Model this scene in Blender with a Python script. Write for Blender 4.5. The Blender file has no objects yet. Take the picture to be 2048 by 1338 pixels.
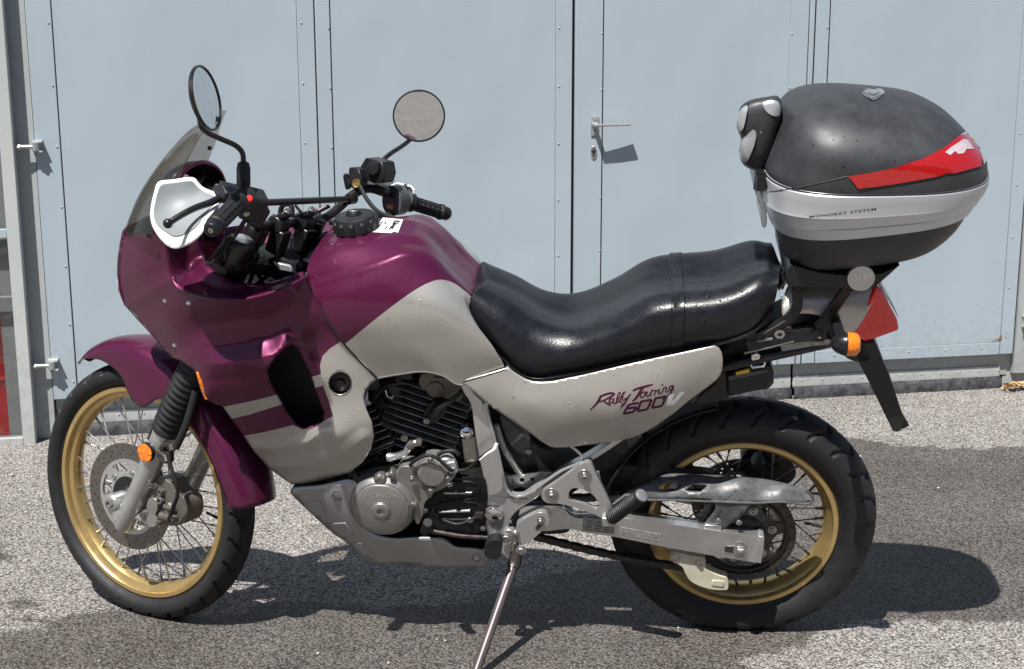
import bpy, bmesh, math, random
import numpy as np
from mathutils import Vector, Matrix, geometry
from mathutils.bvhtree import BVHTree
random.seed(7); rng = np.random.default_rng(7)
PI = math.pi; R = math.radians
S = bpy.context.scene
COL = S.collection

# ------------------------------------------------------------------ camera
F, PITCH, ROLL, CH = 2778.15, 0.209888, 0.002142, 1.46374
cam_d = bpy.data.cameras.new('camera'); cam = bpy.data.objects.new('camera', cam_d); COL.objects.link(cam)
_f = np.array([0, math.cos(PITCH), -math.sin(PITCH)]); _r = np.array([1., 0, 0]); _d = np.cross(_f, _r)
_c, _s = math.cos(ROLL), math.sin(ROLL)
RC = np.array([_c*_r+_s*_d, -_s*_r+_c*_d, _f])          # rows: right, down, forward
cam.matrix_world = Matrix(((RC[0][0], -RC[1][0], -RC[2][0], 0), (RC[0][1], -RC[1][1], -RC[2][1], 0),
                           (RC[0][2], -RC[1][2], -RC[2][2], CH), (0, 0, 0, 1)))
cam_d.sensor_width = 36.0; cam_d.lens = F/2048*36.0
cam_d.clip_start = 0.05; cam_d.clip_end = 2000
S.camera = cam

# ------------------------------------------------------------------ sky, sun, exposure
SUN = Vector((0.265, 0.505, -1.0)).normalized()            # the way the light travels
to_sun = -SUN
w = bpy.data.worlds.new('World'); S.world = w; w.use_nodes = True
nt = w.node_tree; nt.nodes.clear()
sky = nt.nodes.new('ShaderNodeTexSky'); sky.sky_type = 'NISHITA'; sky.sun_disc = False
sky.sun_elevation = math.asin(to_sun.z); sky.sun_rotation = math.atan2(to_sun.x, to_sun.y)
sky.air_density = 1.0; sky.dust_density = 0.6; sky.ozone_density = 1.0
bg = nt.nodes.new('ShaderNodeBackground'); bg.inputs['Strength'].default_value = 0.053
out = nt.nodes.new('ShaderNodeOutputWorld')
nt.links.new(sky.outputs[0], bg.inputs[0]); nt.links.new(bg.outputs[0], out.inputs[0])
sl = bpy.data.lights.new('sun', 'SUN'); sl.energy = 5.0; sl.angle = R(0.53); sl.color = (1.0, 0.965, 0.92)
so = bpy.data.objects.new('sun', sl); COL.objects.link(so); so.location = (-3, -4, 9)
so.rotation_euler = SUN.to_track_quat('-Z', 'Y').to_euler()
vs = S.view_settings; vs.view_transform = 'Standard'; vs.look = 'None'; vs.exposure = 0.63; vs.gamma = 1.0
vs.use_curve_mapping = False
S.cycles.max_bounces = 10; S.cycles.transparent_max_bounces = 12

# ------------------------------------------------------------------ frames
def ray(px, py):
    return np.array([0, 0, CH]), np.array([(px-1024)/F, (py-669)/F, 1.0]) @ RC
# the motorcycle's own frame: x forward, y to its left, z up; it leans on its stand
PSI, LEAN, BX, BY = -0.087895, 0.222616, 0.570968, 3.330444
_fw = np.array([-math.cos(PSI), -math.sin(PSI), 0]); _lf = np.array([math.sin(PSI), -math.cos(PSI), 0]); _up = np.array([0, 0, 1.])
BM = np.stack([_fw, math.cos(LEAN)*_lf-math.sin(LEAN)*_up, math.cos(LEAN)*_up+math.sin(LEAN)*_lf], 1)
BT = np.array([BX, BY, 0.])
WB, FZ, RZ, RAKE, STEER = 1.5193, 0.3327, 0.315, R(28), -0.496974
SA = Vector((-math.sin(RAKE), 0, math.cos(RAKE)))
SO = Vector((WB+.108, 0, 0))
STM = Matrix.Translation(SO) @ Matrix.Rotation(STEER, 4, SA) @ Matrix.Translation(-SO)
STI = np.array(STM.inverted()); 
def V(px, py, y):
    """the point of the bike's lengthwise plane y that the camera sees at photo pixel px, py"""
    o, d = ray(px, py); o = BM.T @ (o-BT); d = BM.T @ d
    return Vector(o+d*((y-o[1])/d[1]))
def VS(px, py, y):
    """same for the steered parts, in the frame before steering"""
    o, d = ray(px, py); o = BM.T @ (o-BT); d = BM.T @ d
    o2 = STI[:3, :3] @ o+STI[:3, 3]; d2 = STI[:3, :3] @ d
    return Vector(o2+d2*((y-o2[1])/d2[1]))
def proj(p):
    q = (BM @ np.array(p)+BT-np.array([0, 0, CH])) @ RC.T
    return 1024+F*q[0]/q[2], 669+F*q[1]/q[2]
def ground_pt(px, py):
    o, d = ray(px, py); return o+d*(-o[2]/d[2])
def w2b(p): return Vector(BM.T @ (np.array(p)-BT))
# wall frame: x along the gate, y away from the camera, z up
WD, WT = 5.343106, 0.190154
_wn = np.array([-math.sin(WT), math.cos(WT), 0]); _wu = np.array([math.cos(WT), math.sin(WT), 0])
def W(px, py, dep=0.0):
    o, d = ray(px, py); P0 = np.array([0, WD, 0])
    t = (_wn @ (P0-o)+dep)/(_wn @ d); q = o+d*t-P0
    return Vector((q @ _wu, q @ _wn, q[2]))

# ------------------------------------------------------------------ materials
MATS = {}
def mat(name, col, rough=.5, metal=0.0, coat=0.0, coat_r=.03, spec=.5, trans=0.0, ior=1.45, alpha=1.0, emit=None,
        grain=None, bump=None, drops=0.0, sheen=0.0, speck=None):
    m = bpy.data.materials.new(name); m.use_nodes = True; t = m.node_tree; b = t.nodes['Principled BSDF']; I = b.inputs
    N, L = t.nodes.new, t.links.new
    I['Base Color'].default_value = (*col, 1); I['Roughness'].default_value = rough; I['Metallic'].default_value = metal
    I['Coat Weight'].default_value = coat; I['Coat Roughness'].default_value = coat_r
    I['Specular IOR Level'].default_value = spec; I['Transmission Weight'].default_value = trans; I['IOR'].default_value = ior
    I['Alpha'].default_value = alpha
    if emit: I['Emission Color'].default_value = (*emit[0], 1); I['Emission Strength'].default_value = emit[1]
    tc = N('ShaderNodeTexCoord')
    if grain:   # (scale, amount of colour variation, roughness variation)
        n = N('ShaderNodeTexNoise'); n.inputs['Scale'].default_value = grain[0]; n.inputs['Detail'].default_value = 6
        n.inputs['Roughness'].default_value = .65
        L(tc.outputs['Object'], n.inputs['Vector'])
        mx = N('ShaderNodeMix'); mx.data_type = 'RGBA'; mx.blend_type = 'MULTIPLY'; mx.inputs[0].default_value = 1
        mr = N('ShaderNodeMapRange'); mr.inputs[1].default_value = .3; mr.inputs[2].default_value = .7
        mr.inputs[3].default_value = 1-grain[1]; mr.inputs[4].default_value = 1+grain[1]*.6
        L(n.outputs[0], mr.inputs[0]); mx.inputs[6].default_value = (*col, 1); L(mr.outputs[0], mx.inputs[7])
        L(mx.outputs[2], I['Base Color'])
        if len(grain) > 2:
            m2 = N('ShaderNodeMapRange'); m2.inputs[1].default_value = .3; m2.inputs[2].default_value = .7
            m2.inputs[3].default_value = rough-grain[2]; m2.inputs[4].default_value = rough+grain[2]
            L(n.outputs[0], m2.inputs[0]); L(m2.outputs[0], I['Roughness'])
    last = None
    def add_bump(h, strength, dist):
        nonlocal last
        bp = N('ShaderNodeBump'); bp.inputs['Strength'].default_value = strength; bp.inputs['Distance'].default_value = dist
        L(h, bp.inputs['Height'])
        if last is not None: L(last, bp.inputs['Normal'])
        last = bp.outputs[0]
    if bump:    # (scale, strength, distance[, kind])
        if len(bump) > 3:
            n = N('ShaderNodeTexVoronoi'); n.inputs['Scale'].default_value = bump[0]; n.feature = 'SMOOTH_F1'
        else:
            n = N('ShaderNodeTexNoise'); n.inputs['Scale'].default_value = bump[0]; n.inputs['Detail'].default_value = 4
        L(tc.outputs['Object'], n.inputs['Vector']); add_bump(n.outputs[0], bump[1], bump[2])
    if drops:   # rain drops: small domes of random size, most cells empty
        v = N('ShaderNodeTexVoronoi'); v.inputs['Scale'].default_value = 70; v.inputs['Randomness'].default_value = 1
        L(tc.outputs['Object'], v.inputs['Vector'])
        sp = N('ShaderNodeSeparateColor'); L(v.outputs['Color'], sp.inputs[0])
        rad = N('ShaderNodeMapRange'); rad.inputs[1].default_value = 1-drops; rad.inputs[2].default_value = 1
        rad.inputs[3].default_value = 0.0; rad.inputs[4].default_value = 0.19
        L(sp.outputs[0], rad.inputs[0])
        su = N('ShaderNodeMath'); su.operation = 'SUBTRACT'; L(rad.outputs[0], su.inputs[0]); L(v.outputs['Distance'], su.inputs[1])
        cl = N('ShaderNodeMath'); cl.operation = 'MAXIMUM'; cl.inputs[1].default_value = 0; L(su.outputs[0], cl.inputs[0])
        sq = N('ShaderNodeMath'); sq.operation = 'POWER'; sq.inputs[1].default_value = .5; L(cl.outputs[0], sq.inputs[0])
        add_bump(sq.outputs[0], .9, .004)
    if last is not None:
        L(last, I['Normal'])
        if drops and coat: L(last, I['Coat Normal'])
    MATS[name] = m; return m

BURG = (0.096, 0.0105, 0.047); SILV = (0.475, 0.46, 0.42)
mat('burgundy_paint', BURG, .36, .38, .5, .03, spec=.25, grain=(900, .22), drops=.35)
mat('silver_paint', SILV, .34, .55, .4, .08, grain=(900, .12), drops=.35)
mat('black_plastic', (.016, .016, .018), .45, grain=(60, .25, .12), bump=(500, .12, .001))
mat('satin_black', (.012, .012, .013), .32, grain=(40, .3, .1))
mat('grey_plastic', (.085, .088, .09), .42, grain=(50, .35, .12), bump=(300, .1, .001), drops=.9)
mat('rubber', (.012, .012, .013), .6, grain=(30, .3, .1))
mat('tyre_rubber', (.0125, .0125, .0135), .62, grain=(35, .35, .1), bump=(220, .15, .0008))
mat('seat_vinyl', (.009, .010, .013), .34, grain=(25, .25, .08), bump=(260, .28, .0012, 'v'), drops=.8)
mat('case_plastic', (.036, .038, .042), .44, grain=(18, .3, .1), bump=(700, .2, .0006), drops=.16)
mat('case_silver', (.54, .56, .58), .30, .5, grain=(8, .05))
mat('aluminium', (.52, .52, .51), .36, .75, grain=(25, .12, .1), bump=(300, .05, .0006))
mat('brushed_aluminium', (.70, .70, .70), .26, .88, grain=(12, .1, .1))
mat('cast_metal', (.30, .29, .275), .40, .65, grain=(18, .18, .1), bump=(450, .15, .0006))
mat('frame_silver', (.55, .55, .545), .27, .7, .3, .1, grain=(10, .06))
mat('skid_silver', (.40, .40, .40), .38, .6, grain=(12, .1, .08), drops=.3)
mat('chrome', (.75, .75, .76), .08, 1.0)
mat('steel', (.42, .41, .40), .32, .9, grain=(40, .15, .1))
mat('dark_steel', (.10, .09, .085), .42, .8, grain=(60, .35, .1))
mat('chain_steel', (.07, .066, .062), .42, .7, grain=(80, .4, .1))
mat('disc_steel', (.20, .18, .165), .38, .85, grain=(90, .15, .08))
mat('gold', (.56, .40, .17), .33, .75, grain=(14, .12, .08))
mat('engine_black', (.012, .012, .012), .40, .2, grain=(40, .4, .12), bump=(300, .12, .001))
mat('fin_edge', (.36, .35, .34), .33, .75, grain=(50, .3, .1))
mat('caliper_paint', (.15, .135, .12), .45, .5, grain=(40, .25, .1))
mat('cream_plastic', (.58, .55, .42), .5, grain=(25, .2, .1))
mat('white_plastic', (.80, .80, .78), .35, grain=(15, .04))
mat('guard_inner', (.24, .26, .27), .5, grain=(6, .15))
mat('white_print', (.82, .82, .80), .45)
mat('black_print', (.02, .02, .02), .5)
mat('burgundy_print', (.055, .008, .024), .4)
mat('pink_print', (.62, .47, .50), .4)
mat('grey_print', (.10, .10, .11), .45)
mat('orange_lens', (.75, .19, .012), .18, 0, .6, .02, bump=(160, .5, .003, 'v'))
mat('lamp_red', (.80, .016, .014), .12, 0, 1.0, .02, bump=(120, .5, .003, 'v'))
mat('red_lens', (.36, .008, .008), .12, 0, 1.0, .02, bump=(140, .35, .002, 'v'))
mat('clear_lens', (.48, .40, .42), .14, 0, .8, .02, bump=(160, .5, .002, 'v'))
mat('red_switch', (.70, .03, .03), .35)
mat('orange_print', (.75, .28, .12), .4)
mat('yellow_plastic', (.70, .45, .03), .45)
mat('mirror_glass', (.72, .74, .75), .045, 1.0)
mat('headlight_glass', (.55, .57, .58), .05, .3, 1.0, .02)
mat('sticker_grey', (.33, .32, .30), .4, .3, grain=(120, .5))
mat('stand_paint', (.13, .105, .11), .38, .5, grain=(30, .2))
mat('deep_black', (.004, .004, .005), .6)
mat('radiator', (.03, .03, .03), .5, .3)
# smoked windscreen: thin tinted sheet
m = mat('smoked_screen', (.21, .19, .165), .04, coat=0)
t = m.node_tree; b = t.nodes['Principled BSDF']
gl = t.nodes.new('ShaderNodeBsdfGlossy'); gl.inputs['Roughness'].default_value = .03
tr = t.nodes.new('ShaderNodeBsdfTransparent'); tr.inputs[0].default_value = (.79, .765, .73, 1)
lw = t.nodes.new('ShaderNodeLayerWeight'); lw.inputs[0].default_value = .5
pw = t.nodes.new('ShaderNodeMath'); pw.operation = 'POWER'; pw.inputs[1].default_value = 4.0; t.links.new(lw.outputs['Facing'], pw.inputs[0])
fr = t.nodes.new('ShaderNodeMath'); fr.operation = 'MULTIPLY_ADD'; fr.inputs[1].default_value = .6; fr.inputs[2].default_value = .025; t.links.new(pw.outputs[0], fr.inputs[0])
mx = t.nodes.new('ShaderNodeMixShader'); t.links.new(fr.outputs[0], mx.inputs[0]); t.links.new(tr.outputs[0], mx.inputs[1]); t.links.new(gl.outputs[0], mx.inputs[2])
df = t.nodes.new('ShaderNodeBsdfDiffuse'); df.inputs[0].default_value = (.16, .145, .125, 1)
mx2 = t.nodes.new('ShaderNodeMixShader'); mx2.inputs[0].default_value = .07; t.links.new(mx.outputs[0], mx2.inputs[1]); t.links.new(df.outputs[0], mx2.inputs[2])
t.links.new(mx2.outputs[0], t.nodes['Material Output'].inputs[0])
def paint_two(name):
    """burgundy above, silver where the vertex attribute 'silver' is positive: one paint job, crisp edge"""
    m = bpy.data.materials.new(name); m.use_nodes = True; t = m.node_tree; N, L = t.nodes.new, t.links.new
    b = t.nodes['Principled BSDF']; I = b.inputs
    at = N('ShaderNodeAttribute'); at.attribute_name = 'silver'
    gt = N('ShaderNodeMath'); gt.operation = 'GREATER_THAN'; gt.inputs[1].default_value = 0; L(at.outputs['Fac'], gt.inputs[0])
    tc = N('ShaderNodeTexCoord'); n = N('ShaderNodeTexNoise'); n.inputs['Scale'].default_value = 900; L(tc.outputs['Object'], n.inputs['Vector'])
    mr = N('ShaderNodeMapRange'); mr.inputs[1].default_value = .3; mr.inputs[2].default_value = .7; mr.inputs[3].default_value = .82; mr.inputs[4].default_value = 1.12
    L(n.outputs[0], mr.inputs[0])
    mx = N('ShaderNodeMix'); mx.data_type = 'RGBA'; mx.inputs[6].default_value = (*BURG, 1); mx.inputs[7].default_value = (*SILV, 1); L(gt.outputs[0], mx.inputs[0])
    mu = N('ShaderNodeMix'); mu.data_type = 'RGBA'; mu.blend_type = 'MULTIPLY'; mu.inputs[0].default_value = 1; L(mx.outputs[2], mu.inputs[6]); L(mr.outputs[0], mu.inputs[7])
    L(mu.outputs[2], I['Base Color'])
    for nm, a, c in (('Metallic', .38, .55), ('Roughness', .36, .34), ('Coat Weight', .5, .4), ('Specular IOR Level', .25, .5), ('Coat Roughness', .03, .08)):
        q = N('ShaderNodeMapRange'); q.inputs[3].default_value = a; q.inputs[4].default_value = c; L(gt.outputs[0], q.inputs[0]); L(q.outputs[0], I[nm])
    src = MATS['burgundy_paint'].node_tree
    # the same rain drops
    v = N('ShaderNodeTexVoronoi'); v.inputs['Scale'].default_value = 70; L(tc.outputs['Object'], v.inputs['Vector'])
    sp = N('ShaderNodeSeparateColor'); L(v.outputs['Color'], sp.inputs[0])
    rad = N('ShaderNodeMapRange'); rad.inputs[1].default_value = .65; rad.inputs[2].default_value = 1; rad.inputs[3].default_value = 0; rad.inputs[4].default_value = .19; L(sp.outputs[0], rad.inputs[0])
    su = N('ShaderNodeMath'); su.operation = 'SUBTRACT'; L(rad.outputs[0], su.inputs[0]); L(v.outputs['Distance'], su.inputs[1])
    cl = N('ShaderNodeMath'); cl.operation = 'MAXIMUM'; cl.inputs[1].default_value = 0; L(su.outputs[0], cl.inputs[0])
    sq = N('ShaderNodeMath'); sq.operation = 'POWER'; sq.inputs[1].default_value = .5; L(cl.outputs[0], sq.inputs[0])
    bp = N('ShaderNodeBump'); bp.inputs['Strength'].default_value = .9; bp.inputs['Distance'].default_value = .004
    L(sq.outputs[0], bp.inputs['Height']); L(bp.outputs[0], I['Normal']); L(bp.outputs[0], I['Coat Normal'])
    MATS[name] = m; return m
paint_two('two_tone_paint')

# ------------------------------------------------------------------ mesh helpers
def sharpen(me, ang=38):
    me.shade_smooth()
    try: me.set_sharp_from_angle(angle=R(ang))
    except Exception: pass
def link(name, me, parent=None, label=None, stuff=False):
    o = bpy.data.objects.new(name, me); COL.objects.link(o)
    if parent is not None: o.parent = parent
    if label: o['label'] = label
    if stuff: o['kind'] = 'stuff'
    return o
def thing(name, label, cat, loc=(0, 0, 0), group=None):
    o = bpy.data.objects.new(name, None); COL.objects.link(o); o.location = loc; o.empty_display_size = .2
    o['label'] = label; o['category'] = cat
    if group: o['group'] = group
    return o
def basis(ax):
    ax = Vector(ax).normalized(); h = Vector((0, 0, 1)) if abs(ax.z) < .9 else Vector((1, 0, 0))
    a = ax.cross(h).normalized(); return a, ax.cross(a).normalized(), ax
def crom(P, n, closed=False):
    """evenly spaced points along a Catmull-Rom curve through P (N x k); a doubled point is a corner"""
    P = [np.array(p, float) for p in P]
    if closed:
        k0 = next((i for i in range(len(P)) if np.allclose(P[i], P[(i+1) % len(P)])), None)
        if k0 is not None: P = P[k0+1:]+P[:k0+1]+[P[k0+1]] if k0+1 < len(P) else P+[P[0]]
    segs = [[P[0]]]
    for a, b in zip(P, P[1:]):
        if np.allclose(a, b): segs.append([a])
        else: segs[-1].append(b)
    if closed and k0 is None: segs[0].append(P[0])
    dense = []
    for sg in segs:
        if len(sg) < 2: continue
        sg = np.array(sg); m = len(sg)
        if closed and k0 is None: ext = np.vstack([sg[-2], sg, sg[1]])
        else: ext = np.vstack([2*sg[0]-sg[1], sg, 2*sg[-1]-sg[-2]])
        for i in range(m-1):
            p0, p1, p2, p3 = ext[i:i+4]
            d1 = max(np.linalg.norm(p1-p0), 1e-9)**.5; d2 = max(np.linalg.norm(p2-p1), 1e-9)**.5; d3 = max(np.linalg.norm(p3-p2), 1e-9)**.5
            m1 = (p1-p0)/d1-(p2-p0)/(d1+d2)+(p2-p1)/d2; m2 = (p2-p1)/d2-(p3-p1)/(d2+d3)+(p3-p2)/d3
            m1 *= d2; m2 *= d2
            for u in np.linspace(0, 1, 13)[:-1]:
                dense.append((2*u**3-3*u*u+1)*p1+(u**3-2*u*u+u)*m1+(-2*u**3+3*u*u)*p2+(u**3-u*u)*m2)
        last = sg[-1]
    dense.append(last); D = np.array(dense)
    s = np.r_[0, np.cumsum(np.linalg.norm(np.diff(D, axis=0), axis=1))]
    k = np.linspace(0, s[-1], n+1)[:-1] if closed else np.linspace(0, s[-1], n)
    return np.stack([np.interp(k, s, D[:, j]) for j in range(D.shape[1])], 1)
def pins(pt, poly):
    x, y = pt; c = False; n = len(poly); j = n-1
    for i in range(n):
        xi, yi = poly[i][0], poly[i][1]; xj, yj = poly[j][0], poly[j][1]
        if (yi > y) != (yj > y) and x < (xj-xi)*(y-yi)/(yj-yi)+xi: c = not c
        j = i
    return c
def sdist(pts, poly):
    pts = np.asarray(pts, float)[:, :2]; P = np.asarray(poly, float)[:, :2]; Q = np.roll(P, -1, 0)
    best = np.full(len(pts), 1e9); ins = np.zeros(len(pts), bool)
    for a, b in zip(P, Q):
        ab = b-a; L2 = ab @ ab+1e-12; t = np.clip(((pts-a) @ ab)/L2, 0, 1)
        best = np.minimum(best, np.linalg.norm(pts-(a+t[:, None]*ab), axis=1))
        cr = (a[1] > pts[:, 1]) != (b[1] > pts[:, 1])
        with np.errstate(divide='ignore', invalid='ignore'):
            xx = (b[0]-a[0])*(pts[:, 1]-a[1])/(b[1]-a[1]+1e-30)+a[0]
        ins ^= cr & (pts[:, 0] < xx)
    return np.where(ins, best, -best)

class MB:
    def __init__(s): s.v = []; s.f = []; s.m = []
    def add(s, V_, F_, mi=0):
        k = len(s.v); s.v += [tuple(p) for p in V_]; s.f += [tuple(i+k for i in f) for f in F_]; s.m += [mi]*len(F_); return s
    def box(s, c, sx, sy, sz, rot=None, mi=0):
        rot = rot or Matrix.Identity(3); c = Vector(c)
        vv = [c+rot @ Vector((a*sx/2, b*sy/2, d*sz/2)) for a in (-1, 1) for b in (-1, 1) for d in (-1, 1)]
        return s.add(vv, [(0, 1, 3, 2), (4, 6, 7, 5), (0, 4, 5, 1), (2, 3, 7, 6), (0, 2, 6, 4), (1, 5, 7, 3)], mi)
    def tube(s, path, r, n=12, smooth=0, mi=0, flat=None):
        if smooth: path = crom(path, smooth)
        P = [Vector(p) for p in path]; k = len(P)
        rr = [r]*k if np.isscalar(r) else (list(r) if len(r) == k else list(np.interp(np.linspace(0, 1, k), np.linspace(0, 1, len(r)), r)))
        vv = []; prev = None
        for i in range(k):
            tg = (P[min(i+1, k-1)]-P[max(i-1, 0)]).normalized()
            if prev is None: a, b, _ = basis(tg)
            else:
                a = prev-tg*prev.dot(tg); a = a.normalized() if a.length > 1e-6 else basis(tg)[0]; b = tg.cross(a)
            prev = a
            for j in range(n):
                q = 2*PI*j/n; vv.append(P[i]+(a*math.cos(q)+b*math.sin(q))*rr[i])
        ff = [(i*n+j, i*n+(j+1) % n, (i+1)*n+(j+1) % n, (i+1)*n+j) for i in range(k-1) for j in range(n)]
        ff += [tuple(range(n-1, -1, -1)), tuple((k-1)*n+j for j in range(n))]
        return s.add(vv, ff, mi)
    def lathe(s, o, ax, prof, n=24, closed=False, mi=0):
        """prof: (radius, height along ax)"""
        a, b, ax = basis(ax); o = Vector(o); k = len(prof)
        vv = [o+ax*h+(a*math.cos(2*PI*j/n)+b*math.sin(2*PI*j/n))*r for r, h in prof for j in range(n)]
        rng_ = range(k) if closed else range(k-1)
        ff = [(i*n+j, i*n+(j+1) % n, ((i+1) % k)*n+(j+1) % n, ((i+1) % k)*n+j) for i in rng_ for j in range(n)]
        if not closed: ff += [tuple(range(n-1, -1, -1)), tuple((k-1)*n+j for j in range(n))]
        return s.add(vv, ff, mi)
    def bolt(s, o, ax, r, h=.006, mi=0, washer=True):
        if washer: s.lathe(o, ax, [(r*1.5, 0), (r*1.5, h*.25), (r*1.4, h*.35)], 14, mi=mi)
        s.lathe(o, ax, [(r, 0), (r, h*.85), (r*.85, h), (r*.55, h), (r*.5, h*.55)], 6 if r > .006 else 10, mi=mi)
        return s
    def ball(s, o, r, n=14, sc=(1, 1, 1), mi=0):
        m = n//2; vv = []; o = Vector(o)
        for i in range(m+1):
            th = PI*i/m
            for j in range(n):
                ph = 2*PI*j/n; vv.append(o+Vector((r*sc[0]*math.sin(th)*math.cos(ph), r*sc[1]*math.sin(th)*math.sin(ph), r*sc[2]*math.cos(th))))
        ff = [(i*n+j, (i+1)*n+j, (i+1)*n+(j+1) % n, i*n+(j+1) % n) for i in range(m) for j in range(n)]
        return s.add(vv, ff, mi)
    def plate(s, front, off, holes=(), mi=0):
        """a flat or gently bent plate: outline points in 3D, extruded by the vector off, with real holes"""
        off = Vector(off); loops = [[Vector(p) for p in front]]+[[Vector(p) for p in h] for h in holes]
        tris = geometry.tessellate_polygon(loops); flat = [p for l in loops for p in l]; n = len(flat)
        vv = flat+[p+off for p in flat]; ff = []
        nrm = Vector((0, 0, 0))
        for t_ in tris: nrm += (flat[t_[1]]-flat[t_[0]]).cross(flat[t_[2]]-flat[t_[0]])
        flip = nrm.dot(off) > 0
        for a, b, c in tris:
            ff.append((c, b, a) if flip else (a, b, c)); ff.append((a+n, b+n, c+n) if flip else (c+n, b+n, a+n))
        k = 0
        for l in loops:
            m = len(l)
            for i in range(m): ff.append((k+i, k+(i+1) % m, k+(i+1) % m+n, k+i+n))
            k += m
        return s.add(vv, ff, mi)
    def grid(s, G, mi=0, wrap=False):
        G = np.asarray(G); a, b = G.shape[:2]; ff = []
        for i in range(a-1):
            for j in range(b if wrap else b-1):
                j2 = (j+1) % b; ff.append((i*b+j, i*b+j2, (i+1)*b+j2, (i+1)*b+j))
        return s.add(G.reshape(-1, 3), ff, mi)
    def xf(s, M):
        s.v = [tuple(M @ Vector(p)) for p in s.v]; return s
    def mirrored(s):
        o = MB(); o.v = [(x, -y, z) for x, y, z in s.v]; o.f = [tuple(reversed(f)) for f in s.f]; o.m = list(s.m); return o
    def join(s, o): return s.add(o.v, o.f)
    def build(s, name, mats, parent=None, bevel=0, solid=0, label=None, stuff=False, ang=38, sub=0, recalc=True, seg=2):
        me = bpy.data.meshes.new(name); me.from_pydata(s.v, [], s.f)
        mats = [mats] if isinstance(mats, str) else mats
        for q in mats: me.materials.append(MATS[q])
        if len(mats) > 1: me.polygons.foreach_set('material_index', s.m)
        bm = bmesh.new(); bm.from_mesh(me)
        if recalc: bmesh.ops.recalc_face_normals(bm, faces=bm.faces)
        bm.to_mesh(me); bm.free()
        sharpen(me, ang)
        o = link(name, me, parent, label, stuff)
        if solid:
            d = o.modifiers.new('thickness', 'SOLIDIFY'); d.thickness = abs(solid); d.offset = -1 if solid > 0 else 1; d.use_even_offset = False
        if bevel:
            d = o.modifiers.new('edge', 'BEVEL'); d.width = bevel; d.segments = seg; d.limit_method = 'ANGLE'; d.angle_limit = R(40); d.harden_normals = False
        if sub:
            d = o.modifiers.new('smooth', 'SUBSURF'); d.levels = sub; d.render_levels = sub
        return o

def vpts(pts, y, f=V): return [f(p[0], p[1], p[2] if len(p) > 2 else y) for p in pts]
def smooth_px(pts, n, closed=True): return [tuple(p) for p in crom(pts, n, closed)]
def surf(rows, nu, nv, mirror=False, f=V, closed_v=False):
    """interpolating surface through rows of (px, py, y) traced from front to rear; rows run from the lower left edge to the centre line"""
    A = []
    for r in rows:
        P = [tuple(p) if isinstance(p, Vector) else tuple(f(*p)) for p in r]
        A.append(crom(P, nu))
    A = np.array(A)                                  # rows x nu x 3
    if mirror:
        B = A[:-1][::-1].copy() if np.abs(A[-1][:, 1]).max() < 1e-3 else A[::-1].copy()
        B[:, :, 1] *= -1; A = np.concatenate([A, B])
    G = np.stack([crom(A[:, i], nv) for i in range(nu)], 0)     # nu x nv x 3
    return G
def pdist(x, y, poly):
    best = 1e9
    for (ax_, ay_), (bx_, by_) in zip(poly, poly[1:]):
        dx, dy = bx_-ax_, by_-ay_; t_ = min(1, max(0, ((x-ax_)*dx+(y-ay_)*dy)/(dx*dx+dy*dy+1e-9)))
        best = min(best, math.hypot(x-ax_-dx*t_, y-ay_-dy*t_))
    return best
def rbf(ctrl, creases=()):
    """thin-plate surface through control points, plus tent-shaped ridges: (polyline, height, half width)"""
    def tent(x, y): return sum(h_*max(0, 1-pdist(x, y, p_)/w_) for p_, h_, w_ in creases)
    C = np.array(ctrl, float); X = C[:, :2]/200.0; n = len(X); rhs = np.array([c_[2]-tent(c_[0], c_[1]) for c_ in C])
    d = np.linalg.norm(X[:, None]-X[None], axis=2); K = np.where(d > 0, d*d*np.log(d+1e-12), 0)
    P = np.c_[np.ones(n), X]; A = np.block([[K+4e-4*np.eye(n), P], [P.T, np.zeros((3, 3))]])
    sol = np.linalg.solve(A, np.r_[rhs, 0, 0, 0])
    def ev(px, py):
        x = np.array([px, py])/200.0; d = np.linalg.norm(X-x, axis=1); k = np.where(d > 0, d*d*np.log(d+1e-12), 0)
        return k @ sol[:n]+sol[n]+x @ sol[n+1:]+tent(px, py)
    return ev
def triang(outline, holes=(), lines=(), step=9):
    """triangles of a traced region: outline, holes and paint lines are kept as edges"""
    vv = []; ee = []
    def loop(P, closed=True):
        P = [np.array(p[:2], float) for p in P]; k = len(vv); q = []
        n = len(P)
        for i in range(n if closed else n-1):
            a, b = P[i], P[(i+1) % n]; m = max(1, int(round(np.linalg.norm(b-a)/step)))
            for j in range(m): q.append(a+(b-a)*j/m)
        if not closed: q.append(P[-1])
        vv.extend(q); ee.extend([(k+i, k+(i+1) % len(q)) for i in range(len(q) if closed else len(q)-1)])
    loop(outline)
    for h in holes: loop(h)
    for l in lines: loop(l, False)
    O = np.array([p[:2] for p in outline]); x0, y0 = O.min(0); x1, y1 = O.max(0)
    g = np.array([(x+(step*.5 if (j % 2) else 0), y) for j, y in enumerate(np.arange(y0+step*.5, y1, step*.87)) for x in np.arange(x0+step*.5, x1, step)])
    if len(g):
        sd = sdist(g, outline); ok = sd > step*.45
        for h in holes: ok &= sdist(g, h) < -step*.45
        vv.extend(list(g[ok]))
    r = geometry.delaunay_2d_cdt([Vector(p) for p in vv], ee, [], 0, 1e-4)
    nv = [tuple(p) for p in r[0]]; tri = []
    for t_ in r[2]:
        c = np.mean([nv[i] for i in t_], 0)
        if pins(c, outline) and not any(pins(c, h) for h in holes): tri.append(tuple(t_))
    return nv, tri
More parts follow.
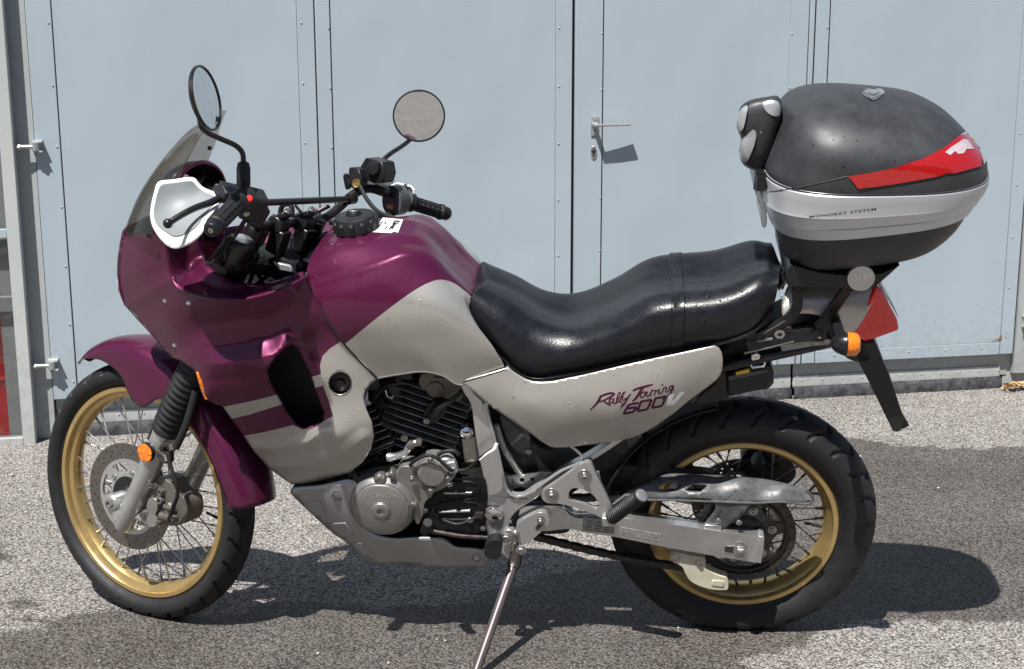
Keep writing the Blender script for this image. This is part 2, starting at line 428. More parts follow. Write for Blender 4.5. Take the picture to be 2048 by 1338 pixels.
def skin(outline, ctrl, holes=(), regions=(), step=9, f=V, creases=()):
    """a moulded panel: traced outline, its lateral position interpolated from control points; regions are painted (polygon, index)"""
    nv, tri = triang(outline, holes, [list(p)+[p[0]] for p, _ in regions]+[c_[0] for c_ in creases], step)
    ev = rbf(ctrl, creases); mb = MB()
    mb.v = [tuple(f(x, y, float(ev(x, y)))) for x, y in nv]
    for t_ in tri:
        c = np.mean([nv[i] for i in t_], 0); mi = 0
        for p, k in regions:
            if pins(c, p): mi = k
        mb.f.append(t_); mb.m.append(mi)
    return mb
def face_left(mb):
    """turn a skin so that its faces look to the bike's left"""
    n = 0
    for f_ in mb.f:
        a, b, c = [Vector(mb.v[i]) for i in f_[:3]]; n += (b-a).cross(c-a).y
    if n < 0: mb.f = [tuple(reversed(q)) for q in mb.f]
    return mb
def bvh_of(*obs):
    """ray targets of finished parts, in the bike's frame"""
    vv = []; pp = []
    dg = bpy.context.evaluated_depsgraph_get(); dg.update()
    for o in obs:
        e = o.evaluated_get(dg); me = e.to_mesh(); k = len(vv)
        vv += [v.co.copy() for v in me.vertices]; pp += [tuple(i+k for i in p.vertices) for p in me.polygons]; e.to_mesh_clear()
    return BVHTree.FromPolygons(vv, pp)
def hit(bv, px, py, lift=.0012):
    o, d = ray(px, py); o = Vector(BM.T @ (o-BT)); d = Vector(BM.T @ d).normalized()
    h = bv.ray_cast(o, d)
    if h[0] is None: return None, None
    n = h[1] if h[1].dot(d) < 0 else -h[1]
    return h[0]+n*lift, n
def decal(outline, bv, holes=(), step=8, lift=.0012, skirt=.0):
    nv, tri = triang(outline, holes, (), step); mb = MB(); ok = {}
    for i, (x, y) in enumerate(nv):
        p, n = hit(bv, x, y, lift)
        if p is not None: ok[i] = len(mb.v); mb.v.append(tuple(p))
    for t_ in tri:
        if all(i in ok for i in t_): mb.f.append(tuple(ok[i] for i in t_)); mb.m.append(0)
    return mb
def stroke(mb, pts, wpx, bv, lift=.0006, dome=.0009, sm=True):
    """a printed brush stroke laid on a panel"""
    P = crom(pts, max(6, int(len(pts)*4))) if sm and len(pts) > 2 else crom(pts, 5)
    k = len(P); wd = np.interp(np.linspace(0, 1, k), np.linspace(0, 1, len(wpx)), wpx) if not np.isscalar(wpx) else np.full(k, wpx)
    vv = []; good = True
    for i in range(k):
        tg = P[min(i+1, k-1)]-P[max(i-1, 0)]; tg /= np.linalg.norm(tg)+1e-9; nn = np.array([-tg[1], tg[0]])
        for j, (o, l) in enumerate(((-.5, 0), (0, dome), (.5, 0))):
            q = P[i]+nn*wd[i]*o; p, n = hit(bv, q[0], q[1], lift+l)
            if p is None: good = False; break
            vv.append(p)
        if not good: break
    if good: mb.add(vv, [(i*3+j, i*3+j+1, (i+1)*3+j+1, (i+1)*3+j) for i in range(k-1) for j in range(2)])
def font_tris(txt, bold=.0, shear=0.0, space=1.0):
    c = bpy.data.curves.new('lettering', 'FONT'); c.body = txt; c.size = 1; c.offset = bold; c.shear = shear; c.space_character = space; c.resolution_u = 3
    o = bpy.data.objects.new('lettering', c); COL.objects.link(o)
    dg = bpy.context.evaluated_depsgraph_get(); dg.update(); me = bpy.data.meshes.new_from_object(o.evaluated_get(dg))
    P = np.array([v.co[:] for v in me.vertices]); Fc = [tuple(p.vertices) for p in me.polygons]
    bpy.data.objects.remove(o); bpy.data.curves.remove(c); bpy.data.meshes.remove(me)
    P = P[:, :2]; P -= P.min(0); return P, Fc
def text_on(txt, p0, p1, hpx, bv, lift=.0012, up=None, **k):
    """lettering printed on a panel: base line from pixel p0 to p1, cap height hpx"""
    P, Fc = font_tris(txt, **k); W_ = P[:, 0].max(); H_ = P[:, 1].max()
    p0 = np.array(p0, float); p1 = np.array(p1, float); u = (p1-p0)/W_
    up = np.array(up if up is not None else (0, -1.0)); up = up/np.linalg.norm(up)*hpx/H_
    mb = MB(); ok = {}
    for i, (x, y) in enumerate(P):
        q = p0+u*x+up*y; h, n = hit(bv, q[0], q[1], lift)
        if h is not None: ok[i] = len(mb.v); mb.v.append(tuple(h))
    for f_ in Fc:
        if all(i in ok for i in f_): mb.f.append(tuple(ok[i] for i in f_)); mb.m.append(0)
    return mb

# ================================================================== THE GROUND
def ground():
    xs = np.unique(np.r_[np.linspace(-300, -8, 10), np.linspace(-8, -2.6, 28), np.linspace(-2.6, 2.8, 217), np.linspace(2.8, 8, 27), np.linspace(8, 300, 10)])
    ys = np.unique(np.r_[np.linspace(-300, -6, 10), np.linspace(-6, 2.2, 30), np.linspace(2.2, 6.2, 161), np.linspace(6.2, 14, 20), np.linspace(14, 300, 8)])
    X, Y = np.meshgrid(xs, ys, indexing='ij'); nx, ny = X.shape
    co = np.c_[X.ravel(), Y.ravel(), np.zeros(nx*ny)]
    f = []
    for i in range(nx-1):
        for j in range(ny-1): f.append((i*ny+j, (i+1)*ny+j, (i+1)*ny+j+1, i*ny+j+1))
    me = bpy.data.meshes.new('asphalt'); me.from_pydata(co.tolist(), [], f)
    # where the washing water has soaked in (outlines seen on the ground)
    damp = [[(1690, 872), (1760, 885), (1830, 893), (1960, 897), (2048, 890), (2300, 880), (2300, 1236), (2048, 1243), (1900, 1244), (1730, 1240), (1640, 1262),
             (1590, 1300), (1480, 1320), (1560, 1400), (1700, 1520), (600, 1600), (-300, 1500), (-300, 1330), (0, 1268), (90, 1252), (130, 1228), (230, 1215), (300, 1222), (420, 1236), (560, 1205),
             (650, 1205), (760, 1215), (900, 1210), (1100, 1150), (1300, 1100), (1500, 1000), (1600, 890)],
            [(10, 1195), (60, 1193), (85, 1215), (40, 1222), (8, 1210)], [(-40, 1090), (10, 1085), (25, 1110), (-10, 1125), (-60, 1120)],
            [(25, 1232), (70, 1228), (60, 1243), (30, 1246)]]
    best = np.full(len(co), -9.0)
    for p in damp:
        g = [ground_pt(*q)[:2] for q in p]; best = np.maximum(best, sdist(co, g))
    at = me.attributes.new('damp', 'FLOAT', 'POINT'); at.data.foreach_set('value', best.astype(np.float32))
    m = bpy.data.materials.new('asphalt'); m.use_nodes = True; t = m.node_tree; N, L = t.nodes.new, t.links.new
    b = t.nodes['Principled BSDF']; I = b.inputs
    tc = N('ShaderNodeTexCoord'); co_ = tc.outputs['Object']
    def noise(sc, det=4, rough=.6):
        n = N('ShaderNodeTexNoise'); n.inputs['Scale'].default_value = sc; n.inputs['Detail'].default_value = det; n.inputs['Roughness'].default_value = rough; L(co_, n.inputs['Vector']); return n.outputs[0]
    def mrange(x, a, b_, c, d):
        n = N('ShaderNodeMapRange'); n.inputs[1].default_value = a; n.inputs[2].default_value = b_; n.inputs[3].default_value = c; n.inputs[4].default_value = d; L(x, n.inputs[0]); return n.outputs[0]
    def mix(fac, a, c, mode='MIX'):
        n = N('ShaderNodeMix'); n.data_type = 'RGBA'; n.blend_type = mode
        for s_, x in ((0, fac), (6, a), (7, c)):
            if isinstance(x, (int, float)): n.inputs[s_].default_value = x
            elif isinstance(x, tuple): n.inputs[s_].default_value = x
            else: L(x, n.inputs[s_])
        return n.outputs[2]
    def math_(op, a, c):
        n = N('ShaderNodeMath'); n.operation = op
        for s_, x in ((0, a), (1, c)):
            if isinstance(x, (int, float)): n.inputs[s_].default_value = x
            else: L(x, n.inputs[s_])
        return n.outputs[0]
    # rounded chippings with dark binder between
    warp = N('ShaderNodeTexNoise'); warp.inputs['Scale'].default_value = 60; L(co_, warp.inputs['Vector'])
    wv = N('ShaderNodeVectorMath'); wv.operation = 'SCALE'; wv.inputs['Scale'].default_value = .012; L(warp.outputs['Color'], wv.inputs[0])
    ad = N('ShaderNodeVectorMath'); ad.operation = 'ADD'; L(co_, ad.inputs[0]); L(wv.outputs[0], ad.inputs[1])
    vo = N('ShaderNodeTexVoronoi'); vo.inputs['Scale'].default_value = 160; L(ad.outputs[0], vo.inputs['Vector'])
    vo2 = N('ShaderNodeTexVoronoi'); vo2.inputs['Scale'].default_value = 360; L(ad.outputs[0], vo2.inputs['Vector'])
    sep = N('ShaderNodeSeparateColor'); L(vo.outputs['Color'], sep.inputs[0])
    stone = mix(mrange(sep.outputs[0], .0, 1, 0, 1), (.30, .285, .27, 1), (.56, .54, .51, 1))
    warm = mix(mrange(sep.outputs[1], .78, .82, 0, .6), stone, (.40, .29, .21, 1))
    pale = mix(mrange(sep.outputs[2], .90, .93, 0, .8), warm, (.62, .60, .56, 1))
    pit = mrange(vo.outputs['Distance'], .38, .72, 0, .95)
    binder = mix(pit, pale, (.062, .057, .053, 1))
    grit = mix(mrange(vo2.outputs['Distance'], .35, .8, 0, .45), binder, (.12, .105, .095, 1))
    large = noise(1.3, 5, .65); mid = noise(7, 4)
    dusty = mix(1.0, grit, mrange(large, .3, .7, .80, 1.12), 'MULTIPLY')
    dusty = mix(1.0, dusty, mrange(mid, .3, .7, .90, 1.08), 'MULTIPLY')
    # damp: darker, edge frayed by noise
    atn = N('ShaderNodeAttribute'); atn.attribute_name = 'damp'
    edge = math_('ADD', atn.outputs['Fac'], mrange(noise(16, 6, .7), .25, .75, -.045, .045))
    dm = mrange(edge, -.012, .016, 0, 1)
    wetness = math_('MULTIPLY', dm, mrange(noise(3.2, 4), .25, .75, .75, 1.0))
    wetc = mix(1.0, dusty, (.33, .31, .295, 1), 'MULTIPLY')
    # crumbs and dark specks
    vs_ = N('ShaderNodeTexVoronoi'); vs_.inputs['Scale'].default_value = 9; L(co_, vs_.inputs['Vector'])
    spk = mrange(vs_.outputs['Distance'], .03, .05, .75, 0)
    base = mix(wetness, dusty, wetc); base = mix(spk, base, (.06, .05, .045, 1))
    L(base, I['Base Color']); L(mrange(wetness, 0, 1, .92, .62), I['Roughness']); I['Specular IOR Level'].default_value = .35
    h = math_('ADD', math_('MULTIPLY', vo.outputs['Distance'], -1.0), math_('MULTIPLY', vo2.outputs['Distance'], -.35))
    h = math_('ADD', h, math_('MULTIPLY', mid, .6))
    bp = N('ShaderNodeBump'); bp.inputs['Strength'].default_value = .85; bp.inputs['Distance'].default_value = .006; L(h, bp.inputs['Height']); L(bp.outputs[0], I['Normal'])
    me.materials.append(m); me.shade_smooth()
    o = link('ground', me); o['kind'] = 'structure'; return o
ground()

# ================================================================== THE GATE
GATE_M = Matrix.Translation((0, WD, 0)) @ Matrix.Rotation(WT, 4, 'Z')
def gate_paint(name, col, worn=.06):
    m = bpy.data.materials.new(name); m.use_nodes = True; t = m.node_tree; N, L = t.nodes.new, t.links.new
    b = t.nodes['Principled BSDF']; I = b.inputs
    tc = N('ShaderNodeTexCoord'); mp = N('ShaderNodeMapping'); mp.inputs['Scale'].default_value = (1, 1, .25); L(tc.outputs['Object'], mp.inputs[0])
    n1 = N('ShaderNodeTexNoise'); n1.inputs['Scale'].default_value = 2.2; n1.inputs['Detail'].default_value = 7; n1.inputs['Roughness'].default_value = .62; L(mp.outputs[0], n1.inputs['Vector'])
    n2 = N('ShaderNodeTexNoise'); n2.inputs['Scale'].default_value = 260; L(tc.outputs['Object'], n2.inputs['Vector'])
    n3 = N('ShaderNodeTexNoise'); n3.inputs['Scale'].default_value = 1.6; n3.inputs['Detail'].default_value = 2; L(tc.outputs['Object'], n3.inputs['Vector'])
    a = N('ShaderNodeMapRange'); a.inputs[1].default_value = .3; a.inputs[2].default_value = .7; a.inputs[3].default_value = 1-worn; a.inputs[4].default_value = 1+worn*.7; L(n1.outputs[0], a.inputs[0])
    a2 = N('ShaderNodeMapRange'); a2.inputs[1].default_value = .3; a2.inputs[2].default_value = .7; a2.inputs[3].default_value = .97; a2.inputs[4].default_value = 1.03; L(n2.outputs[0], a2.inputs[0])
    mu = N('ShaderNodeMix'); mu.data_type = 'RGBA'; mu.blend_type = 'MULTIPLY'; mu.inputs[0].default_value = 1; mu.inputs[6].default_value = (*col, 1); L(a.outputs[0], mu.inputs[7])
    mu2 = N('ShaderNodeMix'); mu2.data_type = 'RGBA'; mu2.blend_type = 'MULTIPLY'; mu2.inputs[0].default_value = 1; L(mu.outputs[2], mu2.inputs[6]); L(a2.outputs[0], mu2.inputs[7])
    # grime streaks and rubbed scuffs
    sc = N('ShaderNodeTexNoise'); sc.inputs['Scale'].default_value = 9; sc.inputs['Detail'].default_value = 8; sc.inputs['Roughness'].default_value = .75; L(mp.outputs[0], sc.inputs['Vector'])
    sm = N('ShaderNodeMapRange'); sm.inputs[1].default_value = .62; sm.inputs[2].default_value = .78; sm.inputs[3].default_value = 0; sm.inputs[4].default_value = .35; L(sc.outputs[0], sm.inputs[0])
    mu3 = N('ShaderNodeMix'); mu3.data_type = 'RGBA'; L(sm.outputs[0], mu3.inputs[0]); L(mu2.outputs[2], mu3.inputs[6]); mu3.inputs[7].default_value = (col[0]*.72, col[1]*.70, col[2]*.66, 1)
    sx_ = N('ShaderNodeSeparateXYZ'); L(tc.outputs['Object'], sx_.inputs[0])
    zf = N('ShaderNodeMapRange'); zf.inputs[1].default_value = .05; zf.inputs[2].default_value = .75; zf.inputs[3].default_value = .62; zf.inputs[4].default_value = .30; L(sx_.outputs['Z'], zf.inputs[0])
    sd_ = N('ShaderNodeTexNoise'); sd_.inputs['Scale'].default_value = 26; sd_.inputs['Detail'].default_value = 9; sd_.inputs['Roughness'].default_value = .78; L(tc.outputs['Object'], sd_.inputs['Vector'])
    sm2 = N('ShaderNodeMath'); sm2.operation = 'ADD'; L(sd_.outputs[0], sm2.inputs[0]); L(zf.outputs[0], sm2.inputs[1])
    sm3 = N('ShaderNodeMapRange'); sm3.inputs[1].default_value = 1.0; sm3.inputs[2].default_value = 1.28; sm3.inputs[3].default_value = 0; sm3.inputs[4].default_value = .42; L(sm2.outputs[0], sm3.inputs[0])
    mu4 = N('ShaderNodeMix'); mu4.data_type = 'RGBA'; L(sm3.outputs[0], mu4.inputs[0]); L(mu3.outputs[2], mu4.inputs[6]); mu4.inputs[7].default_value = (.17, .155, .135, 1)
    L(mu4.outputs[2], I['Base Color']); I['Roughness'].default_value = .48; I['Specular IOR Level'].default_value = .35
    b1 = N('ShaderNodeBump'); b1.inputs['Strength'].default_value = .45; b1.inputs['Distance'].default_value = .02; L(n3.outputs[0], b1.inputs['Height'])
    b2 = N('ShaderNodeBump'); b2.inputs['Strength'].default_value = .10; b2.inputs['Distance'].default_value = .0006; L(n2.outputs[0], b2.inputs['Height']); L(b1.outputs[0], b2.inputs['Normal'])
    L(b2.outputs[0], I['Normal']); MATS[name] = m
GP = (.350, .412, .458)
gate_paint('gate_blue_grey', GP); gate_paint('gate_pale_grey', (.43, .45, .44), .10); gate_paint('post_grey', (.36, .39, .39), .12)
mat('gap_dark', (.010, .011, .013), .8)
mat('weather_strip', (.05, .05, .055), .75, grain=(35, .9), bump=(60, .5, .004))
mat('galvanised', (.45, .46, .46), .42, .6, grain=(60, .2))
mat('rust', (.30, .15, .06), .8, grain=(90, .4))
mat('hall_dark', (.06, .058, .055), .9)
mat('lock_chrome', (.70, .70, .70), .18, 1.0)
mat('red_tub', (.62, .012, .022), .4); mat('red_cloth', (.26, .012, .022), .85, grain=(14, .5)); mat('straw', (.50, .30, .13), .8, grain=(60, .4))
mg = mat('dirty_glass', (.25, .26, .27), .12, grain=(28, .8))
t = mg.node_tree
gl = t.nodes.new('ShaderNodeBsdfGlossy'); gl.inputs['Roughness'].default_value = .05
tr = t.nodes.new('ShaderNodeBsdfTransparent'); tr.inputs[0].default_value = (.82, .82, .82, 1)
lw = t.nodes.new('ShaderNodeLayerWeight'); lw.inputs[0].default_value = .5
pw = t.nodes.new('ShaderNodeMath'); pw.operation = 'POWER'; pw.inputs[1].default_value = 4.0; t.links.new(lw.outputs['Facing'], pw.inputs[0])
fr = t.nodes.new('ShaderNodeMath'); fr.operation = 'MULTIPLY_ADD'; fr.inputs[1].default_value = .6; fr.inputs[2].default_value = .025; t.links.new(pw.outputs[0], fr.inputs[0])
mx = t.nodes.new('ShaderNodeMixShader'); t.links.new(fr.outputs[0], mx.inputs[0]); t.links.new(tr.outputs[0], mx.inputs[1]); t.links.new(gl.outputs[0], mx.inputs[2])
nz = t.nodes.new('ShaderNodeTexNoise'); nz.inputs['Scale'].default_value = 30; nz.inputs['Detail'].default_value = 8; nz.inputs['Roughness'].default_value = .8
tcg = t.nodes.new('ShaderNodeTexCoord'); t.links.new(tcg.outputs['Object'], nz.inputs['Vector'])
mrg = t.nodes.new('ShaderNodeMapRange'); mrg.inputs[1].default_value = .50; mrg.inputs[2].default_value = .85; mrg.inputs[3].default_value = .01; mrg.inputs[4].default_value = .22; t.links.new(nz.outputs[0], mrg.inputs[0])
dfg = t.nodes.new('ShaderNodeBsdfDiffuse'); dfg.inputs[0].default_value = (.34, .33, .32, 1)
mxg = t.nodes.new('ShaderNodeMixShader'); t.links.new(mrg.outputs[0], mxg.inputs[0]); t.links.new(mx.outputs[0], mxg.inputs[1]); t.links.new(dfg.outputs[0], mxg.inputs[2])
t.links.new(mxg.outputs[0], t.nodes['Material Output'].inputs[0])

ZT = 3.05                                                # top of the gate, above the frame
def wx(px, py, d=0): return W(px, py, d).x
ZB = W(1850, 716).z                                      # lower edge of the leaves
def gthing(name, label, cat, x, group=None):
    o = thing(name, label, cat, group=group)
    o.matrix_world = GATE_M @ Matrix.Translation((x, 0, 0)); return o
def gbox(mb, x0, x1, y0, y1, z0, z1, ox, mi=0):
    return mb.box(((x0+x1)/2-ox, (y0+y1)/2, (z0+z1)/2), x1-x0, y1-y0, z1-z0, mi=mi)
_riv = None
def rivet(x, z, y, parent, ox):
    global _riv
    if _riv is None:
        mb = MB(); mb.lathe((0, 0, 0), (0, -1, 0), [(.0042, 0), (.0038, .0012), (.0024, .0024), (.0006, .0028)], 10)
        o = mb.build('rivet', 'gate_blue_grey', parent); _riv = o
    else:
        o = _riv.copy(); COL.objects.link(o); o.parent = parent
    o.location = (x-ox, y, z)
def leaf(label, x0, x1, xs0, xs1, riv0, riv1, zs, seam0=True, seam1=False, kick=True, seal_x=None):
    """one leaf: an edge stile each side, the sheet between them, seams as real gaps, rivets, the stepped kick plate and the rubber sweep"""
    g = gthing('gate_leaf', label, 'gate leaf', x0, 'folding gate leaves')
    T = .04
    s = MB(); gbox(s, x0, xs0-(.003 if seam0 else 0), 0, T, ZB, ZT, x0); s.build('stile', 'gate_blue_grey', g, bevel=.003)
    s = MB(); gbox(s, xs1+(.0015 if not seam1 else .003), x1, 0, T, ZB, ZT, x0); s.build('stile', 'gate_blue_grey', g, bevel=.003)
    zr = ZB+.052
    s = MB(); gbox(s, xs0, xs1, -.0005, T, ZB, zr, x0); s.build('bottom_rail', 'gate_blue_grey', g, bevel=.002)
    # the sheet: a very slightly dented skin
    nx, nz = 26, 60; G = np.zeros((nx, nz, 3)); ph = rng.uniform(0, 6, 8)
    for i in range(nx):
        for j in range(nz):
            u, v = i/(nx-1), j/(nz-1); x = xs0+(xs1-xs0)*u; z = zr+.0015+(ZT-zr)*v
            a = math.sin(PI*u)**.5*min(1, v*8)
            G[i, j] = (x-x0, .0012-.0010*(not seam1 and u > .98)+a*.0022*(math.sin(5.1*z+ph[0]+2*u)*math.sin(3*u*PI+ph[1])+.5*math.sin(11*z+ph[2])*math.sin(5*u*PI+ph[3])), z)
    s = MB(); s.grid(G); s.build('sheet_panel', 'gate_blue_grey', g, solid=-.0 if False else 0)
    b = MB(); gbox(b, x0+.004, x1-.004, .012, T-.001, ZB+.002, ZT-.01, x0); b.build('core', 'gap_dark', g)
    for z in zs[0]: rivet(riv0, z, 0, g, x0)
    for z in zs[1]: rivet(riv1, z, 0, g, x0)
    n = max(2, int((xs1-xs0)/.16))
    for k in range(n): rivet(xs0+(xs1-xs0)*(k+.5)/n, ZB+.030, -.0005, g, x0)
    if kick:
        zk0, zk1 = KZ
        s = MB(); gbox(s, x0+.003, x1-.003, .036, .0405, zk0, ZB+.02, x0); s.build('kick_plate', 'post_grey', g)
        s = MB(); gbox(s, x0+.003, (seal_x or x1-.003), .030, .0345, zk0-.010, zk1, x0); s.build('edge_strip', 'gate_pale_grey', g, bevel=.0015)
        n = max(3, int((x1-x0)/.085))
        for k in range(n): rivet(x0+(x1-x0)*(k+.5)/n, (zk0+zk1)/2, .030, g, x0)
        nx = 40; s = MB(); G = np.zeros((5, nx, 3))
        for i in range(nx):
            u = i/(nx-1); x = x0+.002+((seal_x or x1-.002)-x0-.002)*u; wv = .003*math.sin(37*u+x0*9)+.002*math.sin(91*u)
            G[0, i] = (x-x0, .026+wv*.4, zk0-.006); G[1, i] = (x-x0, .016+wv, zk0-.018); G[2, i] = (x-x0, .012+wv, .012); G[3, i] = (x-x0, .010+wv, .002); G[4, i] = (x-x0, .034, .001)
        s.grid(G); s.build('rubber_sweep', 'weather_strip', g, solid=.006)
    return g
KZ = (W(1850, 765, -.03).z, W(1850, 746, -.03).z)
SP, ZA, ZBv = .217446, 1.521146, 1.50225
xa0 = wx(78, 400); xa1 = wx(634, 200); xb1 = wx(1144, 300)-.001; xc0 = wx(1149.5, 300); xc1 = wx(1615.5, 110); xd0 = wx(1617.5, 110); xd1 = wx(2041, 500)
zs = [ZA+2*SP-i*SP for i in range(11)]; zs = [z for z in zs if z > ZB+.06]
zsb = [ZBv+2*SP-i*SP for i in range(11)]; zsb = [z for z in zsb if z > ZB+.06]
xsA = wx(122, 290)+.020
lA = leaf('blue-grey sheet metal gate leaf beside the glazed panel, behind the front wheel and windscreen', xa0, xa1-.002, wx(128, 370)+.0, wx(599, 160)-.004, -1.658630-.006, -.781627, (zs, zs))
lB = leaf('blue-grey gate leaf left of the black middle gap, behind the handlebar and tank', xa1+.002, xb1, wx(668.5, 290), wx(1110, 250), -.679102-.004, .184318, (zsb, zsb))
zc = [W(1203, y).z for y in (66, 179, 288, 395, 501)]; zc += [zc[-1]-.21*k for k in range(1, 4)]
zc1 = [W(1582, y).z for y in (68, 176)]; st = zc1[0]-zc1[1]; zc1 = [zc1[0]+st]+[zc1[0]-st*k for k in range(8)]; zc1 = [z for z in zc1 if z > ZB+.06]
lC = leaf('blue-grey gate leaf carrying the lever handle and the lock', xc0, xc1, wx(1206, 250), wx(1578, 110), wx(1202.5, 250), wx(1582, 110), (zc, zc1))
zd0 = [W(1652, y).z for y in (55, 166)]; st = zd0[0]-zd0[1]; zd0 = [zd0[0]+st]+[zd0[0]-st*k for k in range(8)]; zd0 = [z for z in zd0 if z > ZB+.06]
zd1 = [W(x, y).z for x, y in ((2045, 160), (2038, 267), (2031, 370), (2024, 474), (2015, 575), (2008, 673))]; zd1 = [zd1[0]+.217]+zd1
lD = leaf('blue-grey gate leaf behind the top case with a rust-stained lower corner', xd0, xd1, wx(1660, 60), wx(2033, 250)-.004, wx(1652, 110), wx(2031, 370)+.004, (zd0, zd1), seam1=True, seal_x=wx(2013, 770, -.03))
# second fold line of the last leaf: a dark strip painted in for the gap
s = MB(); x_ = wx(1630, 50); gbox(s, x_-.0025, x_+.0025, -.0012, .0, ZB+.001, ZT, xd0); s.build('gap_strip', 'gap_dark', lD)
s = MB(); p = W(2003, 680); s.add([(p.x-.055-xd0, -.0018, p.z-.001), (p.x-xd0, -.0018, p.z+.002), (p.x-xd0+.001, -.0018, p.z+.022), (p.x-.006-xd0, -.0018, p.z+.020), (p.x-.018-xd0, -.0018, p.z+.006)], [(0, 1, 2, 3, 4)]); s.build('rust_stain', 'rust', lD)
# handle and lock on leaf C
h = W(1189, 252); ox = xc0
s = MB(); s.box((h.x-ox, -.003, h.z), .030, .006, .072); s.bolt((h.x-ox, -.006, h.z+.027), (0, -1, 0), .004, .003, washer=False); s.bolt((h.x-ox, -.006, h.z-.027), (0, -1, 0), .004, .003, washer=False)
hp = s.build('handle_plate', 'galvanised', lC, bevel=.003)
s = MB(); zz = h.z+.006
s.tube([(h.x-ox-.004, -.006, zz), (h.x-ox-.004, -.058, zz)], .0095, 14)
e = h.x-ox+.128
for y0, y1 in ((-.050, -.034),):
    G = []
    for k, u in enumerate(np.linspace(0, 1, 14)):
        x = h.x-ox-.012+u*(e-(h.x-ox-.012)); hw = .010-.003*u; th = .0055-.001*u; cy = -.060+.004*u
        G.append([(x, cy-th, zz+.002*0+hw*.35), (x, cy-th*.6, zz+hw*.55), (x, cy+.012*u+th+.006, zz+hw*.35), (x, cy+.012*u+th+.006, zz-hw*.35), (x, cy-th*.6, zz-hw*.55), (x, cy-th, zz-hw*.35)])
    s.grid(np.array(G), wrap=True); n0 = len(s.v); s.f.append(tuple(range(n0-6, n0))); s.m.append(0); s.f.append(tuple(range(n0-84, n0-78))[::-1]); s.m.append(0)
s.build('lever', 'galvanised', hp, bevel=.0012)
k = W(1187, 305)
oc = [(k.x-ox+.012*math.cos(a), -.0, k.z+.026*math.sin(a)*(1.0)) for a in np.linspace(0, 2*PI, 25)[:-1]]
s = MB(); s.plate([(p[0], -.004, p[2]) for p in oc], (0, .004, 0)); lk = s.build('lock_escutcheon', 'lock_chrome', lC, bevel=.0015)
s = MB(); s.lathe((k.x-ox, -.004, k.z+.006), (0, -1, 0), [(.0085, 0), (.0085, .004), (.007, .005)], 18); s.box((k.x-ox, -.005, k.z-.008), .006, .004, .016); s.build('lock_cylinder', 'dark_steel', lk)
# the black gap between the middle leaves is the darkness of the hall behind; a near-black strip stands for it
s = MB(); s.box(((xb1+xc0)/2-xb1, .030, (ZB+ZT)/2), abs(xc0-xb1)-.001, .01, ZT-ZB-.02); s.build('dark_gap_fill', 'gap_dark', lB)

# ---- the glazed leaf at the left edge, hinged to the first leaf
D1 = .055
gx0, gx1 = W(0, 450, D1).x-.75, W(63, 640, D1).x
gg = gthing('glazed_leaf', 'narrow glazed gate panel with grey frame and grimy panes at the left edge', 'glazed door', gx0)
zb0 = W(40, 885, D1).z; zg0 = W(40, 860, D1).z
wi = W(37, 640, D1).x; zbar = W(5, 460, D1).z; zb2 = W(20, 584, D1).z
s = MB(); gbox(s, wi, gx1, -D1, -D1+.045, zb0, ZT, gx0); s.build('stile', 'gate_pale_grey', gg, bevel=.003)
s = MB(); gbox(s, gx0, wi, -D1+.001, -D1+.045, zb0, zg0, gx0); s.build('bottom_rail', 'gate_pale_grey', gg, bevel=.003)
s = MB(); gbox(s, gx0, wi, -D1+.002, -D1+.040, zbar-.016, zbar+.016, gx0); s.build('glazing_bar', 'gate_blue_grey', gg, bevel=.002)
s = MB(); gbox(s, gx0, wi, -D1+.006, -D1+.030, zb2-.002, zb2+.002, gx0); s.build('glazing_bar', 'galvanised', gg)
for a, c in ((zg0, zb2-.002), (zb2+.002, zbar-.016), (zbar+.016, ZT)):
    s = MB(); gbox(s, gx0, wi, -D1+.016, -D1+.020, a, c, gx0); s.build('pane', 'dirty_glass', gg)
# jamb set back between the glazed leaf and the first sheet leaf, with the two hinges
jb = gthing('hinge_jamb', 'recessed grey jamb strip between the glazed panel and the first gate leaf', 'door jamb', gx1)
s = MB(); gbox(s, gx1-.10, xa0-.002, .004, .05, .002, ZT, gx1); s.build('strip', 'post_grey', jb)
for (px, py) in ((72, 291), (104, 724)):
    q = W(px, py, .03); hx = q.x-xa0
    s = MB(); s.tube([(gx1-xa0-.004, -.030, q.z), (gx1-xa0+.004, -.030, q.z)], .013, 12); s.tube([(gx1-xa0+.003, -.030, q.z), (hx-.002, -.030, q.z)], .0075, 12)
    s.lathe((gx1-xa0+.010, -.030, q.z), (1, 0, 0), [(.011, 0), (.011, .008)], 6)
    hg = s.build('hinge_pin', 'galvanised', lA)
    s = MB(); s.tube([(hx+.006, -.030, q.z-.014), (hx+.006, -.030, q.z+.014)], .012, 14)
    s.build('hinge_knuckle', 'galvanised', hg)
    s = MB(); s.box((hx+.010, -.017, q.z+.017), .036, .034, .006); s.box((hx+.010, -.017, q.z-.017), .036, .034, .006); s.box((hx+.012, -.002, q.z), .034, .003, .046)
    s.build('hinge_bracket', 'gate_pale_grey', hg)
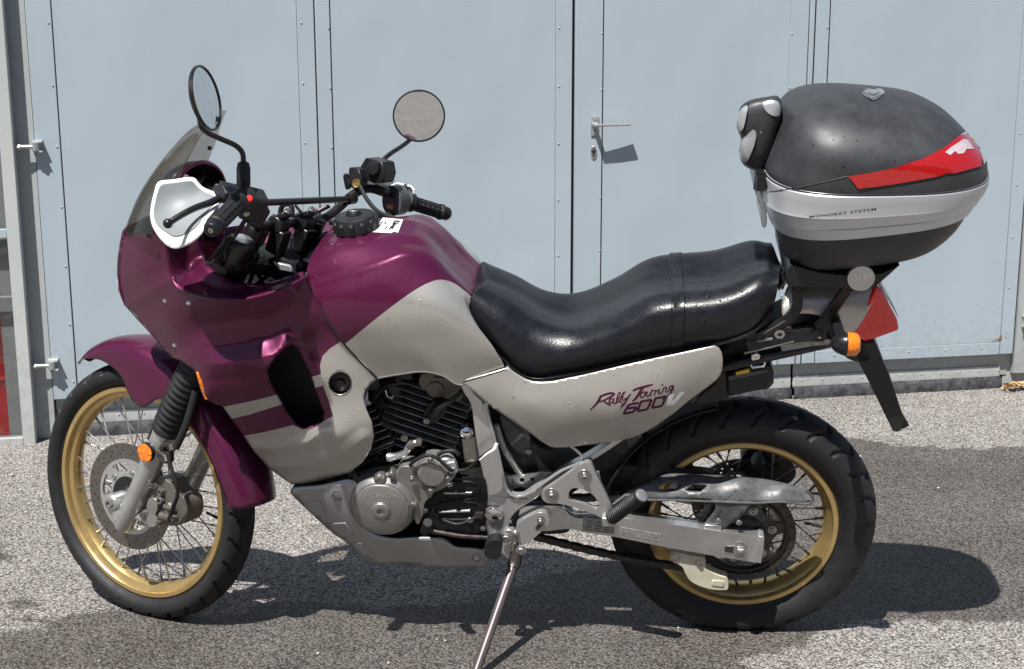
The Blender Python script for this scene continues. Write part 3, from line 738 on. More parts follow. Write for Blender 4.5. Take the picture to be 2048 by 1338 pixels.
# right-hand post with its hinge
px0 = xd1+.004
rp = gthing('gate_post', 'pale grey gate post with a hinge at the right edge', 'gate post', px0)
s = MB(); gbox(s, px0-.02, px0+.45, .040, .12, .0, ZT, px0); s.build('post', 'gate_pale_grey', rp)
s = MB(); gbox(s, px0+.012, px0+.45, .012, .0395, .06, ZT, px0); s.build('cover_plate', 'post_grey', rp, bevel=.002)
q = W(2043, 641, .02); s = MB(); s.tube([(q.x-px0, -.016, q.z-.020), (q.x-px0, -.016, q.z+.020)], .011, 14); s.box((q.x-px0+.02, -.004, q.z+.022), .05, .03, .005); s.box((q.x-px0+.02, -.004, q.z-.022), .05, .03, .005); s.tube([(q.x-px0, -.016, q.z), (q.x-px0+.06, -.016, q.z)], .007, 10)
s.build('hinge', 'gate_pale_grey', rp)
# ---- the hall behind (dark, seen only through the panes and the gaps)
hb = gthing('hall', 'dark interior of the hall seen through the grimy panes', 'building', gx0)
s = MB()
gbox(s, gx0-.2, px0+.45, 3.0, 3.1, 0, ZT+.4, gx0); gbox(s, gx0-.3, gx0-.2, .1, 3.1, 0, ZT+.4, gx0); gbox(s, px0+.45, px0+.55, .0, 3.1, 0, ZT+.4, gx0); s.build('inner_wall', 'hall_dark', hb)
s = MB(); gbox(s, gx0-.3, px0+.55, -.02, 3.1, ZT+.4, ZT+.5, gx0); s.build('roof', 'hall_dark', hb)
s = MB(); gbox(s, gx0-.3, px0+.55, -.02, .3, ZT+.003, ZT+.4, gx0); s.build('lintel', 'post_grey', hb)
# things kept just inside the glazed leaf
q = W(20, 790, 0); rb = gthing('red_tub', 'red plastic tub standing behind the lowest grimy pane', 'tub', q.x)
s = MB(); s.lathe((0, .17, 0.003), (0, 0, 1), [(.10, 0), (.135, .22), (.145, .225), (.145, .235), (.130, .235), (.098, .01)], 36); s.build('tub_body', 'red_tub', rb)
q = W(20, 700, 0); rc = gthing('red_sheet', 'dark red cloth hanging behind the lower pane', 'cloth', q.x)
G = [[(x, .36+.03*math.sin(18*x)+.012*math.sin(41*x), z) for z in np.linspace(.02, .66, 12)] for x in np.linspace(-.14, .2, 40)]
s = MB(); s.grid(np.array(G)); s.build('cloth', 'red_cloth', rc)
s = MB()
for k in range(70):
    g_ = ground_pt(rng.uniform(0, 2048), rng.uniform(860, 1338)); r = rng.uniform(.0025, .006)*(1 if k % 9 else 1.6)
    s.ball((g_[0], g_[1], r*.55), r, 7, (1, rng.uniform(.6, 1), rng.uniform(.5, .8)))
mat('pebble', (.50, .47, .43), .8, grain=(60, .5))
pbl = s.build('pebbles', 'pebble', ang=80); pbl['kind'] = 'stuff'; pbl['label'] = 'loose pale pebbles and grit scattered on the asphalt'; pbl['category'] = 'pebbles'
# ---- unseen hall added behind the camera, to darken what mirrors and paint reflect
oy = thing('unseen_hall', 'added unseen grey hall with windows, for mirrors and paint to reflect', 'building', (0, -13, 0))
mat('render_grey', (.16, .155, .15), .9, grain=(3, .3)); mat('roof_tile', (.11, .06, .045), .85, grain=(8, .4)); mat('window_dark', (.03, .035, .04), .1)
s = MB(); s.box((0, -4, 2.6), 46, 8, 5.2); s.build('wall', 'render_grey', oy)
s = MB(); s.add([(-23.6, .6, 5.1), (23.6, .6, 5.1), (23.6, -4, 7.9), (-23.6, -4, 7.9), (23.6, -8.6, 5.1), (-23.6, -8.6, 5.1)], [(0, 1, 2, 3), (3, 2, 4, 5), (0, 3, 5), (1, 4, 2)]); s.build('roof', 'roof_tile', oy)
for k in range(12):
    s = MB(); s.box((-21+k*3.8, .01, 2.4), 1.7, .06, 1.6); s.build('window', 'window_dark', oy)
# dry leaves blown into the right corner
s = MB()
for k in range(46):
    a = W(1995+rng.uniform(0, 70), 772, .0); c = Vector((a.x, -.02-abs(rng.normal(0, .035)), .008+rng.uniform(0, .022)))
    M = Matrix.Rotation(rng.uniform(0, 6.3), 3, 'Z') @ Matrix.Rotation(rng.uniform(-.9, .9), 3, 'X'); l = rng.uniform(.012, .028); w_ = l*rng.uniform(.2, .45)
    s.add([c+M @ Vector(v) for v in ((-l, 0, 0), (-l*.3, w_, .002), (l*.5, w_*.7, .003), (l, 0, .001), (l*.5, -w_*.7, .004), (-l*.3, -w_, .003))], [(0, 1, 2, 3, 4, 5)])
lv = s.build('dry_leaves', 'straw'); lv.matrix_world = GATE_M; lv['kind'] = 'stuff'; lv['label'] = 'dry tan leaves blown into the corner by the gate post'; lv['category'] = 'leaves'

# ================================================================== THE MOTORCYCLE
bike = thing('motorcycle', 'burgundy and silver touring motorcycle with a top case, parked on its side stand', 'motorcycle')
bike.matrix_world = Matrix(((BM[0][0], BM[0][1], BM[0][2], BT[0]), (BM[1][0], BM[1][1], BM[1][2], BT[1]), (BM[2][0], BM[2][1], BM[2][2], BT[2]), (0, 0, 0, 1)))

# ---- wheels
def tyre_mesh(Rr, Ro, hw, npit, rim_hw, slick, seed):
    """tyre section with real tread grooves; returns an MB around the y axis at the origin"""
    rg = np.random.default_rng(seed)
    h = Ro-Rr; prof = []
    pts = [(Rr-.006, rim_hw-.003), (Rr+.004, rim_hw+.001), (Rr+h*.16, hw*.84), (Rr+h*.38, hw*.985), (Rr+h*.52, hw), (Rr+h*.64, hw*.955), (Rr+h*.80, hw*.76), (Rr+h*.93, hw*.45), (Ro, 0)]
    C = crom(pts, 27); C = np.vstack([C, C[:-1][::-1]*np.array([1, -1])]); na = npit*24; k = len(C)
    tread0 = Rr+h*.50
    vv = []; tan = np.gradient(C, axis=0); nrm = np.c_[tan[:, 1], -tan[:, 0]]; nrm /= np.linalg.norm(nrm, axis=1)[:, None]
    sgn = np.sign((nrm[:, 0]*(C[:, 0]-(Rr+h*.5))+nrm[:, 1]*C[:, 1])); nrm *= np.where(sgn == 0, 1, sgn)[:, None]
    for i in range(na):
        a = 2*PI*i/na
        for j in range(k):
            r, y = C[j]; d = 0.0
            if r > tread0 or abs(y) < hw*.8 and r > tread0:
                s_ = abs(y)/hw; side = 0 if y >= 0 else .5
                ph = (i/24+side+ (.95*s_ if slick else .75*s_)) % 1.0
                if .30 < s_ < .985 and abs(ph-.5) < (.085 if slick else .075): d = .0062
                if slick and .12 < s_ < .55 and abs((ph+.45-1.2*s_) % 1.0-.5) < .07: d = .0055
                if not slick and s_ < .34 and abs((i/24*1.0+1.6*s_+side) % 1.0-.5) < .09: d = .0036
                if not slick and .36 < s_ < .42: d = max(d, .002)
                e = (r-tread0)/(h*.04); d *= min(1, max(0, e))
            if abs(r-(Rr+h*.30)) < h*.02 : d = -.0008
            rr = r-nrm[j, 0]*d; yy = y-nrm[j, 1]*d
            vv.append((rr*math.cos(a), yy, rr*math.sin(a)))
    ff = [(i*k+j, i*k+j+1, ((i+1) % na)*k+j+1, ((i+1) % na)*k+j) for i in range(na) for j in range(k-1)]
    mb = MB(); mb.add(vv, ff); return mb
def wheel(name, ctr, Rr, hw_rim, Ro, hw, npit, M, slick, hub_r, hub_w, seed):
    T = M @ Matrix.Translation(ctr)
    hubm = MB()
    hubm.lathe((0, -hub_w, 0), (0, 1, 0), [(.016, 0), (.020, .002), (hub_r, .006), (hub_r+.004, .010), (hub_r, .014), (hub_r*.72, .024), (hub_r*.62, hub_w), (hub_r*.72, 2*hub_w-.024), (hub_r, 2*hub_w-.014), (hub_r+.004, 2*hub_w-.010), (hub_r, 2*hub_w-.006), (.020, 2*hub_w-.002), (.016, 2*hub_w)], 40)
    hub = hubm.xf(T).build(name, 'engine_black', bike)
    rm = MB(); f = hw_rim
    rm.lathe((0, 0, 0), (0, 1, 0), [(Rr, f), (Rr-.003, f+.003), (Rr-.013, f+.0025), (Rr-.016, f-.001), (Rr-.018, f-.009), (Rr-.028, f*.55), (Rr-.0335, f*.28), (Rr-.035, 0), (Rr-.0335, -f*.28), (Rr-.028, -f*.55), (Rr-.018, -f+.009), (Rr-.016, -f+.001), (Rr-.013, -f-.0025), (Rr-.003, -f-.003), (Rr, -f), (Rr-.010, -f+.004), (Rr-.014, -f*.5), (Rr-.020, 0), (Rr-.014, f*.5), (Rr-.010, f-.004)], 120, closed=True)
    rim = rm.xf(T).build('rim', 'gold', hub, ang=30)
    ty = tyre_mesh(Rr, Ro, hw, npit, f, slick, seed).xf(T).build('tyre', 'tyre_rubber', hub, ang=50)
    # spokes: four kinds (side x lacing direction), nine of each
    ri = Rr-.036
    protos = {}
    for k in range(36):
        side = 1 if k % 2 else -1; dr = 1 if (k//2) % 2 else -1; key = (side, dr)
        a0 = 2*PI*(k)/36
        if key not in protos:
            s = MB(); ah = dr*R(62); p0 = Vector((hub_r*math.cos(ah), side*(hub_w-.010), hub_r*math.sin(ah))); p1 = Vector((ri+.002, side*.006, 0))
            dv = (p1-p0).normalized(); s.tube([p0, p1], .0019, 7); s.tube([p1-dv*.020, p1-dv*.002], .0033, 8); s.lathe(p1-dv*.003, dv, [(.0042, 0), (.0042, .004)], 8)
            o = s.build('spoke', 'steel' if not slick else 'dark_steel', hub); protos[key] = o
        else: o = protos[key].copy(); COL.objects.link(o); o.parent = hub
        o.matrix_local = T @ Matrix.Rotation(-a0, 4, 'Y')
    s = MB(); s.tube([(-(Rr-.035)+.0, 0, .0), (-(Rr-.035)+.042, 0, .004)], [.0045, .0035], 10); s.xf(T @ Matrix.Rotation(R(-6), 4, 'Y')).build('valve', 'rubber', hub)
    return hub
fw = wheel('front_wheel', (WB, 0, FZ), .2787, .030, .3385, .047, 30, STM, False, .040, .052, 3)
rw = wheel('rear_wheel', (0, 0, RZ), .2325, .041, .3270, .063, 26, Matrix.Identity(4), True, .062, .058, 5)
def ring_holes(n, rad, r, c, y, ph=0, seg=8, sx=1):
    return [[(c[0]+rad*math.cos(a)+r*math.cos(b), y, c[1]+rad*math.sin(a)+r*math.sin(b)) for b in np.linspace(0, 2*PI, seg+1)[:-1]] for a in (2*PI*k/n+ph for k in range(n))]
def circ3(c, y, r, n=48): return [(c[0]+r*math.cos(a), y, c[1]+r*math.sin(a)) for a in np.linspace(0, 2*PI, n+1)[:-1]]
def disc(parent, c, y, r1, r0, M, rc, wmat='disc_steel', nh=20):
    s = MB(); s.plate(circ3(c, y, r1, 72), (0, -.0045, 0), [circ3(c, y, r0, 60)]+ring_holes(nh, r1-.009, .0030, c, y)+ring_holes(nh, r1-.018, .0030, c, y, PI/nh)+ring_holes(nh, r1-.027, .0030, c, y, .5*PI/nh))
    d = s.xf(M).build('brake_disc', wmat, parent)
    # carrier with cut-outs and rivets
    ws = []
    for k in range(6):
        a0 = 2*PI*k/6+.2; q = [(r0-.009, a0-.36), (r0-.009, a0+.36), (rc+.010, a0+.28), (rc+.006, a0), (rc+.010, a0-.28)]
        ws.append([(c[0]+r*math.cos(a), y+.002, c[1]+r*math.sin(a)) for r, a in [(r0-.009, a0-.36), (r0-.0075, a0-.18), (r0-.007, a0), (r0-.0075, a0+.18), (r0-.009, a0+.36), (rc+.012, a0+.26), (rc+.007, a0), (rc+.012, a0-.26)]])
    s = MB(); s.plate(circ3(c, y+.002, r0+.0015, 60), (0, -.007, 0), [circ3(c, y+.002, rc*.55, 36)]+ws); s.xf(M).build('disc_carrier', 'caliper_paint' if nh < 1 else 'aluminium', parent)
    pr_ = None
    for k in range(6):
        a = 2*PI*k/6+.2+PI/6; T = M @ Matrix.Translation((c[0]+(rc+.012)*math.cos(a), y+.002, c[1]+(rc+.012)*math.sin(a)))
        if pr_ is None: s = MB(); s.bolt((0, 0, 0), (0, 1, 0), .0058, .004); pr_ = o = s.build('disc_bolt', 'steel', parent)
        else: o = pr_.copy(); COL.objects.link(o); o.parent = parent
        o.matrix_local = T
disc(fw, (WB, FZ), .066, .1385, .097, STM, .052)
s = MB(); s.lathe((WB, .040, FZ), (0, 1, 0), [(.060, 0), (.060, .020), (.052, .030), (.030, .034), (.022, .046)], 40); s.xf(STM).build('hub_cover', 'engine_black', fw, bevel=.001)
disc(rw, (0, RZ), -.075, .120, .085, Matrix.Identity(4), .050)

# ---- front fork (steered); each leg a part
def leg_pt(t, y): return Vector((1.508-.4695*t, y, .262+.8829*t))
def on_leg(y, x0, z0, t): return Vector((x0-.4695*t, y, z0+.8829*t))
P0L = VS(246, 1052, .105); fo = (P0L.x, P0L.z)
for sgn in (1, -1):
    y = .105*sgn
    a = lambda t: on_leg(y, fo[0], fo[1], t)
    ax = Vector((-.4695, 0, .8829))
    s = MB(); s.lathe(a(0), ax, [(.010, -.004), (.021, -.003), (.0245, .004), (.0255, .06), (.0255, .16), (.0275, .20), (.0275, .245), (.0295, .25), (.0295, .300), (.031, .302), (.031, .318), (.028, .320)], 28)
    s.tube([a(.02)+Vector((.012, 0, .004)), Vector((WB, y, FZ))], [.024, .021], 18)     # axle boss reaching forward
    s.lathe(Vector((WB, y-.026*sgn*0, FZ)), (0, sgn, 0), [(.022, -.024), (.022, .022), (.018, .026)], 22)
    leg = s.xf(STM).build('fork_leg', 'aluminium', bike, ang=30)
    # pinch bolts and caliper lugs
    s = MB(); s.lathe(Vector((WB, y, FZ)), (0, sgn, 0), [(.012, .024), (.012, .032), (.007, .033), (.007, .028)], 6)
    s.xf(STM).build('axle_end', 'steel', leg)
    # rubber gaiter
    pr = [(.029, .312), (.036, .314), (.037, .330)]
    for k in range(15):
        h = .334+k*.0172; e = .0385+.0015*math.sin(k*.4)
        pr += [(.0330, h), (e, h+.005), (e, h+.0115), (.0330, h+.0166)]
    pr += [(.036, .596), (.036, .612), (.028, .614)]
    s = MB(); s.lathe(a(0), ax, pr, 30); s.xf(STM).build('gaiter', 'rubber', leg, ang=60)
    s = MB(); s.tube([a(.60), a(.92)], .0215, 20); s.xf(STM).build('stanchion', 'satin_black', leg)
# axle
s = MB(); s.tube([(WB, -.10, FZ), (WB, .10, FZ)], .010, 14); s.xf(STM).build('front_axle', 'steel', bike)
# fork brace and lower mudguard stay between the legs
s = MB()
for sgn in (1, -1): s.box(on_leg(.098*sgn, fo[0]+.02, fo[1], .285), .05, .014, .045, Matrix.Rotation(-RAKE, 3, 'Y'))
s.tube([on_leg(.098, fo[0]+.03, fo[1], .30), on_leg(.06, fo[0]+.05, fo[1], .345), on_leg(-.06, fo[0]+.05, fo[1], .345), on_leg(-.098, fo[0]+.03, fo[1], .30)], .011, 10, smooth=16)
s.xf(STM).build('fork_brace', 'satin_black', bike, bevel=.002)
# amber reflector on the left leg
c = VS(288, 906, .145); s = MB(); s.lathe(c-Vector((0, .014, 0)), (0, 1, .0), [(.018, 0), (.0245, .002), (.0245, .009)], 30); rf = s.xf(STM).build('fork_reflector', 'satin_black', bike)
s = MB(); n = 24; cc = c-Vector((0, .004, 0)); vv = [cc+Vector((0, .0045, 0))]+[cc+Vector((.0228*math.cos(2*PI*k/n), .0015+.0016*(k % 4 == 0), .0228*math.sin(2*PI*k/n))) for k in range(n)]
s.add(vv, [(0, 1+k, 1+(k+1) % n) for k in range(n)]); s.xf(STM).build('reflector_lens', 'orange_lens', rf, ang=5)
# caliper behind the left leg
cal = MB()
A = [(299, 968), (318, 955), (340, 965), (352, 985), (372, 1000), (376, 1030), (368, 1046), (345, 1052), (325, 1046), (312, 1030), (300, 1010)]
cal.plate(vpts(smooth_px(A, 40), .100, VS), (0, -.055, 0))
cb = cal.xf(STM).build('caliper', 'caliper_paint', bike, bevel=.005)
A = [(294, 1006), (298, 997), (306, 996), (313, 1002), (314, 1020), (310, 1030), (314, 1040), (311, 1052), (304, 1055), (296, 1051), (293, 1038), (297, 1027), (293, 1016)]
s = MB(); s.plate(vpts(smooth_px(A, 36), .112, VS), (0, -.03, 0)); s.xf(STM).build('pad_cover', 'cast_metal', cb, bevel=.004)
s = MB()
for (px, py, r) in ((325, 1000, .010), (343, 1012, .012), (332, 1033, .013), (352, 1034, .009), (326, 982, .008), (321, 1044, .006)):
    q = VS(px, py, .10); s.lathe(q, (0, 1, 0), [(r, -.01), (r, .010), (r*.8, .013), (r*.5, .013), (r*.45, .008)], 16)
for (px, py, r) in ((340, 1036, .010), (348, 1018, .007)):
    q = VS(px, py, .112); s.tube([q+Vector((.03, 0, 0)), q], r, 12)
s.xf(STM).build('caliper_bolts', 'caliper_paint', cb)
for (px, py) in ((299, 972), (282, 1031), (277, 1046)):
    q = VS(px, py, .118); s = MB(); s.bolt(q-Vector((0, .02, 0)), (0, 1, 0), .0075, .02); s.xf(STM).build('mount_bolt', 'steel', cb)
s = MB()
q0 = VS(268, 1030, .10); q1 = VS(300, 1045, .095); s.tube([q0, VS(283, 1035, .105), q1], .010, 10)
s.xf(STM).build('caliper_mount', 'aluminium', cb)
# brake hose with its guide
s = MB(); s.tube([VS(392, 780, .12), VS(372, 850, .13), VS(352, 895, .135)], .0095, 10, smooth=10)
s.tube([VS(352, 895, .135), VS(340, 905, .138), VS(341, 930, .14), VS(352, 965, .14), VS(355, 990, .135), VS(347, 1012, .13), VS(341, 1030, .125)], .0050, 10, smooth=40)
s.xf(STM).build('brake_hose', 'rubber', bike)
s = MB(); s.tube([VS(320, 912, .12), VS(326, 893, .128), VS(340, 890, .135), VS(345, 902, .14)], .007, 8, smooth=14); s.box(VS(333, 912, .125), .03, .02, .026); s.tube([VS(318, 903, .13), VS(330, 915, .135), VS(333, 925, .14)], .006, 8); s.xf(STM).build('hose_clamp', 'dark_steel', bike)

# ---- front mudguard (steered): swept over the tyre, deep sides by the fork
def fender():
    ths = [54, 58, 66, 76, 86, 94, 100, 106, 112, 120, 130, 140, 150, 160, 168, 173]
    G = []
    for th in ths:
        t_ = R(th); u = th
        Rt = np.interp(u, [54, 60, 75, 95, 115, 140, 160, 173], [.385, .392, .402, .408, .402, .392, .388, .392])
        hw = np.interp(u, [54, 58, 66, 80, 95, 115, 140, 160, 173], [.018, .036, .054, .066, .072, .076, .074, .072, .066])
        low = np.interp(u, [54, 60, 70, 80, 88, 94, 100, 106, 112, 120, 130, 145, 160, 173], [.378, .374, .362, .340, .305, .262, .250, .262, .300, .315, .312, .315, .322, .332])
        cr = Rt-.010-.25*(hw-.02)
        sec = [(low, hw*1.02), ((low+cr)/2, hw*1.05), (cr, hw), (Rt-.006, hw*.62), (Rt, hw*.28), (Rt+.001, 0)]
        sec = sec+[(r, -y) for r, y in sec[:-1][::-1]]
        C = crom(sec, 33); G.append([(WB+r*math.cos(t_), y, FZ+r*math.sin(t_)) for r, y in C])
    G = np.array(G); G = np.stack([crom(G[:, j], 70) for j in range(G.shape[1])], 1)
    s = MB(); s.grid(G); return s.xf(STM).build('front_mudguard', 'burgundy_paint', bike, solid=.003, ang=60)
fender()

# ---- side fairings
FA = [(247, 472), (241, 503), (237.5, 539), (240, 584), (249, 611), (269, 633), (310, 678), (343, 714), (362, 722), (384, 738), (394, 749), (413, 800), (446, 814), (487, 871), (510, 905), (545, 942), (583, 969),
      (612, 967), (650, 959), (700, 945), (726, 924), (742, 898), (748, 872), (744, 845), (733, 820), (727, 798), (731, 780), (741, 768), (754, 757), (724, 722), (690, 690), (662, 650), (640, 615), (624, 580), (614, 553),
      (580, 571), (543, 586), (500, 597), (462, 600), (430, 599), (399, 592), (372, 584), (354, 573), (342, 548), (334, 515), (330, 490), (326, 462)]
VENT = [(533, 741), (550, 716), (572, 694), (584, 688), (597, 696), (607, 716), (621, 750), (633, 785), (647, 826), (646, 840), (630, 851), (607, 857), (592, 849), (576, 829), (558, 797), (540, 765)]
PLUG = [(680+23*math.cos(a), 767+23*math.sin(a)) for a in np.linspace(0, 2*PI, 21)[:-1]]
FC = [(247, 472, .05), (237, 539, .045), (249, 611, .05), (280, 643, .075), (310, 678, .098), (345, 716, .130), (384, 738, .175), (394, 750, .190), (413, 800, .196), (446, 815, .182), (487, 871, .150), (510, 905, .136), (545, 942, .122), (585, 968, .112),
      (290, 480, .115), (326, 465, .150), (285, 545, .115), (332, 505, .160), (342, 548, .172), (300, 590, .125), (354, 573, .190), (399, 592, .220), (462, 600, .238), (543, 586, .228), (580, 571, .205), (614, 553, .168),
      (350, 606, .176), (400, 618, .204), (470, 620, .219), (550, 606, .212), (610, 592, .170),
      (340, 650, .152), (405, 660, .186), (480, 655, .208), (560, 645, .200), (640, 640, .166),
      (400, 700, .196), (480, 692, .216), (550, 680, .212), (600, 660, .186),
      (380, 726, .180), (420, 729, .218), (480, 722, .240), (545, 711, .242), (578, 682, .214),
      (430, 760, .212), (500, 760, .230), (548, 750, .238), (470, 815, .194), (545, 805, .208), (510, 860, .166), (575, 850, .186),
      (690, 690, .166), (610, 690, .172), (660, 800, .172), (646, 840, .178), (754, 757, .163), (727, 798, .168), (745, 850, .172), (748, 875, .168), (720, 935, .152), (650, 959, .130),
      (600, 880, .184), (680, 870, .186), (620, 915, .172), (700, 905, .170), (560, 920, .146), (700, 750, .168), (640, 620, .168)]
CR = [([(372, 729), (420, 729), (480, 722), (545, 711), (562, 697)], .012, 32), ([(249, 611), (300, 584), (346, 556)], .007, 26),
      ([(498, 894), (555, 896), (615, 884), (650, 858)], .005, 18), ([(540, 934), (610, 930), (680, 912), (728, 876)], .006, 20), ([(650, 640), (690, 690), (754, 757)], .003, 10)]
STR1 = [(440, 815), (452, 840), (500, 829), (566, 808), (590, 800), (610, 792), (650, 776), (650, 748), (636, 750), (610, 758), (560, 788), (500, 803)]
SIL = [(480, 873), (520, 866), (560, 857), (586, 850), (606, 859), (632, 853), (648, 842), (666, 832), (657, 800), (646, 772), (642, 748), (640, 730), (645, 712), (660, 697), (686, 680), (790, 760), (760, 900), (700, 990), (560, 990), (480, 900)]
HOLE1 = [(x, y) for x, y in VENT]
left = skin(FA, FC, holes=(VENT, PLUG), regions=((STR1, 1), (SIL, 1), ([(630, 776), (646, 771), (657, 800), (666, 832), (648, 838), (640, 800)], 0)), step=5, creases=CR)
face_left(left)
sf = left.build('side_fairing', ['burgundy_paint', 'silver_paint'], bike, solid=.004, recalc=False, ang=60)
face_left(left); rm_ = left.mirrored()
sf2 = rm_.build('side_fairing', ['burgundy_paint', 'silver_paint'], bike, solid=.004, recalc=False, ang=60)
# inward lip round the vent, plug and lower pressing
evF = rbf(FC, CR)
def lip(name, loop, depth, m, parent, out=0):
    P = smooth_px(loop, 60); s = MB()
    G = []
    for j, (sc, dy) in enumerate(((1.012, .0015), (1.0, .0005), (.985, -.006), (.965, -depth))):
        cx, cy = np.mean([p[0] for p in P]), np.mean([p[1] for p in P])
        G.append([tuple(V(cx+(x-cx)*sc, cy+(y-cy)*sc, float(evF(x, y))+dy)) for x, y in P])
    s.grid(np.array(G), wrap=True); return s.build(name, m, parent, ang=60)
lip('vent_lip', VENT, .055, 'burgundy_paint', sf)
s = MB(); P = smooth_px(PLUG, 30); 
q = V(680, 767, .150); s.lathe(q, (0, 1, 0), [(.034, -.02), (.034, .004), (.030, .007), (.024, .004), (.022, -.004), (.012, -.004), (.010, .002), (.004, .002)], 28); s.build('fairing_plug', 'black_plastic', sf)
lip('plug_recess', PLUG, .02, 'silver_paint', sf)
for px, py in ((377, 606), (349, 690), (330, 601)):
    q = V(px, py, float(evF(px, py))); s = MB(); s.lathe(q, (-.1, 1, .1), [(.0055, -.002), (.005, .002), (.003, .0032), (.0025, .002)], 12); s.build('fairing_screw', 'chrome', sf)
# near-black plate behind the vent, its colour standing for the dark cavity
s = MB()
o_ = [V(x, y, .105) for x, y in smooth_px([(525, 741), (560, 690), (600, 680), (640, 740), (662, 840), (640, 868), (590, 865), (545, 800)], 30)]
s.plate(o_, (0, -.02, 0)); s.build('dark_cavity_plate', 'deep_black', sf)
# cockpit pocket: the concave shelf between fairing edge and instruments
ro = [(326, 462, .150), (330, 490, .160), (334, 515, .166), (342, 548, .172), (354, 573, .190), (372, 584, .204), (399, 592, .220), (430, 599, .232), (462, 600, .238), (500, 597, .236), (543, 586, .228), (580, 571, .205), (614, 553, .168)]
ri = [(400, 430, .070), (401, 455, .070), (402, 485, .074), (404, 512, .085), (407, 522, .105), (415, 532, .128), (430, 545, .146), (446, 556, .156), (462, 564, .158), (490, 569, .156), (520, 570, .150), (565, 560, .142), (606, 545, .128)]
A = [[V(*p) for p in ro], [V(a[0]*.45+b_[0]*.55, a[1]*.45+b_[1]*.55+3, a[2]*.22+b_[2]*.78) for a, b_ in zip(ro, ri)], [V(*p) for p in ri], [V(p[0]+4, p[1]+10, p[2]-.035) for p in ri]]
G = surf(A, 60, 18); s = MB(); s.grid(G)
s.build('cockpit_shelf', 'burgundy_paint', sf, solid=.003, ang=60); s.mirrored().build('cockpit_shelf', 'burgundy_paint', sf2, solid=.003, ang=60)
s = MB(); s.tube([V(x_, y_, q_+.0005) for x_, y_, q_ in crom(ro, 70)], .0030, 8); s.build('fairing_edge', 'burgundy_paint', sf)  # thin bead added to catch a highlight line along the edge
# nose panel joining both sides, with the headlight in it
nl = [V(247, 472, .05), V(241, 503, .047), V(237.5, 539, .045), V(240, 584, .046), V(249, 611, .050)]
G = []
for p in crom([tuple(q) for q in nl], 16):
    G.append([(p[0]+.016*(1-(k/8-1)**2), p[1]*(1-k/8), p[2]) for k in range(17)])
s = MB(); s.grid(np.array(G)); ns = s.build('nose_panel', 'burgundy_paint', bike, solid=.004, ang=60)
c0 = Vector(nl[3]); s = MB(); 
s.lathe((c0.x+.006, 0, c0.z+.01), (1, 0, .05), [(.034, 0), (.032, .005), (.02, .008), (.002, .009)], 28); s.build('headlight', 'headlight_glass', ns)
low_ = [V(249, 611, .05), V(269, 633, .068), V(310, 678, .098), V(345, 716, .13)]
G = []
for p in crom([tuple(q) for q in low_], 14): G.append([(p[0]-.004*(1-abs(k/6-1)), p[1]*(1-k/6), p[2]+.004) for k in range(13)])
s = MB(); s.grid(np.array(G)); s.build('nose_underside', 'black_plastic', ns, solid=.003)
# amber indicator let into the front edge
I_ = [(391, 744), (397, 747), (405, 768), (416, 801), (409, 801), (400, 778)]
s = MB(); s.plate([V(x, y, float(evF(max(x, 396), y))+.003) for x, y in I_], (-.004, -.035, 0)); s.build('front_indicator', 'orange_lens', sf, bevel=.003)
s = MB(); s.mirrored(); r_ = MB(); r_.plate([Vector((p.x, -p.y, p.z)) for p in [V(x, y, float(evF(max(x, 396), y))+.003) for x, y in I_]], (-.004, .035, 0)); r_.build('front_indicator', 'orange_lens', sf2, bevel=.003)

# ---- windscreen
rows = [[(300, 478, .168), (318, 436, .165), (338, 396, .160), (356, 358, .150), (374, 318, .130), (399, 272, .103)],
        [(280, 473, .140), (302, 420, .132), (326, 370, .122), (352, 324, .108), (378, 290, .095), (408, 258, .074)],
        [(262, 471, .100), (288, 407, .092), (318, 353, .082), (350, 306, .070), (380, 272, .058), (414, 250, .042)],
        [(250, 470, .045), (276, 402, .042), (308, 349, .038), (344, 302, .032), (378, 267, .027), (420, 243, .020)],
        [(250, 459, 0), (277, 391, 0), (310, 338, 0), (347, 292, 0), (382, 257, 0), (426, 236, 0)]]
G = surf(rows, 34, 41, mirror=True); s = MB(); s.grid(G); ws_ = s.build('windscreen', 'smoked_screen', bike, solid=.003, ang=60)
for k in range(5):
    for sg in (1, -1):
        p = Vector(G[[1, 8, 16, 24, 30][k], 1 if sg > 0 else -2]); s = MB(); s.lathe(p, (-.2, sg, 0), [(.0055, -.001), (.005, .003), (.002, .004)], 10)
        if k < 3: s.build('screen_screw', 'satin_black', ws_)
# instrument hood (arched) and dials
hq = V(402, 329, 0); arch = []
hr = crom([tuple(V(*p)) for p in ((350, 372, .118), (358, 352, .105), (376, 334, .075), (402, 324, .030), (424, 331, -.022), (438, 346, -.055), (447, 368, -.082))], 31)
for dx, dz, sc in ((.055, -.020, .82), (.04, -.004, .92), (.02, .003, .98), (.008, .003, 1.0), (0, 0, 1.0)):
    c_h = hr.mean(0); arch.append([tuple(c_h+(p-c_h)*sc+np.array([dx, 0, dz])) for p in hr])
s = MB(); s.grid(np.array(arch)); hd = s.build('instrument_hood', 'satin_black', bike, solid=.004, ang=60)
rim_ = [Vector(p)+Vector((-.004, 0, 0)) for p in arch[-1]]
s = MB(); s.tube(rim_, .005, 10); s.build('hood_edge', 'burgundy_paint', hd)
s = MB(); s.box((hq.x+.04, 0, hq.z-.075), .03, .19, .10, Matrix.Rotation(R(-25), 3, 'Y')); dsh = s.build('dashboard', 'black_plastic', hd, bevel=.008)
for y in (.062, -.062):
    s = MB(); s.lathe((hq.x+.025, y*.75, hq.z-.065), (-1, 0, .45), [(.040, 0), (.042, .02), (.037, .022), (.035, .016), (.001, .016)], 30); s.build('dial', 'satin_black', hd)

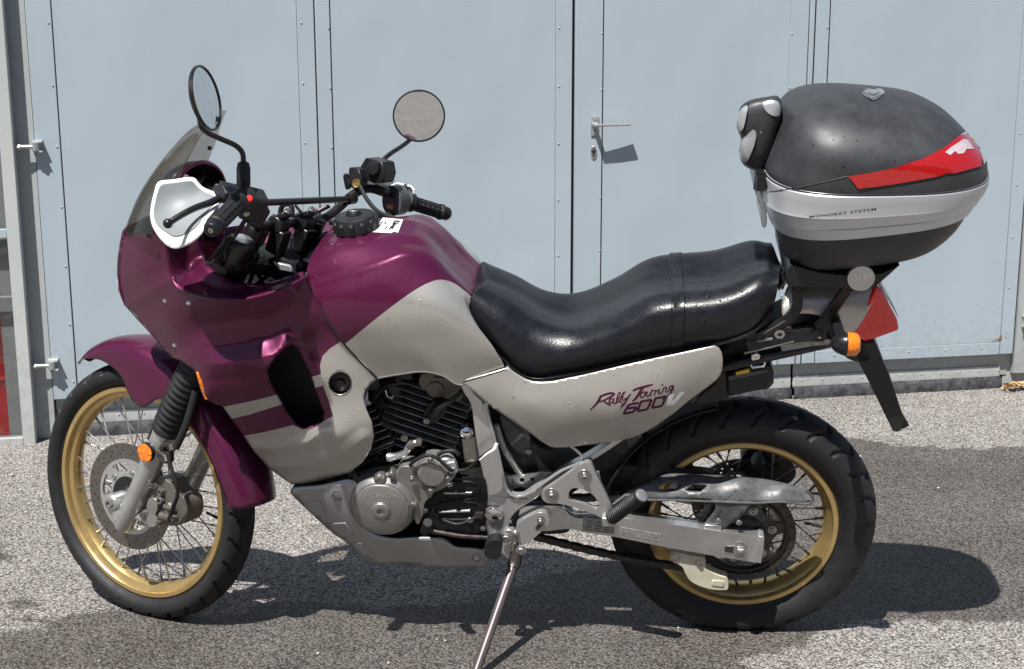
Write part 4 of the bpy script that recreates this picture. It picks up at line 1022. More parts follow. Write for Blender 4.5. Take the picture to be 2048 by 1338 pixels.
# ---- fuel tank
rows = [[(754, 757, .160), (800, 749, .166), (845, 744, .168), (885, 752, .168), (918, 770, .160), (965, 756, .152), (1012, 741, .142)],
        [(690, 690, .168), (760, 690, .180), (830, 690, .182), (900, 690, .176), (950, 692, .166), (985, 697, .156), (1000, 715, .148)],
        [(655, 640, .168), (730, 632, .186), (800, 627, .188), (870, 624, .182), (920, 632, .166), (950, 645, .152), (962, 665, .144)],
        [(630, 595, .150), (700, 580, .166), (770, 568, .168), (840, 566, .158), (890, 576, .144), (925, 594, .128), (938, 612, .122)],
        [(620, 578, .131), (691, 557, .148), (761, 533, .148), (816, 515, .131), (861, 527, .115), (913, 567, .100), (945, 595, .095)],
        [(619, 571, .127), (690, 550, .144), (760, 526, .144), (815, 508, .127), (860, 521, .111), (912, 562, .096), (946, 591, .091)],
        [(618, 567, .120), (689, 545, .137), (759, 521, .136), (814, 504, .120), (860, 518, .105), (912, 560, .091), (946, 590, .086)],
        [(613, 548, .108), (672, 527, .116), (745, 507, .114), (812, 497, .106), (862, 512, .094), (914, 557, .080), (948, 588, .075)],
        [(618, 524, .084), (668, 502, .088), (742, 488, .086), (806, 485, .080), (858, 498, .070), (908, 546, .060), (951, 583, .055)],
        [(628, 502, .050), (674, 481, .050), (740, 472, .050), (803, 468, .047), (853, 482, .042), (904, 533, .036), (954, 577, .033)],
        [(641, 482, 0), (690, 461, 0), (745, 455, 0), (800, 452, 0), (847, 464, 0), (900, 516, 0), (958, 568, 0)]]
G = surf(rows, 110, 121, mirror=True)
s = MB(); s.grid(G); tank = s.build('fuel_tank', 'two_tone_paint', bike, ang=60)
TS = [(640, 735), (690, 688), (705, 676), (740, 647), (790, 608), (830, 580), (856, 566), (880, 559), (905, 565), (925, 578), (941, 592), (960, 620), (1100, 700), (1100, 900), (640, 900)]
TS = smooth_px([TS[0], TS[0]]+TS[1:12]+[TS[11]]+[TS[12], TS[12], TS[13], TS[13], TS[14], TS[14]], 160)
px_ = [proj((v.co.x, abs(v.co.y), v.co.z)) for v in tank.data.vertices]; sd = sdist(px_, TS)
sd = np.where(np.array([abs(v.co.y) for v in tank.data.vertices]) < .07, -20, sd)
at = tank.data.attributes.new('silver', 'FLOAT', 'POINT'); at.data.foreach_set('value', sd.astype(np.float32))
# close the front and the rear of the tank
for k, nm in ((0, 'tank_front'), (-1, 'tank_rear')):
    L_ = [tuple(p) for p in G[k]]; c = np.mean(L_, 0)+np.array([-.06 if k == 0 else .06, 0, 0]); n = len(L_)
    s = MB(); s.add(L_+[tuple(c)], [(i, (i+1) % n, n) for i in range(n)]); s.build(nm, 'burgundy_paint' if k == 0 else 'satin_black', tank)
# dark seam strip between fairing and tank
s = MB(); s.tube([V(612, 545, .112), V(619, 572, .133), V(630, 595, .153), V(655, 640, .168), V(690, 690, .168), V(754, 757, .161)], .0028, 8, smooth=30); s.build('tank_seam', 'rubber', tank)
# engine-side edge of the tank: a rolled lip
e = [Vector(p) for p in G[:, 0]]; s = MB(); s.tube([q_-Vector((0, .003*np.sign(q_.y), -.001)) for q_ in e], .0040, 8); s.build('tank_lip', 'silver_paint', tank)
# filler cap
q = V(712, 449, 0); up_ = Vector((.10, 0, 1)).normalized()
s = MB(); prf = [(.050, -.012), (.050, .012), (.046, .022), (.042, .024), (.034, .026), (.001, .026)]
s.lathe(q, up_, prf, 40); 
for k in range(12):
    a = 2*PI*k/12; a1, a2, _ = basis(up_); s.lathe(q+(a1*math.cos(a)+a2*math.sin(a))*.0475+up_*-.008, up_, [(.0075, 0), (.0075, .020), (.004, .025)], 10)
cap = s.build('filler_cap', 'black_plastic', tank, ang=30)
s = MB(); s.tube([q+up_*.026, q+up_*.034], [.020, .015], 20); s.box(q+up_*.0345, .030, .010, .002); s.build('cap_lock', 'satin_black', cap, bevel=.001)
bvT = bvh_of(tank)
dc = decal([(745, 465), (766, 436), (806, 440), (796, 466), (787, 464), (783, 467)], bvT, step=5); stk = dc.build('warning_sticker', 'white_print', tank)
s = MB()
for k in range(5):
    a = k/5.0
    for u0, u1 in ((.12, .42), (.55, .80)):
        if (k*2+int(u0 > .5)) % 3 == 2: continue
        stroke(s, [(752+a*40+12*u0*0+18*u0*.9, 463-24*u0+a*1), (752+a*40+18*u1*.9, 463-24*u1+a*1)], 2.2, bvT, lift=.0018, sm=False)
stroke(s, [(783, 459), (791, 446)], 5, bvT, lift=.0018, sm=False); stroke(s, [(789, 443), (800, 444)], 3, bvT, lift=.0018, sm=False)
s.build('sticker_print', 'black_print', stk, stuff=True)

# ---- seat
rows = [[(940, 645, .098), (998, 706, .122), (1056, 754, .133), (1140, 747, .138), (1250, 723, .143), (1350, 702, .148), (1440, 684, .148), (1500, 664, .142), (1545, 618, .112)],
        [(931, 622, .108), (985, 680, .135), (1055, 730, .147), (1140, 728, .152), (1250, 703, .160), (1350, 677, .165), (1440, 661, .163), (1503, 640, .153), (1552, 594, .122)],
        [(936, 604, .108), (990, 655, .134), (1062, 703, .147), (1140, 706, .152), (1245, 678, .163), (1330, 648, .167), (1440, 632, .165), (1508, 610, .153), (1556, 572, .122)],
        [(948, 588, .098), (1005, 632, .120), (1072, 676, .132), (1140, 685, .138), (1232, 658, .150), (1310, 622, .155), (1440, 604, .152), (1515, 579, .140), (1558, 556, .108)],
        [(962, 575, .070), (1018, 611, .090), (1078, 649, .100), (1138, 661, .106), (1222, 636, .112), (1302, 595, .116), (1440, 578, .114), (1521, 550, .106), (1559, 545, .080)],
        [(974, 566, .032), (1026, 594, .045), (1082, 630, .052), (1138, 644, .054), (1216, 620, .056), (1300, 580, .056), (1440, 564, .056), (1525, 534, .052), (1560, 538, .04)],
        [(980, 560, 0), (1032, 582, 0), (1086, 616, 0), (1138, 630, 0), (1213, 608, 0), (1299, 568, 0), (1440, 552, 0), (1527, 523, 0), (1561, 532, 0)]]
G = surf(rows, 120, 81, mirror=True); s = MB(); s.grid(G)
n = G.shape[1]
for k, dx in ((0, .02), (-1, -.012)):
    L_ = [tuple(p) for p in G[k]]; c = np.mean(L_, 0)+np.array([dx, 0, 0]); s.add(L_+[tuple(c)], [(i, i+1, n) for i in range(n-1)]+[(n-1, 0, n)])
seat = s.build('seat', 'seat_vinyl', bike, ang=65)
bvS = bvh_of(seat)
# strap across the seat and its buckles
def seat_band(xc, wd, lift, name, m, nv=61):
    G2 = []
    jj = np.linspace(0, G.shape[1]-1, nv)
    for dx, l in ((-wd/2, .0005), (-wd/2+.002, lift), (wd/2-.002, lift), (wd/2, .0005)):
        row = []
        for j in jj:
            j0 = int(j); j1 = min(j0+1, G.shape[1]-1); fr_ = j-j0
            line = G[:, j0]*(1-fr_)+G[:, j1]*fr_; xs = line[:, 0]; o = np.argsort(xs)
            x = xc+dx; p = np.array([x, np.interp(x, xs[o], line[o, 1]), np.interp(x, xs[o], line[o, 2])]); row.append(p)
        G2.append(row)
    G2 = np.array(G2); ctr = G2.mean(axis=(0, 1))-np.array([0, 0, .05])
    for a, (dx, l) in enumerate(((0, .0005), (0, lift), (0, lift), (0, .0005))):
        for b_ in range(G2.shape[1]):
            d = G2[a, b_]-ctr; d[0] = 0; d /= np.linalg.norm(d); G2[a, b_] += d*l
    s = MB(); s.grid(G2); return s.build(name, m, seat, ang=50)
xs_ = V(1357, 600, .15).x
seat_band(xs_, .030, .0035, 'seat_strap', 'seat_vinyl')
seat_band(xs_-.012, .003, .0052, 'strap_piping', 'seat_vinyl'); seat_band(xs_+.012, .003, .0052, 'strap_piping', 'seat_vinyl')
e = [Vector(p)+Vector((0, .002, -.001)) for p in G[:, 0]]; s = MB(); s.tube(e, .005, 8); s.build('seat_base_edge', 'satin_black', seat); e = [Vector((p.x, -p.y, p.z)) for p in e]; s = MB(); s.tube(e, .005, 8); s.build('seat_base_edge', 'satin_black', seat)
s = MB(); s.tube([V(1345, 702, .150), V(1340, 708, .152), V(1383, 698, .152), V(1378, 692, .150)], .0045, 8); s.build('strap_buckle', 'satin_black', seat)

# ---- side panels with their lettering
SPO = [(916, 763), (965, 750), (1016, 735), (1016, 735), (1036, 749), (1060, 761), (1090, 764), (1155, 752), (1293, 720), (1390, 700), (1434, 690), (1434, 690), (1443, 704), (1445, 738), (1440, 752), (1428, 764), (1378, 801), (1345, 828), (1293, 863), (1258, 877), (1189, 888), (1121, 895), (1100, 893), (1083, 882), (1030, 845), (973, 806), (935, 774), (916, 763)]
SPO2 = smooth_px(SPO, 110)
SC_ = [(916, 763, .158), (1016, 735, .150), (1060, 761, .155), (1155, 752, .160), (1293, 720, .165), (1434, 690, .162), (1050, 782, .163), (1155, 775, .170), (1293, 744, .175), (1425, 714, .169), (1443, 735, .160), (1378, 801, .160), (1293, 863, .150), (1189, 888, .146), (1110, 894, .148), (1030, 845, .158), (973, 806, .160),
       (960, 778, .162), (1060, 805, .170), (1180, 800, .177), (1300, 772, .180), (1400, 742, .172), (1120, 850, .168), (1220, 840, .173), (1300, 818, .172)]
sp_ = skin(SPO2, SC_, step=5); face_left(sp_)
spn = sp_.build('side_panel', 'silver_paint', bike, solid=.0025, recalc=False, ang=45)
sp2 = sp_.mirrored().build('side_panel', 'silver_paint', bike, solid=.004, recalc=False, ang=60)
evP = rbf(SC_)
s = MB(); s.tube([V(x, y, float(evP(x, y))-.002) for x, y in crom([(918, 766), (965, 753), (1014, 738)], 10)], .0028, 8); s.build('panel_seam', 'dark_steel', spn)
bvP = bvh_of(spn)
K = 9.309
def LP(*pts): return [(1170+x/K, 740+y/K) for x, y in pts]
halo = MB(); ink = MB()
RT = [(LP((95, 742), (180, 660), (260, 560), (300, 470)), [2.2, 3.2, 4.6, 4.4]), (LP((285, 490), (400, 445), (520, 428), (552, 440)), [3.6, 4, 4, 3]), (LP((552, 440), (470, 500), (330, 570), (270, 590)), [3.4, 3.6, 3, 2.4]),
      (LP((330, 560), (400, 610), (480, 660)), [2.6, 3.4, 2.2]), (LP((520, 530), (470, 545), (450, 600), (490, 610), (530, 560), (545, 520)), [2.4, 2.6, 2.8, 2.6, 2.6, 2.2]), (LP((545, 520), (530, 590), (550, 625), (580, 600)), [2.4]*4),
      (LP((580, 600), (640, 480), (660, 410), (630, 420), (590, 540), (590, 605), (625, 590)), [2.2]*7), (LP((625, 590), (690, 470), (750, 395), (720, 410), (660, 530), (650, 595), (690, 580)), [2.2]*7),
      (LP((715, 480), (690, 540), (720, 560), (770, 510)), [2.4]*4), (LP((850, 440), (800, 510), (720, 640), (655, 700)), [2.6, 3, 3, 1.8]), (LP((710, 600), (680, 650), (700, 680)), [1.6]*3),
      (LP((890, 385), (960, 350), (1100, 310), (1265, 265)), [3.4, 4.2, 4.2, 2.4]), (LP((1085, 320), (1020, 410), (940, 530), (880, 580)), [4.2, 4.6, 4.4, 2.2]),
      (LP((1110, 395), (1050, 430), (1030, 500), (1075, 500), (1120, 440), (1110, 395)), [2.4]*6), (LP((1110, 410), (1160, 410)), [1.8]*2), (LP((1165, 395), (1140, 460), (1165, 490), (1215, 440), (1260, 355)), [2.4]*5), (LP((1240, 380), (1215, 450), (1240, 470)), [2.2]*3),
      (LP((1270, 380), (1290, 375), (1310, 380), (1295, 440), (1290, 465)), [2.2]*5), (LP((1320, 400), (1360, 370), (1375, 375)), [2.2]*3), (LP((1395, 350), (1365, 420), (1385, 440), (1420, 410)), [2.2]*4), (LP((1425, 285), (1455, 262)), [2.6, 2.2]),
      (LP((1470, 320), (1440, 400), (1430, 420)), [2.2]*3), (LP((1440, 390), (1490, 320), (1520, 320), (1500, 390), (1520, 410), (1550, 385)), [2.2]*6),
      (LP((1640, 290), (1590, 300), (1560, 360), (1590, 380), (1635, 310), (1650, 280)), [2.6]*6), (LP((1645, 300), (1610, 400), (1540, 480), (1440, 545)), [2.8, 3, 3, 2.2]), (LP((1600, 400), (1660, 350)), [1.8]*2)]
for p, wd in RT:
    wd = [q*1.25 for q in wd]; stroke(halo, p, [q+1.5 for q in wd], bvP, lift=.0002, dome=.0001); stroke(ink, p, wd, bvP, lift=.0005, dome=.0003)
# 600 V in slanted block figures
def fig(pts): return LP(*pts)
six = [fig([(1000, 610), (870, 628), (800, 660), (715, 815)]), fig([(715, 812), (905, 775), (960, 685), (770, 718)])]
zer = lambda dx, dy: [fig([(1030+dx, 590-dy), (1240+dx, 548-dy)]), fig([(1245+dx, 548-dy), (1160+dx, 725-dy)]), fig([(1160+dx, 728-dy), (975+dx, 765-dy)]), fig([(975+dx, 765-dy), (1040+dx, 592-dy)])]
for p in six+zer(0, 0)+zer(270, 62):
    for a, c in zip(p, p[1:]):
        stroke(halo, [a, c], 6.8, bvP, lift=.0004, dome=.0002, sm=False); stroke(ink, [a, c], 5.2, bvP, lift=.0005, dome=.0003, sm=False)
vv = decal(LP((1556, 455), (1660, 434), (1622, 560), (1640, 556), (1772, 412), (1872, 390), (1655, 642), (1508, 664)), bvP, step=3, lift=.0007)
halo.build('lettering_outline', 'pink_print', spn); ink.build('lettering', 'burgundy_print', spn); vv.build('lettering', 'white_print', spn)

# ================================================================== ENGINE AND FRAME
def px_plate(name, pts, y, depth, m, parent, holes=(), n=0, bevel=.002, f=V, xf=None, seg=2):
    P = smooth_px(pts, n) if n else pts
    s = MB(); s.plate(vpts(P, y, f), (0, -depth, 0), [vpts(h, y, f) for h in holes])
    if xf: s.xf(xf)
    return s.build(name, m, parent, bevel=bevel, seg=seg)
def C_(px, py, r, n=20, sy=.93): return [(px+r*math.cos(a), py+r*sy*math.sin(a)) for a in np.linspace(0, 2*PI, n+1)[:-1]]
# crankcase block fills the space behind the covers
eng = px_plate('engine', [(705, 985), (735, 940), (780, 905), (850, 900), (940, 905), (985, 940), (1000, 1000), (985, 1090), (900, 1098), (790, 1090), (730, 1060), (706, 1020)], .085, .22, 'engine_black', bike, n=60, bevel=.012)
# cylinders: finned barrels in a V
def cylinder(name, base_px, top_px, half, nf, y, tilt_len, head):
    b0 = V(*base_px, y*0); t0 = V(*top_px, y*0); ax = (t0-b0).normalized(); L_ = (t0-b0).length
    fwd = Vector((ax.z, 0, -ax.x)); yv = Vector((0, 1, 0)); Rm = Matrix((fwd, yv, ax)).transposed()
    s = MB(); s.box(b0+ax*(L_*.5), half*1.25, .11, L_, Rm)
    c = s.build(name, 'engine_black', eng, bevel=.01)
    for k in range(nf):
        u = (k+.5)/nf; w_ = half*(1.55+.35*(u > .45)); d_ = .150+.05*(u > .45)
        s = MB(); P = []
        for (a, b_) in ((-1, -1), (-1, 1), (1, 1), (1, -1)):
            pass
        s.box(b0+ax*(L_*u), w_, d_, .0026, Rm)
        s.build('fin', 'fin_edge', c, bevel=.0012, seg=1)
    return c, b0, ax, fwd, L_
cyR, b0, ax, fwd, L_ = cylinder('rear_cylinder', (815, 925), (880, 742), .100, 15, .0, 0, 0)
cyF, *_ = cylinder('front_cylinder', (775, 935), (690, 790), .095, 12, 0, 0, 0)
# head side cover, plug cap and lead
px_plate('cylinder_head', [(768, 790), (795, 762), (850, 765), (905, 790), (930, 815), (925, 840), (880, 830), (820, 810)], .075, .13, 'engine_black', eng, n=40, bevel=.006)
px_plate('head_plate', [(845, 748), (925, 775), (922, 800), (908, 802), (860, 785), (838, 770)], .100, .03, 'caliper_paint', eng, n=30, bevel=.003)
s = MB(); s.lathe(V(871, 779, .101), (0, 1, 0), [(.020, 0), (.020, .003), (.017, .004)], 24); s.build('head_cap', 'caliper_paint', eng)
px_plate('plug_recess', [(852, 820), (866, 803), (888, 806), (893, 822), (880, 838), (862, 848), (848, 842)], .112, .02, 'satin_black', eng, n=24)
s = MB(); s.tube([V(862, 832, .11), V(882, 814, .135), V(908, 797, .14), V(925, 780, .125), V(928, 768, .11)], [.011, .012, .008, .0055, .0055], 12, smooth=22); s.build('spark_plug_lead', 'rubber', eng)
s = MB(); s.bolt(V(809, 876, .105), (0, 1, 0), .006, .006); s.build('barrel_bolt', 'steel', eng)
s = MB(); s.bolt(V(853, 842, .120), (0, 1, 0), .005, .006); s.build('barrel_bolt', 'steel', eng)
# carburettor clutter under the tank
s = MB(); s.lathe(V(790, 785, .06), (.2, .3, 1), [(.030, -.03), (.034, 0), (.034, .03), (.026, .045)], 20); s.box(V(765, 790, .05), .06, .05, .05); s.tube([V(745, 800, .08), V(765, 775, .09), V(800, 765, .09), V(840, 765, .07)], .008, 10, smooth=14); s.tube([V(770, 785, .10), V(778, 797, .105), V(786, 795, .105)], .004, 8)
s.build('carburettor', 'satin_black', eng, bevel=.003)
s = MB(); s.tube([V(771, 780, .108), V(774, 792, .110), V(784, 796, .110), V(786, 790, .110)], .0028, 8); s.build('wire_clip', 'brushed_aluminium', eng)
px_plate('side_pipe_cover', [(742, 800), (768, 795), (780, 830), (778, 870), (760, 905), (748, 880), (744, 840)], .058, .04, 'engine_black', eng, n=30)
# coolant pipe (bright) and its fittings
s = MB(); s.tube([V(775, 914, .125), V(795, 912, .128), V(812, 904, .128), V(820, 890, .12), V(835, 885, .115)], .0085, 12, smooth=20); s.lathe(V(778, 914, .125), (-1, 0, -.1), [(.011, -.004), (.011, .010)], 14); s.build('coolant_pipe', 'brushed_aluminium', eng)
s = MB(); s.lathe(V(822, 890, .125), (0, 1, .2), [(.010, -.01), (.010, .008), (.006, .010)], 12); s.lathe(V(838, 884, .125), (0, 1, .2), [(.008, -.01), (.008, .008), (.005, .009)], 12); s.build('pipe_fitting', 'caliper_paint', eng)
# alternator cover
c = V(765, 1012, .150)
s = MB(); s.lathe(c, (0, 1, 0), [(.082, -.05), (.082, -.004), (.079, .004), (.072, .012), (.0705, .013), (.068, .0125), (.066, .0165), (.058, .0195), (.024, .0225), (.0235, .0235), (.022, .0235), (.020, .0255), (.016, .0265), (.0095, .0265), (.009, .020), (.002, .020)], 64)
alt = s.build('alternator_cover', 'cast_metal', eng, ang=25)
bvA = bvh_of(alt)
tm = text_on('HONDA', (731, 996), (795, 997), 9.5, bvA, lift=.0011, bold=.012, space=1.05)
tm.build('lettering', 'brushed_aluminium', alt)
tm = text_on('MADE IN JAPAN', (744, 1044), (790, 1044), 4.2, bvA, lift=.0008, bold=.006); tm.build('lettering', 'brushed_aluminium', alt)
# casing behind it with lugs
px_plate('left_casing', [(758, 962), (775, 948), (790, 950), (800, 935), (830, 935), (850, 955), (872, 968), (868, 985), (850, 1005), (846, 1030), (835, 1050), (820, 1010), (800, 975)], .150, .05, 'cast_metal', eng, n=50, bevel=.004)
for px, py, r in ((759, 960, .0125), (782, 951, .006), (830, 1012, .005)):
    q = V(px, py, .162); s = MB(); s.lathe(q, (0, 1, 0), [(r*1.25, -.03), (r*1.25, -.004), (r, .002), (r*.55, .003), (r*.5, -.002)], 18); s.build('casing_bolt', 'steel', eng)
c = V(864, 948, .160); s = MB(); s.lathe(c, (0, 1, 0), [(.036, -.04), (.036, -.006), (.0345, -.001), (.0315, .0), (.0305, .004), (.029, .0055), (.002, .006)], 40); wp = s.build('pump_cover', 'cast_metal', eng, ang=28)
px_plate('pump_housing', [(828, 940), (840, 922), (866, 915), (895, 925), (912, 945), (905, 960), (890, 975), (860, 985), (838, 975), (825, 958)], .150, .04, 'cast_metal', eng, n=40, bevel=.004)
for px, py in ((824, 957), (862, 922), (897, 955), (899, 967), (862, 980), (907, 936)):
    q = V(px, py, .158); s = MB(); s.bolt(q, (0, 1, 0), .0058, .009); s.build('pump_bolt', 'steel', eng)
s = MB(); s.lathe(V(892, 928, .150), (0, 1, 0), [(.020, -.02), (.020, .006), (.016, .010)], 20); s.box(V(905, 932, .155), .022, .02, .03, Matrix.Rotation(R(15), 3, 'Y')); s.build('cable_holder', 'aluminium', eng, bevel=.002)
s = MB(); s.tube([V(820, 930, .15), V(835, 918, .165), V(855, 911, .172), (V(872, 915, .172)), V(895, 935, .170), V(905, 942, .165)], .0042, 9, smooth=26); s.tube([V(875, 910, .15), V(890, 903, .15), V(910, 903, .15), V(918, 910, .15)], .005, 9, smooth=14); s.tube([V(912, 942, .16), V(935, 938, .165), V(955, 920, .17), V(975, 905, .172), V(992, 895, .165)], .0038, 9, smooth=18); s.build('clutch_cable', 'rubber', eng)
s = MB(); s.tube([V(960, 919, .171), V(975, 907, .173), V(990, 897, .168), V(993, 887, .165)], .0045, 8, smooth=12); s.build('cable_tie', 'white_plastic', eng)
# sprocket cover: black, ribbed
SCV = [(848, 1000), (862, 985), (876, 978), (884, 962), (945, 955), (968, 957), (974, 1000), (972, 1045), (955, 1066), (905, 1068), (868, 1055), (848, 1030)]
scv = px_plate('sprocket_cover', SCV, .140, .05, 'engine_black', eng, n=70, bevel=.006)
for A in ([(884, 985), (888, 969), (950, 966), (958, 972), (956, 990), (948, 996), (895, 998)], [(866, 1024), (876, 1010), (952, 1006), (960, 1014), (958, 1030), (950, 1036), (890, 1038)]):
    P = smooth_px(A, 40); s = MB(); s.tube([V(x, y, .1405) for x, y in P]+[V(*P[0], .1405)], .0032, 8); s.build('cover_rib', 'engine_black', scv)
for (a, b_) in (((888, 986), (944, 986)), ((878, 1024), (940, 1022))):  # bright metal bars along two of the ribs
    s = MB(); s.tube([V(*a, .142), V(*b_, .142)], .0028, 8); s.build('bright_rib', 'brushed_aluminium', scv)
for px, py in ((898, 968), (858, 990), (850, 1020), (940, 1040), (966, 1056)):
    s = MB(); s.bolt(V(px, py, .142), (0, 1, 0), .0052, .006); s.build('cover_bolt', 'steel', scv)
s = MB(); s.tube([V(885, 1040, .15), V(915, 1048, .155), V(950, 1035, .155), V(958, 1028, .15)], .003, 8, smooth=16); s.box(V(958, 1030, .15), .018, .012, .012); s.build('neutral_switch', 'dark_steel', eng)
s = MB(); s.lathe(V(960, 1070, .13), (0, 1, 0), [(.010, 0), (.010, .008)], 10); s.tube([V(900, 1070, .12), V(940, 1076, .12), V(975, 1074, .12)], .006, 8); s.build('shift_linkage', 'engine_black', eng, bevel=.003)
# gear lever with rubber
s = MB(); s.tube([V(860, 1060, .14), V(857, 1050, .20)], [.0075, .0075], 12); s.tube([V(975, 1075, .14), V(920, 1072, .15), V(862, 1062, .15)], .006, 10); gl_ = s.build('gear_lever', 'dark_steel', bike)
s = MB(); a_ = V(850, 1063, .165); b_ = V(856, 1045, .225); s.tube([a_, b_], .0115, 14); s.build('gear_lever_rubber', 'rubber', gl_, bevel=.002)
# coolant bottle with chrome cap
s = MB(); s.box(V(941, 893, .085), .034, .03, .075, Matrix.Rotation(R(3), 3, 'Y')); cbt = s.build('brake_fluid_bottle', 'cream_plastic', bike, bevel=.006)
s = MB(); q = V(934, 862, .100); s.lathe(q, (-.1, .8, .55), [(.004, -.025), (.0185, -.02), (.0205, -.006), (.0195, .005), (.0145, .012), (.007, .0150), (.001, .0155)], 26); s.build('bottle_cap', 'chrome', cbt)
s = MB(); s.box(V(941, 930, .08), .05, .03, .03); s.box(V(945, 875, .06), .05, .02, .14); s.build('bottle_bracket', 'satin_black', cbt, bevel=.003)

# ---- bash plate
SK = [(580, 982), (640, 972), (700, 960), (712, 966), (708, 985), (706, 1010), (712, 1035), (726, 1056), (750, 1070), (790, 1078), (830, 1076), (878, 1078), (895, 1084), (910, 1094), (950, 1098), (966, 1102), (972, 1112), (973, 1137), (973, 1137), (880, 1134), (795, 1131), (745, 1124), (730, 1114), (700, 1090), (660, 1062), (615, 1020), (594, 1000)]
skc = [(580, 982, .120), (710, 963, .150), (712, 1030, .152), (790, 1080, .146), (890, 1084, .140), (973, 1105, .135), (973, 1137, .120), (795, 1131, .112), (740, 1122, .100), (690, 1082, .100), (620, 1025, .105), (660, 1000, .142), (720, 1060, .140), (780, 1100, .140), (900, 1112, .132)]
k_ = skin(smooth_px(SK, 110), skc, step=9); face_left(k_)
skid = k_.build('bash_plate', 'skid_silver', bike, solid=.005, recalc=False, ang=60)
k_.mirrored().build('bash_plate_side', 'skid_silver', skid, solid=.005, recalc=False, ang=60)
lo = [V(x, y, yy) for x, y, yy in ((580, 984, .12), (594, 1000, .112), (620, 1025, .105), (660, 1062, .102), (700, 1090, .10), (735, 1120, .10), (795, 1131, .112), (880, 1134, .116), (973, 1137, .12))]
s = MB(); G = np.array([[(p.x, p.y*t_, p.z-.004*(1-t_*t_)) for t_ in np.linspace(1, -1, 9)] for p in lo]); s.grid(G); s.build('bash_plate_floor', 'skid_silver', skid, solid=.004)
evK = rbf(skc)
for A in ([(606, 1008), (640, 1004), (652, 1030), (630, 1032)], [(655, 1048), (690, 1046), (708, 1070), (684, 1075)], [(702, 1088), (722, 1086), (745, 1108), (728, 1112)]):
    P = A; s = MB(); s.plate([V(x, y, float(evK(x, y))+.0035) for x, y in P], (0, -.0065, 0)); s.build('plate_pressing', 'skid_silver', skid, bevel=.002)
for px, py in ((674, 990), (953, 1114)):
    q = V(px, py, float(evK(px, py))); s = MB(); s.lathe(q, (0, 1, 0), [(.0155, -.004), (.0155, .001), (.0135, .0025), (.0115, .0025), (.0108, -.001), (.0085, -.001), (.0080, .004), (.0045, .0045), (.004, .001)], 24); s.build('plate_bolt', 'steel', skid)

# ---- frame: pivot plate with its struts
FRM = [(920, 764), (936, 772), (952, 790), (966, 804), (976, 835), (992, 896), (1003, 945), (1008, 972), (1016, 990), (1030, 996), (1046, 995), (1046, 995), (1120, 945), (1170, 917), (1222, 884), (1245, 866), (1252, 874), (1228, 894), (1176, 927), (1130, 958), (1092, 984), (1052, 1010), (1034, 1022), (1022, 1036), (1017, 1054), (1022, 1070), (1034, 1082), (1032, 1110), (1012, 1114), (990, 1092), (974, 1080), (974, 1062), (968, 1050), (962, 1030), (968, 1014), (974, 1000), (973, 985), (966, 950), (958, 915), (948, 850), (940, 805), (926, 784)]
frame = px_plate('frame', FRM, .135, .03, 'frame_silver', bike, n=140, bevel=.004)
e = smooth_px([(968, 806), (978, 838), (994, 897), (1005, 948), (1012, 978), (1026, 992), (1046, 992), (1118, 944), (1166, 917)], 40); s = MB(); s.tube([V(x, y, .137) for x, y in e], .0042, 8); s.build('frame_weld_edge', 'frame_silver', frame)
q = V(987, 1026, .137); s = MB(); s.lathe(q, (0, 1, 0), [(.0225, -.01), (.0225, .002), (.0195, .004), (.0175, .004), (.0165, .0065), (.008, .0095), (.001, .010)], 32); s.build('pivot_cap', 'chrome', frame)
# far-side twin so the frame has both plates
s = MB(); s.plate([Vector((p.x, -p.y, p.z)) for p in vpts(smooth_px(FRM, 90), .135)], (0, .03, 0)); s.build('frame_plate', 'frame_silver', frame, bevel=.004)
s = MB(); s.tube([V(660, 640, 0), V(760, 600, .0), V(960, 640, 0), V(1000, 760, 0)], .022, 14, smooth=20); s.tube([V(560, 620, .0), V(610, 800, .0), V(640, 960, .0)], .019, 12); s.build('frame_tube', 'satin_black', frame)
# cross plate with three holes
CP = [(1008, 952), (1085, 944), (1118, 946), (1120, 975), (1075, 990), (1062, 980), (1042, 974), (1020, 980), (1010, 978)]
px_plate('cross_plate', CP, .085, .006, 'frame_silver', frame, holes=[C_(1024, 962, 4.2), C_(1044, 960, 4.2), C_(1065, 959, 4.2)], bevel=.001)
# dark airbox / rear shock area
px_plate('airbox', [(975, 815), (1040, 860), (1090, 900), (1230, 896), (1260, 880), (1290, 870), (1270, 900), (1225, 935), (1120, 945), (1010, 945), (995, 890)], .060, .13, 'black_plastic', bike, n=60, bevel=.008)
s = MB(); P = [(1000, 830), (1030, 855), (1058, 885), (1058, 905), (1035, 905), (1015, 880)]; s.plate(vpts(smooth_px(P, 30), .095), (0, -.03, 0)); s.build('battery_cover', 'grey_plastic', bike, bevel=.004)
s = MB(); s.bolt(V(1057, 903, .098), (0, 1, 0), .005, .006); s.build('cover_screw', 'steel', bike)
s = MB(); s.tube([V(992, 850, .11), V(1005, 890, .112), V(1022, 920, .11), V(1040, 948, .10)], .008, 12, smooth=18); s.build('drain_hose', 'sticker_grey', bike)
s = MB(); s.lathe(V(1120, 935, 0), (.55, 0, .85), [(.035, -.06), (.035, .12)], 20); s.tube([V(1090, 1000, 0), V(1190, 830, 0)], .016, 12); s.build('rear_shock', 'satin_black', bike)
# dark inner mudguard over the rear wheel
G = []
for th in np.linspace(12, 78, 24):
    a = R(th); rr = .347; G.append([(rr*math.cos(a), y, RZ+rr*math.sin(a)+.0) for y in np.linspace(-.075, .075, 9)])
s = MB(); s.grid(np.array(G)); s.build('inner_mudguard', 'black_plastic', bike, solid=.003)
px_plate('mudguard_flap', [(1225, 880), (1262, 868), (1285, 872), (1270, 890), (1248, 908), (1226, 900)], .10, .10, 'black_plastic', bike, bevel=.004)

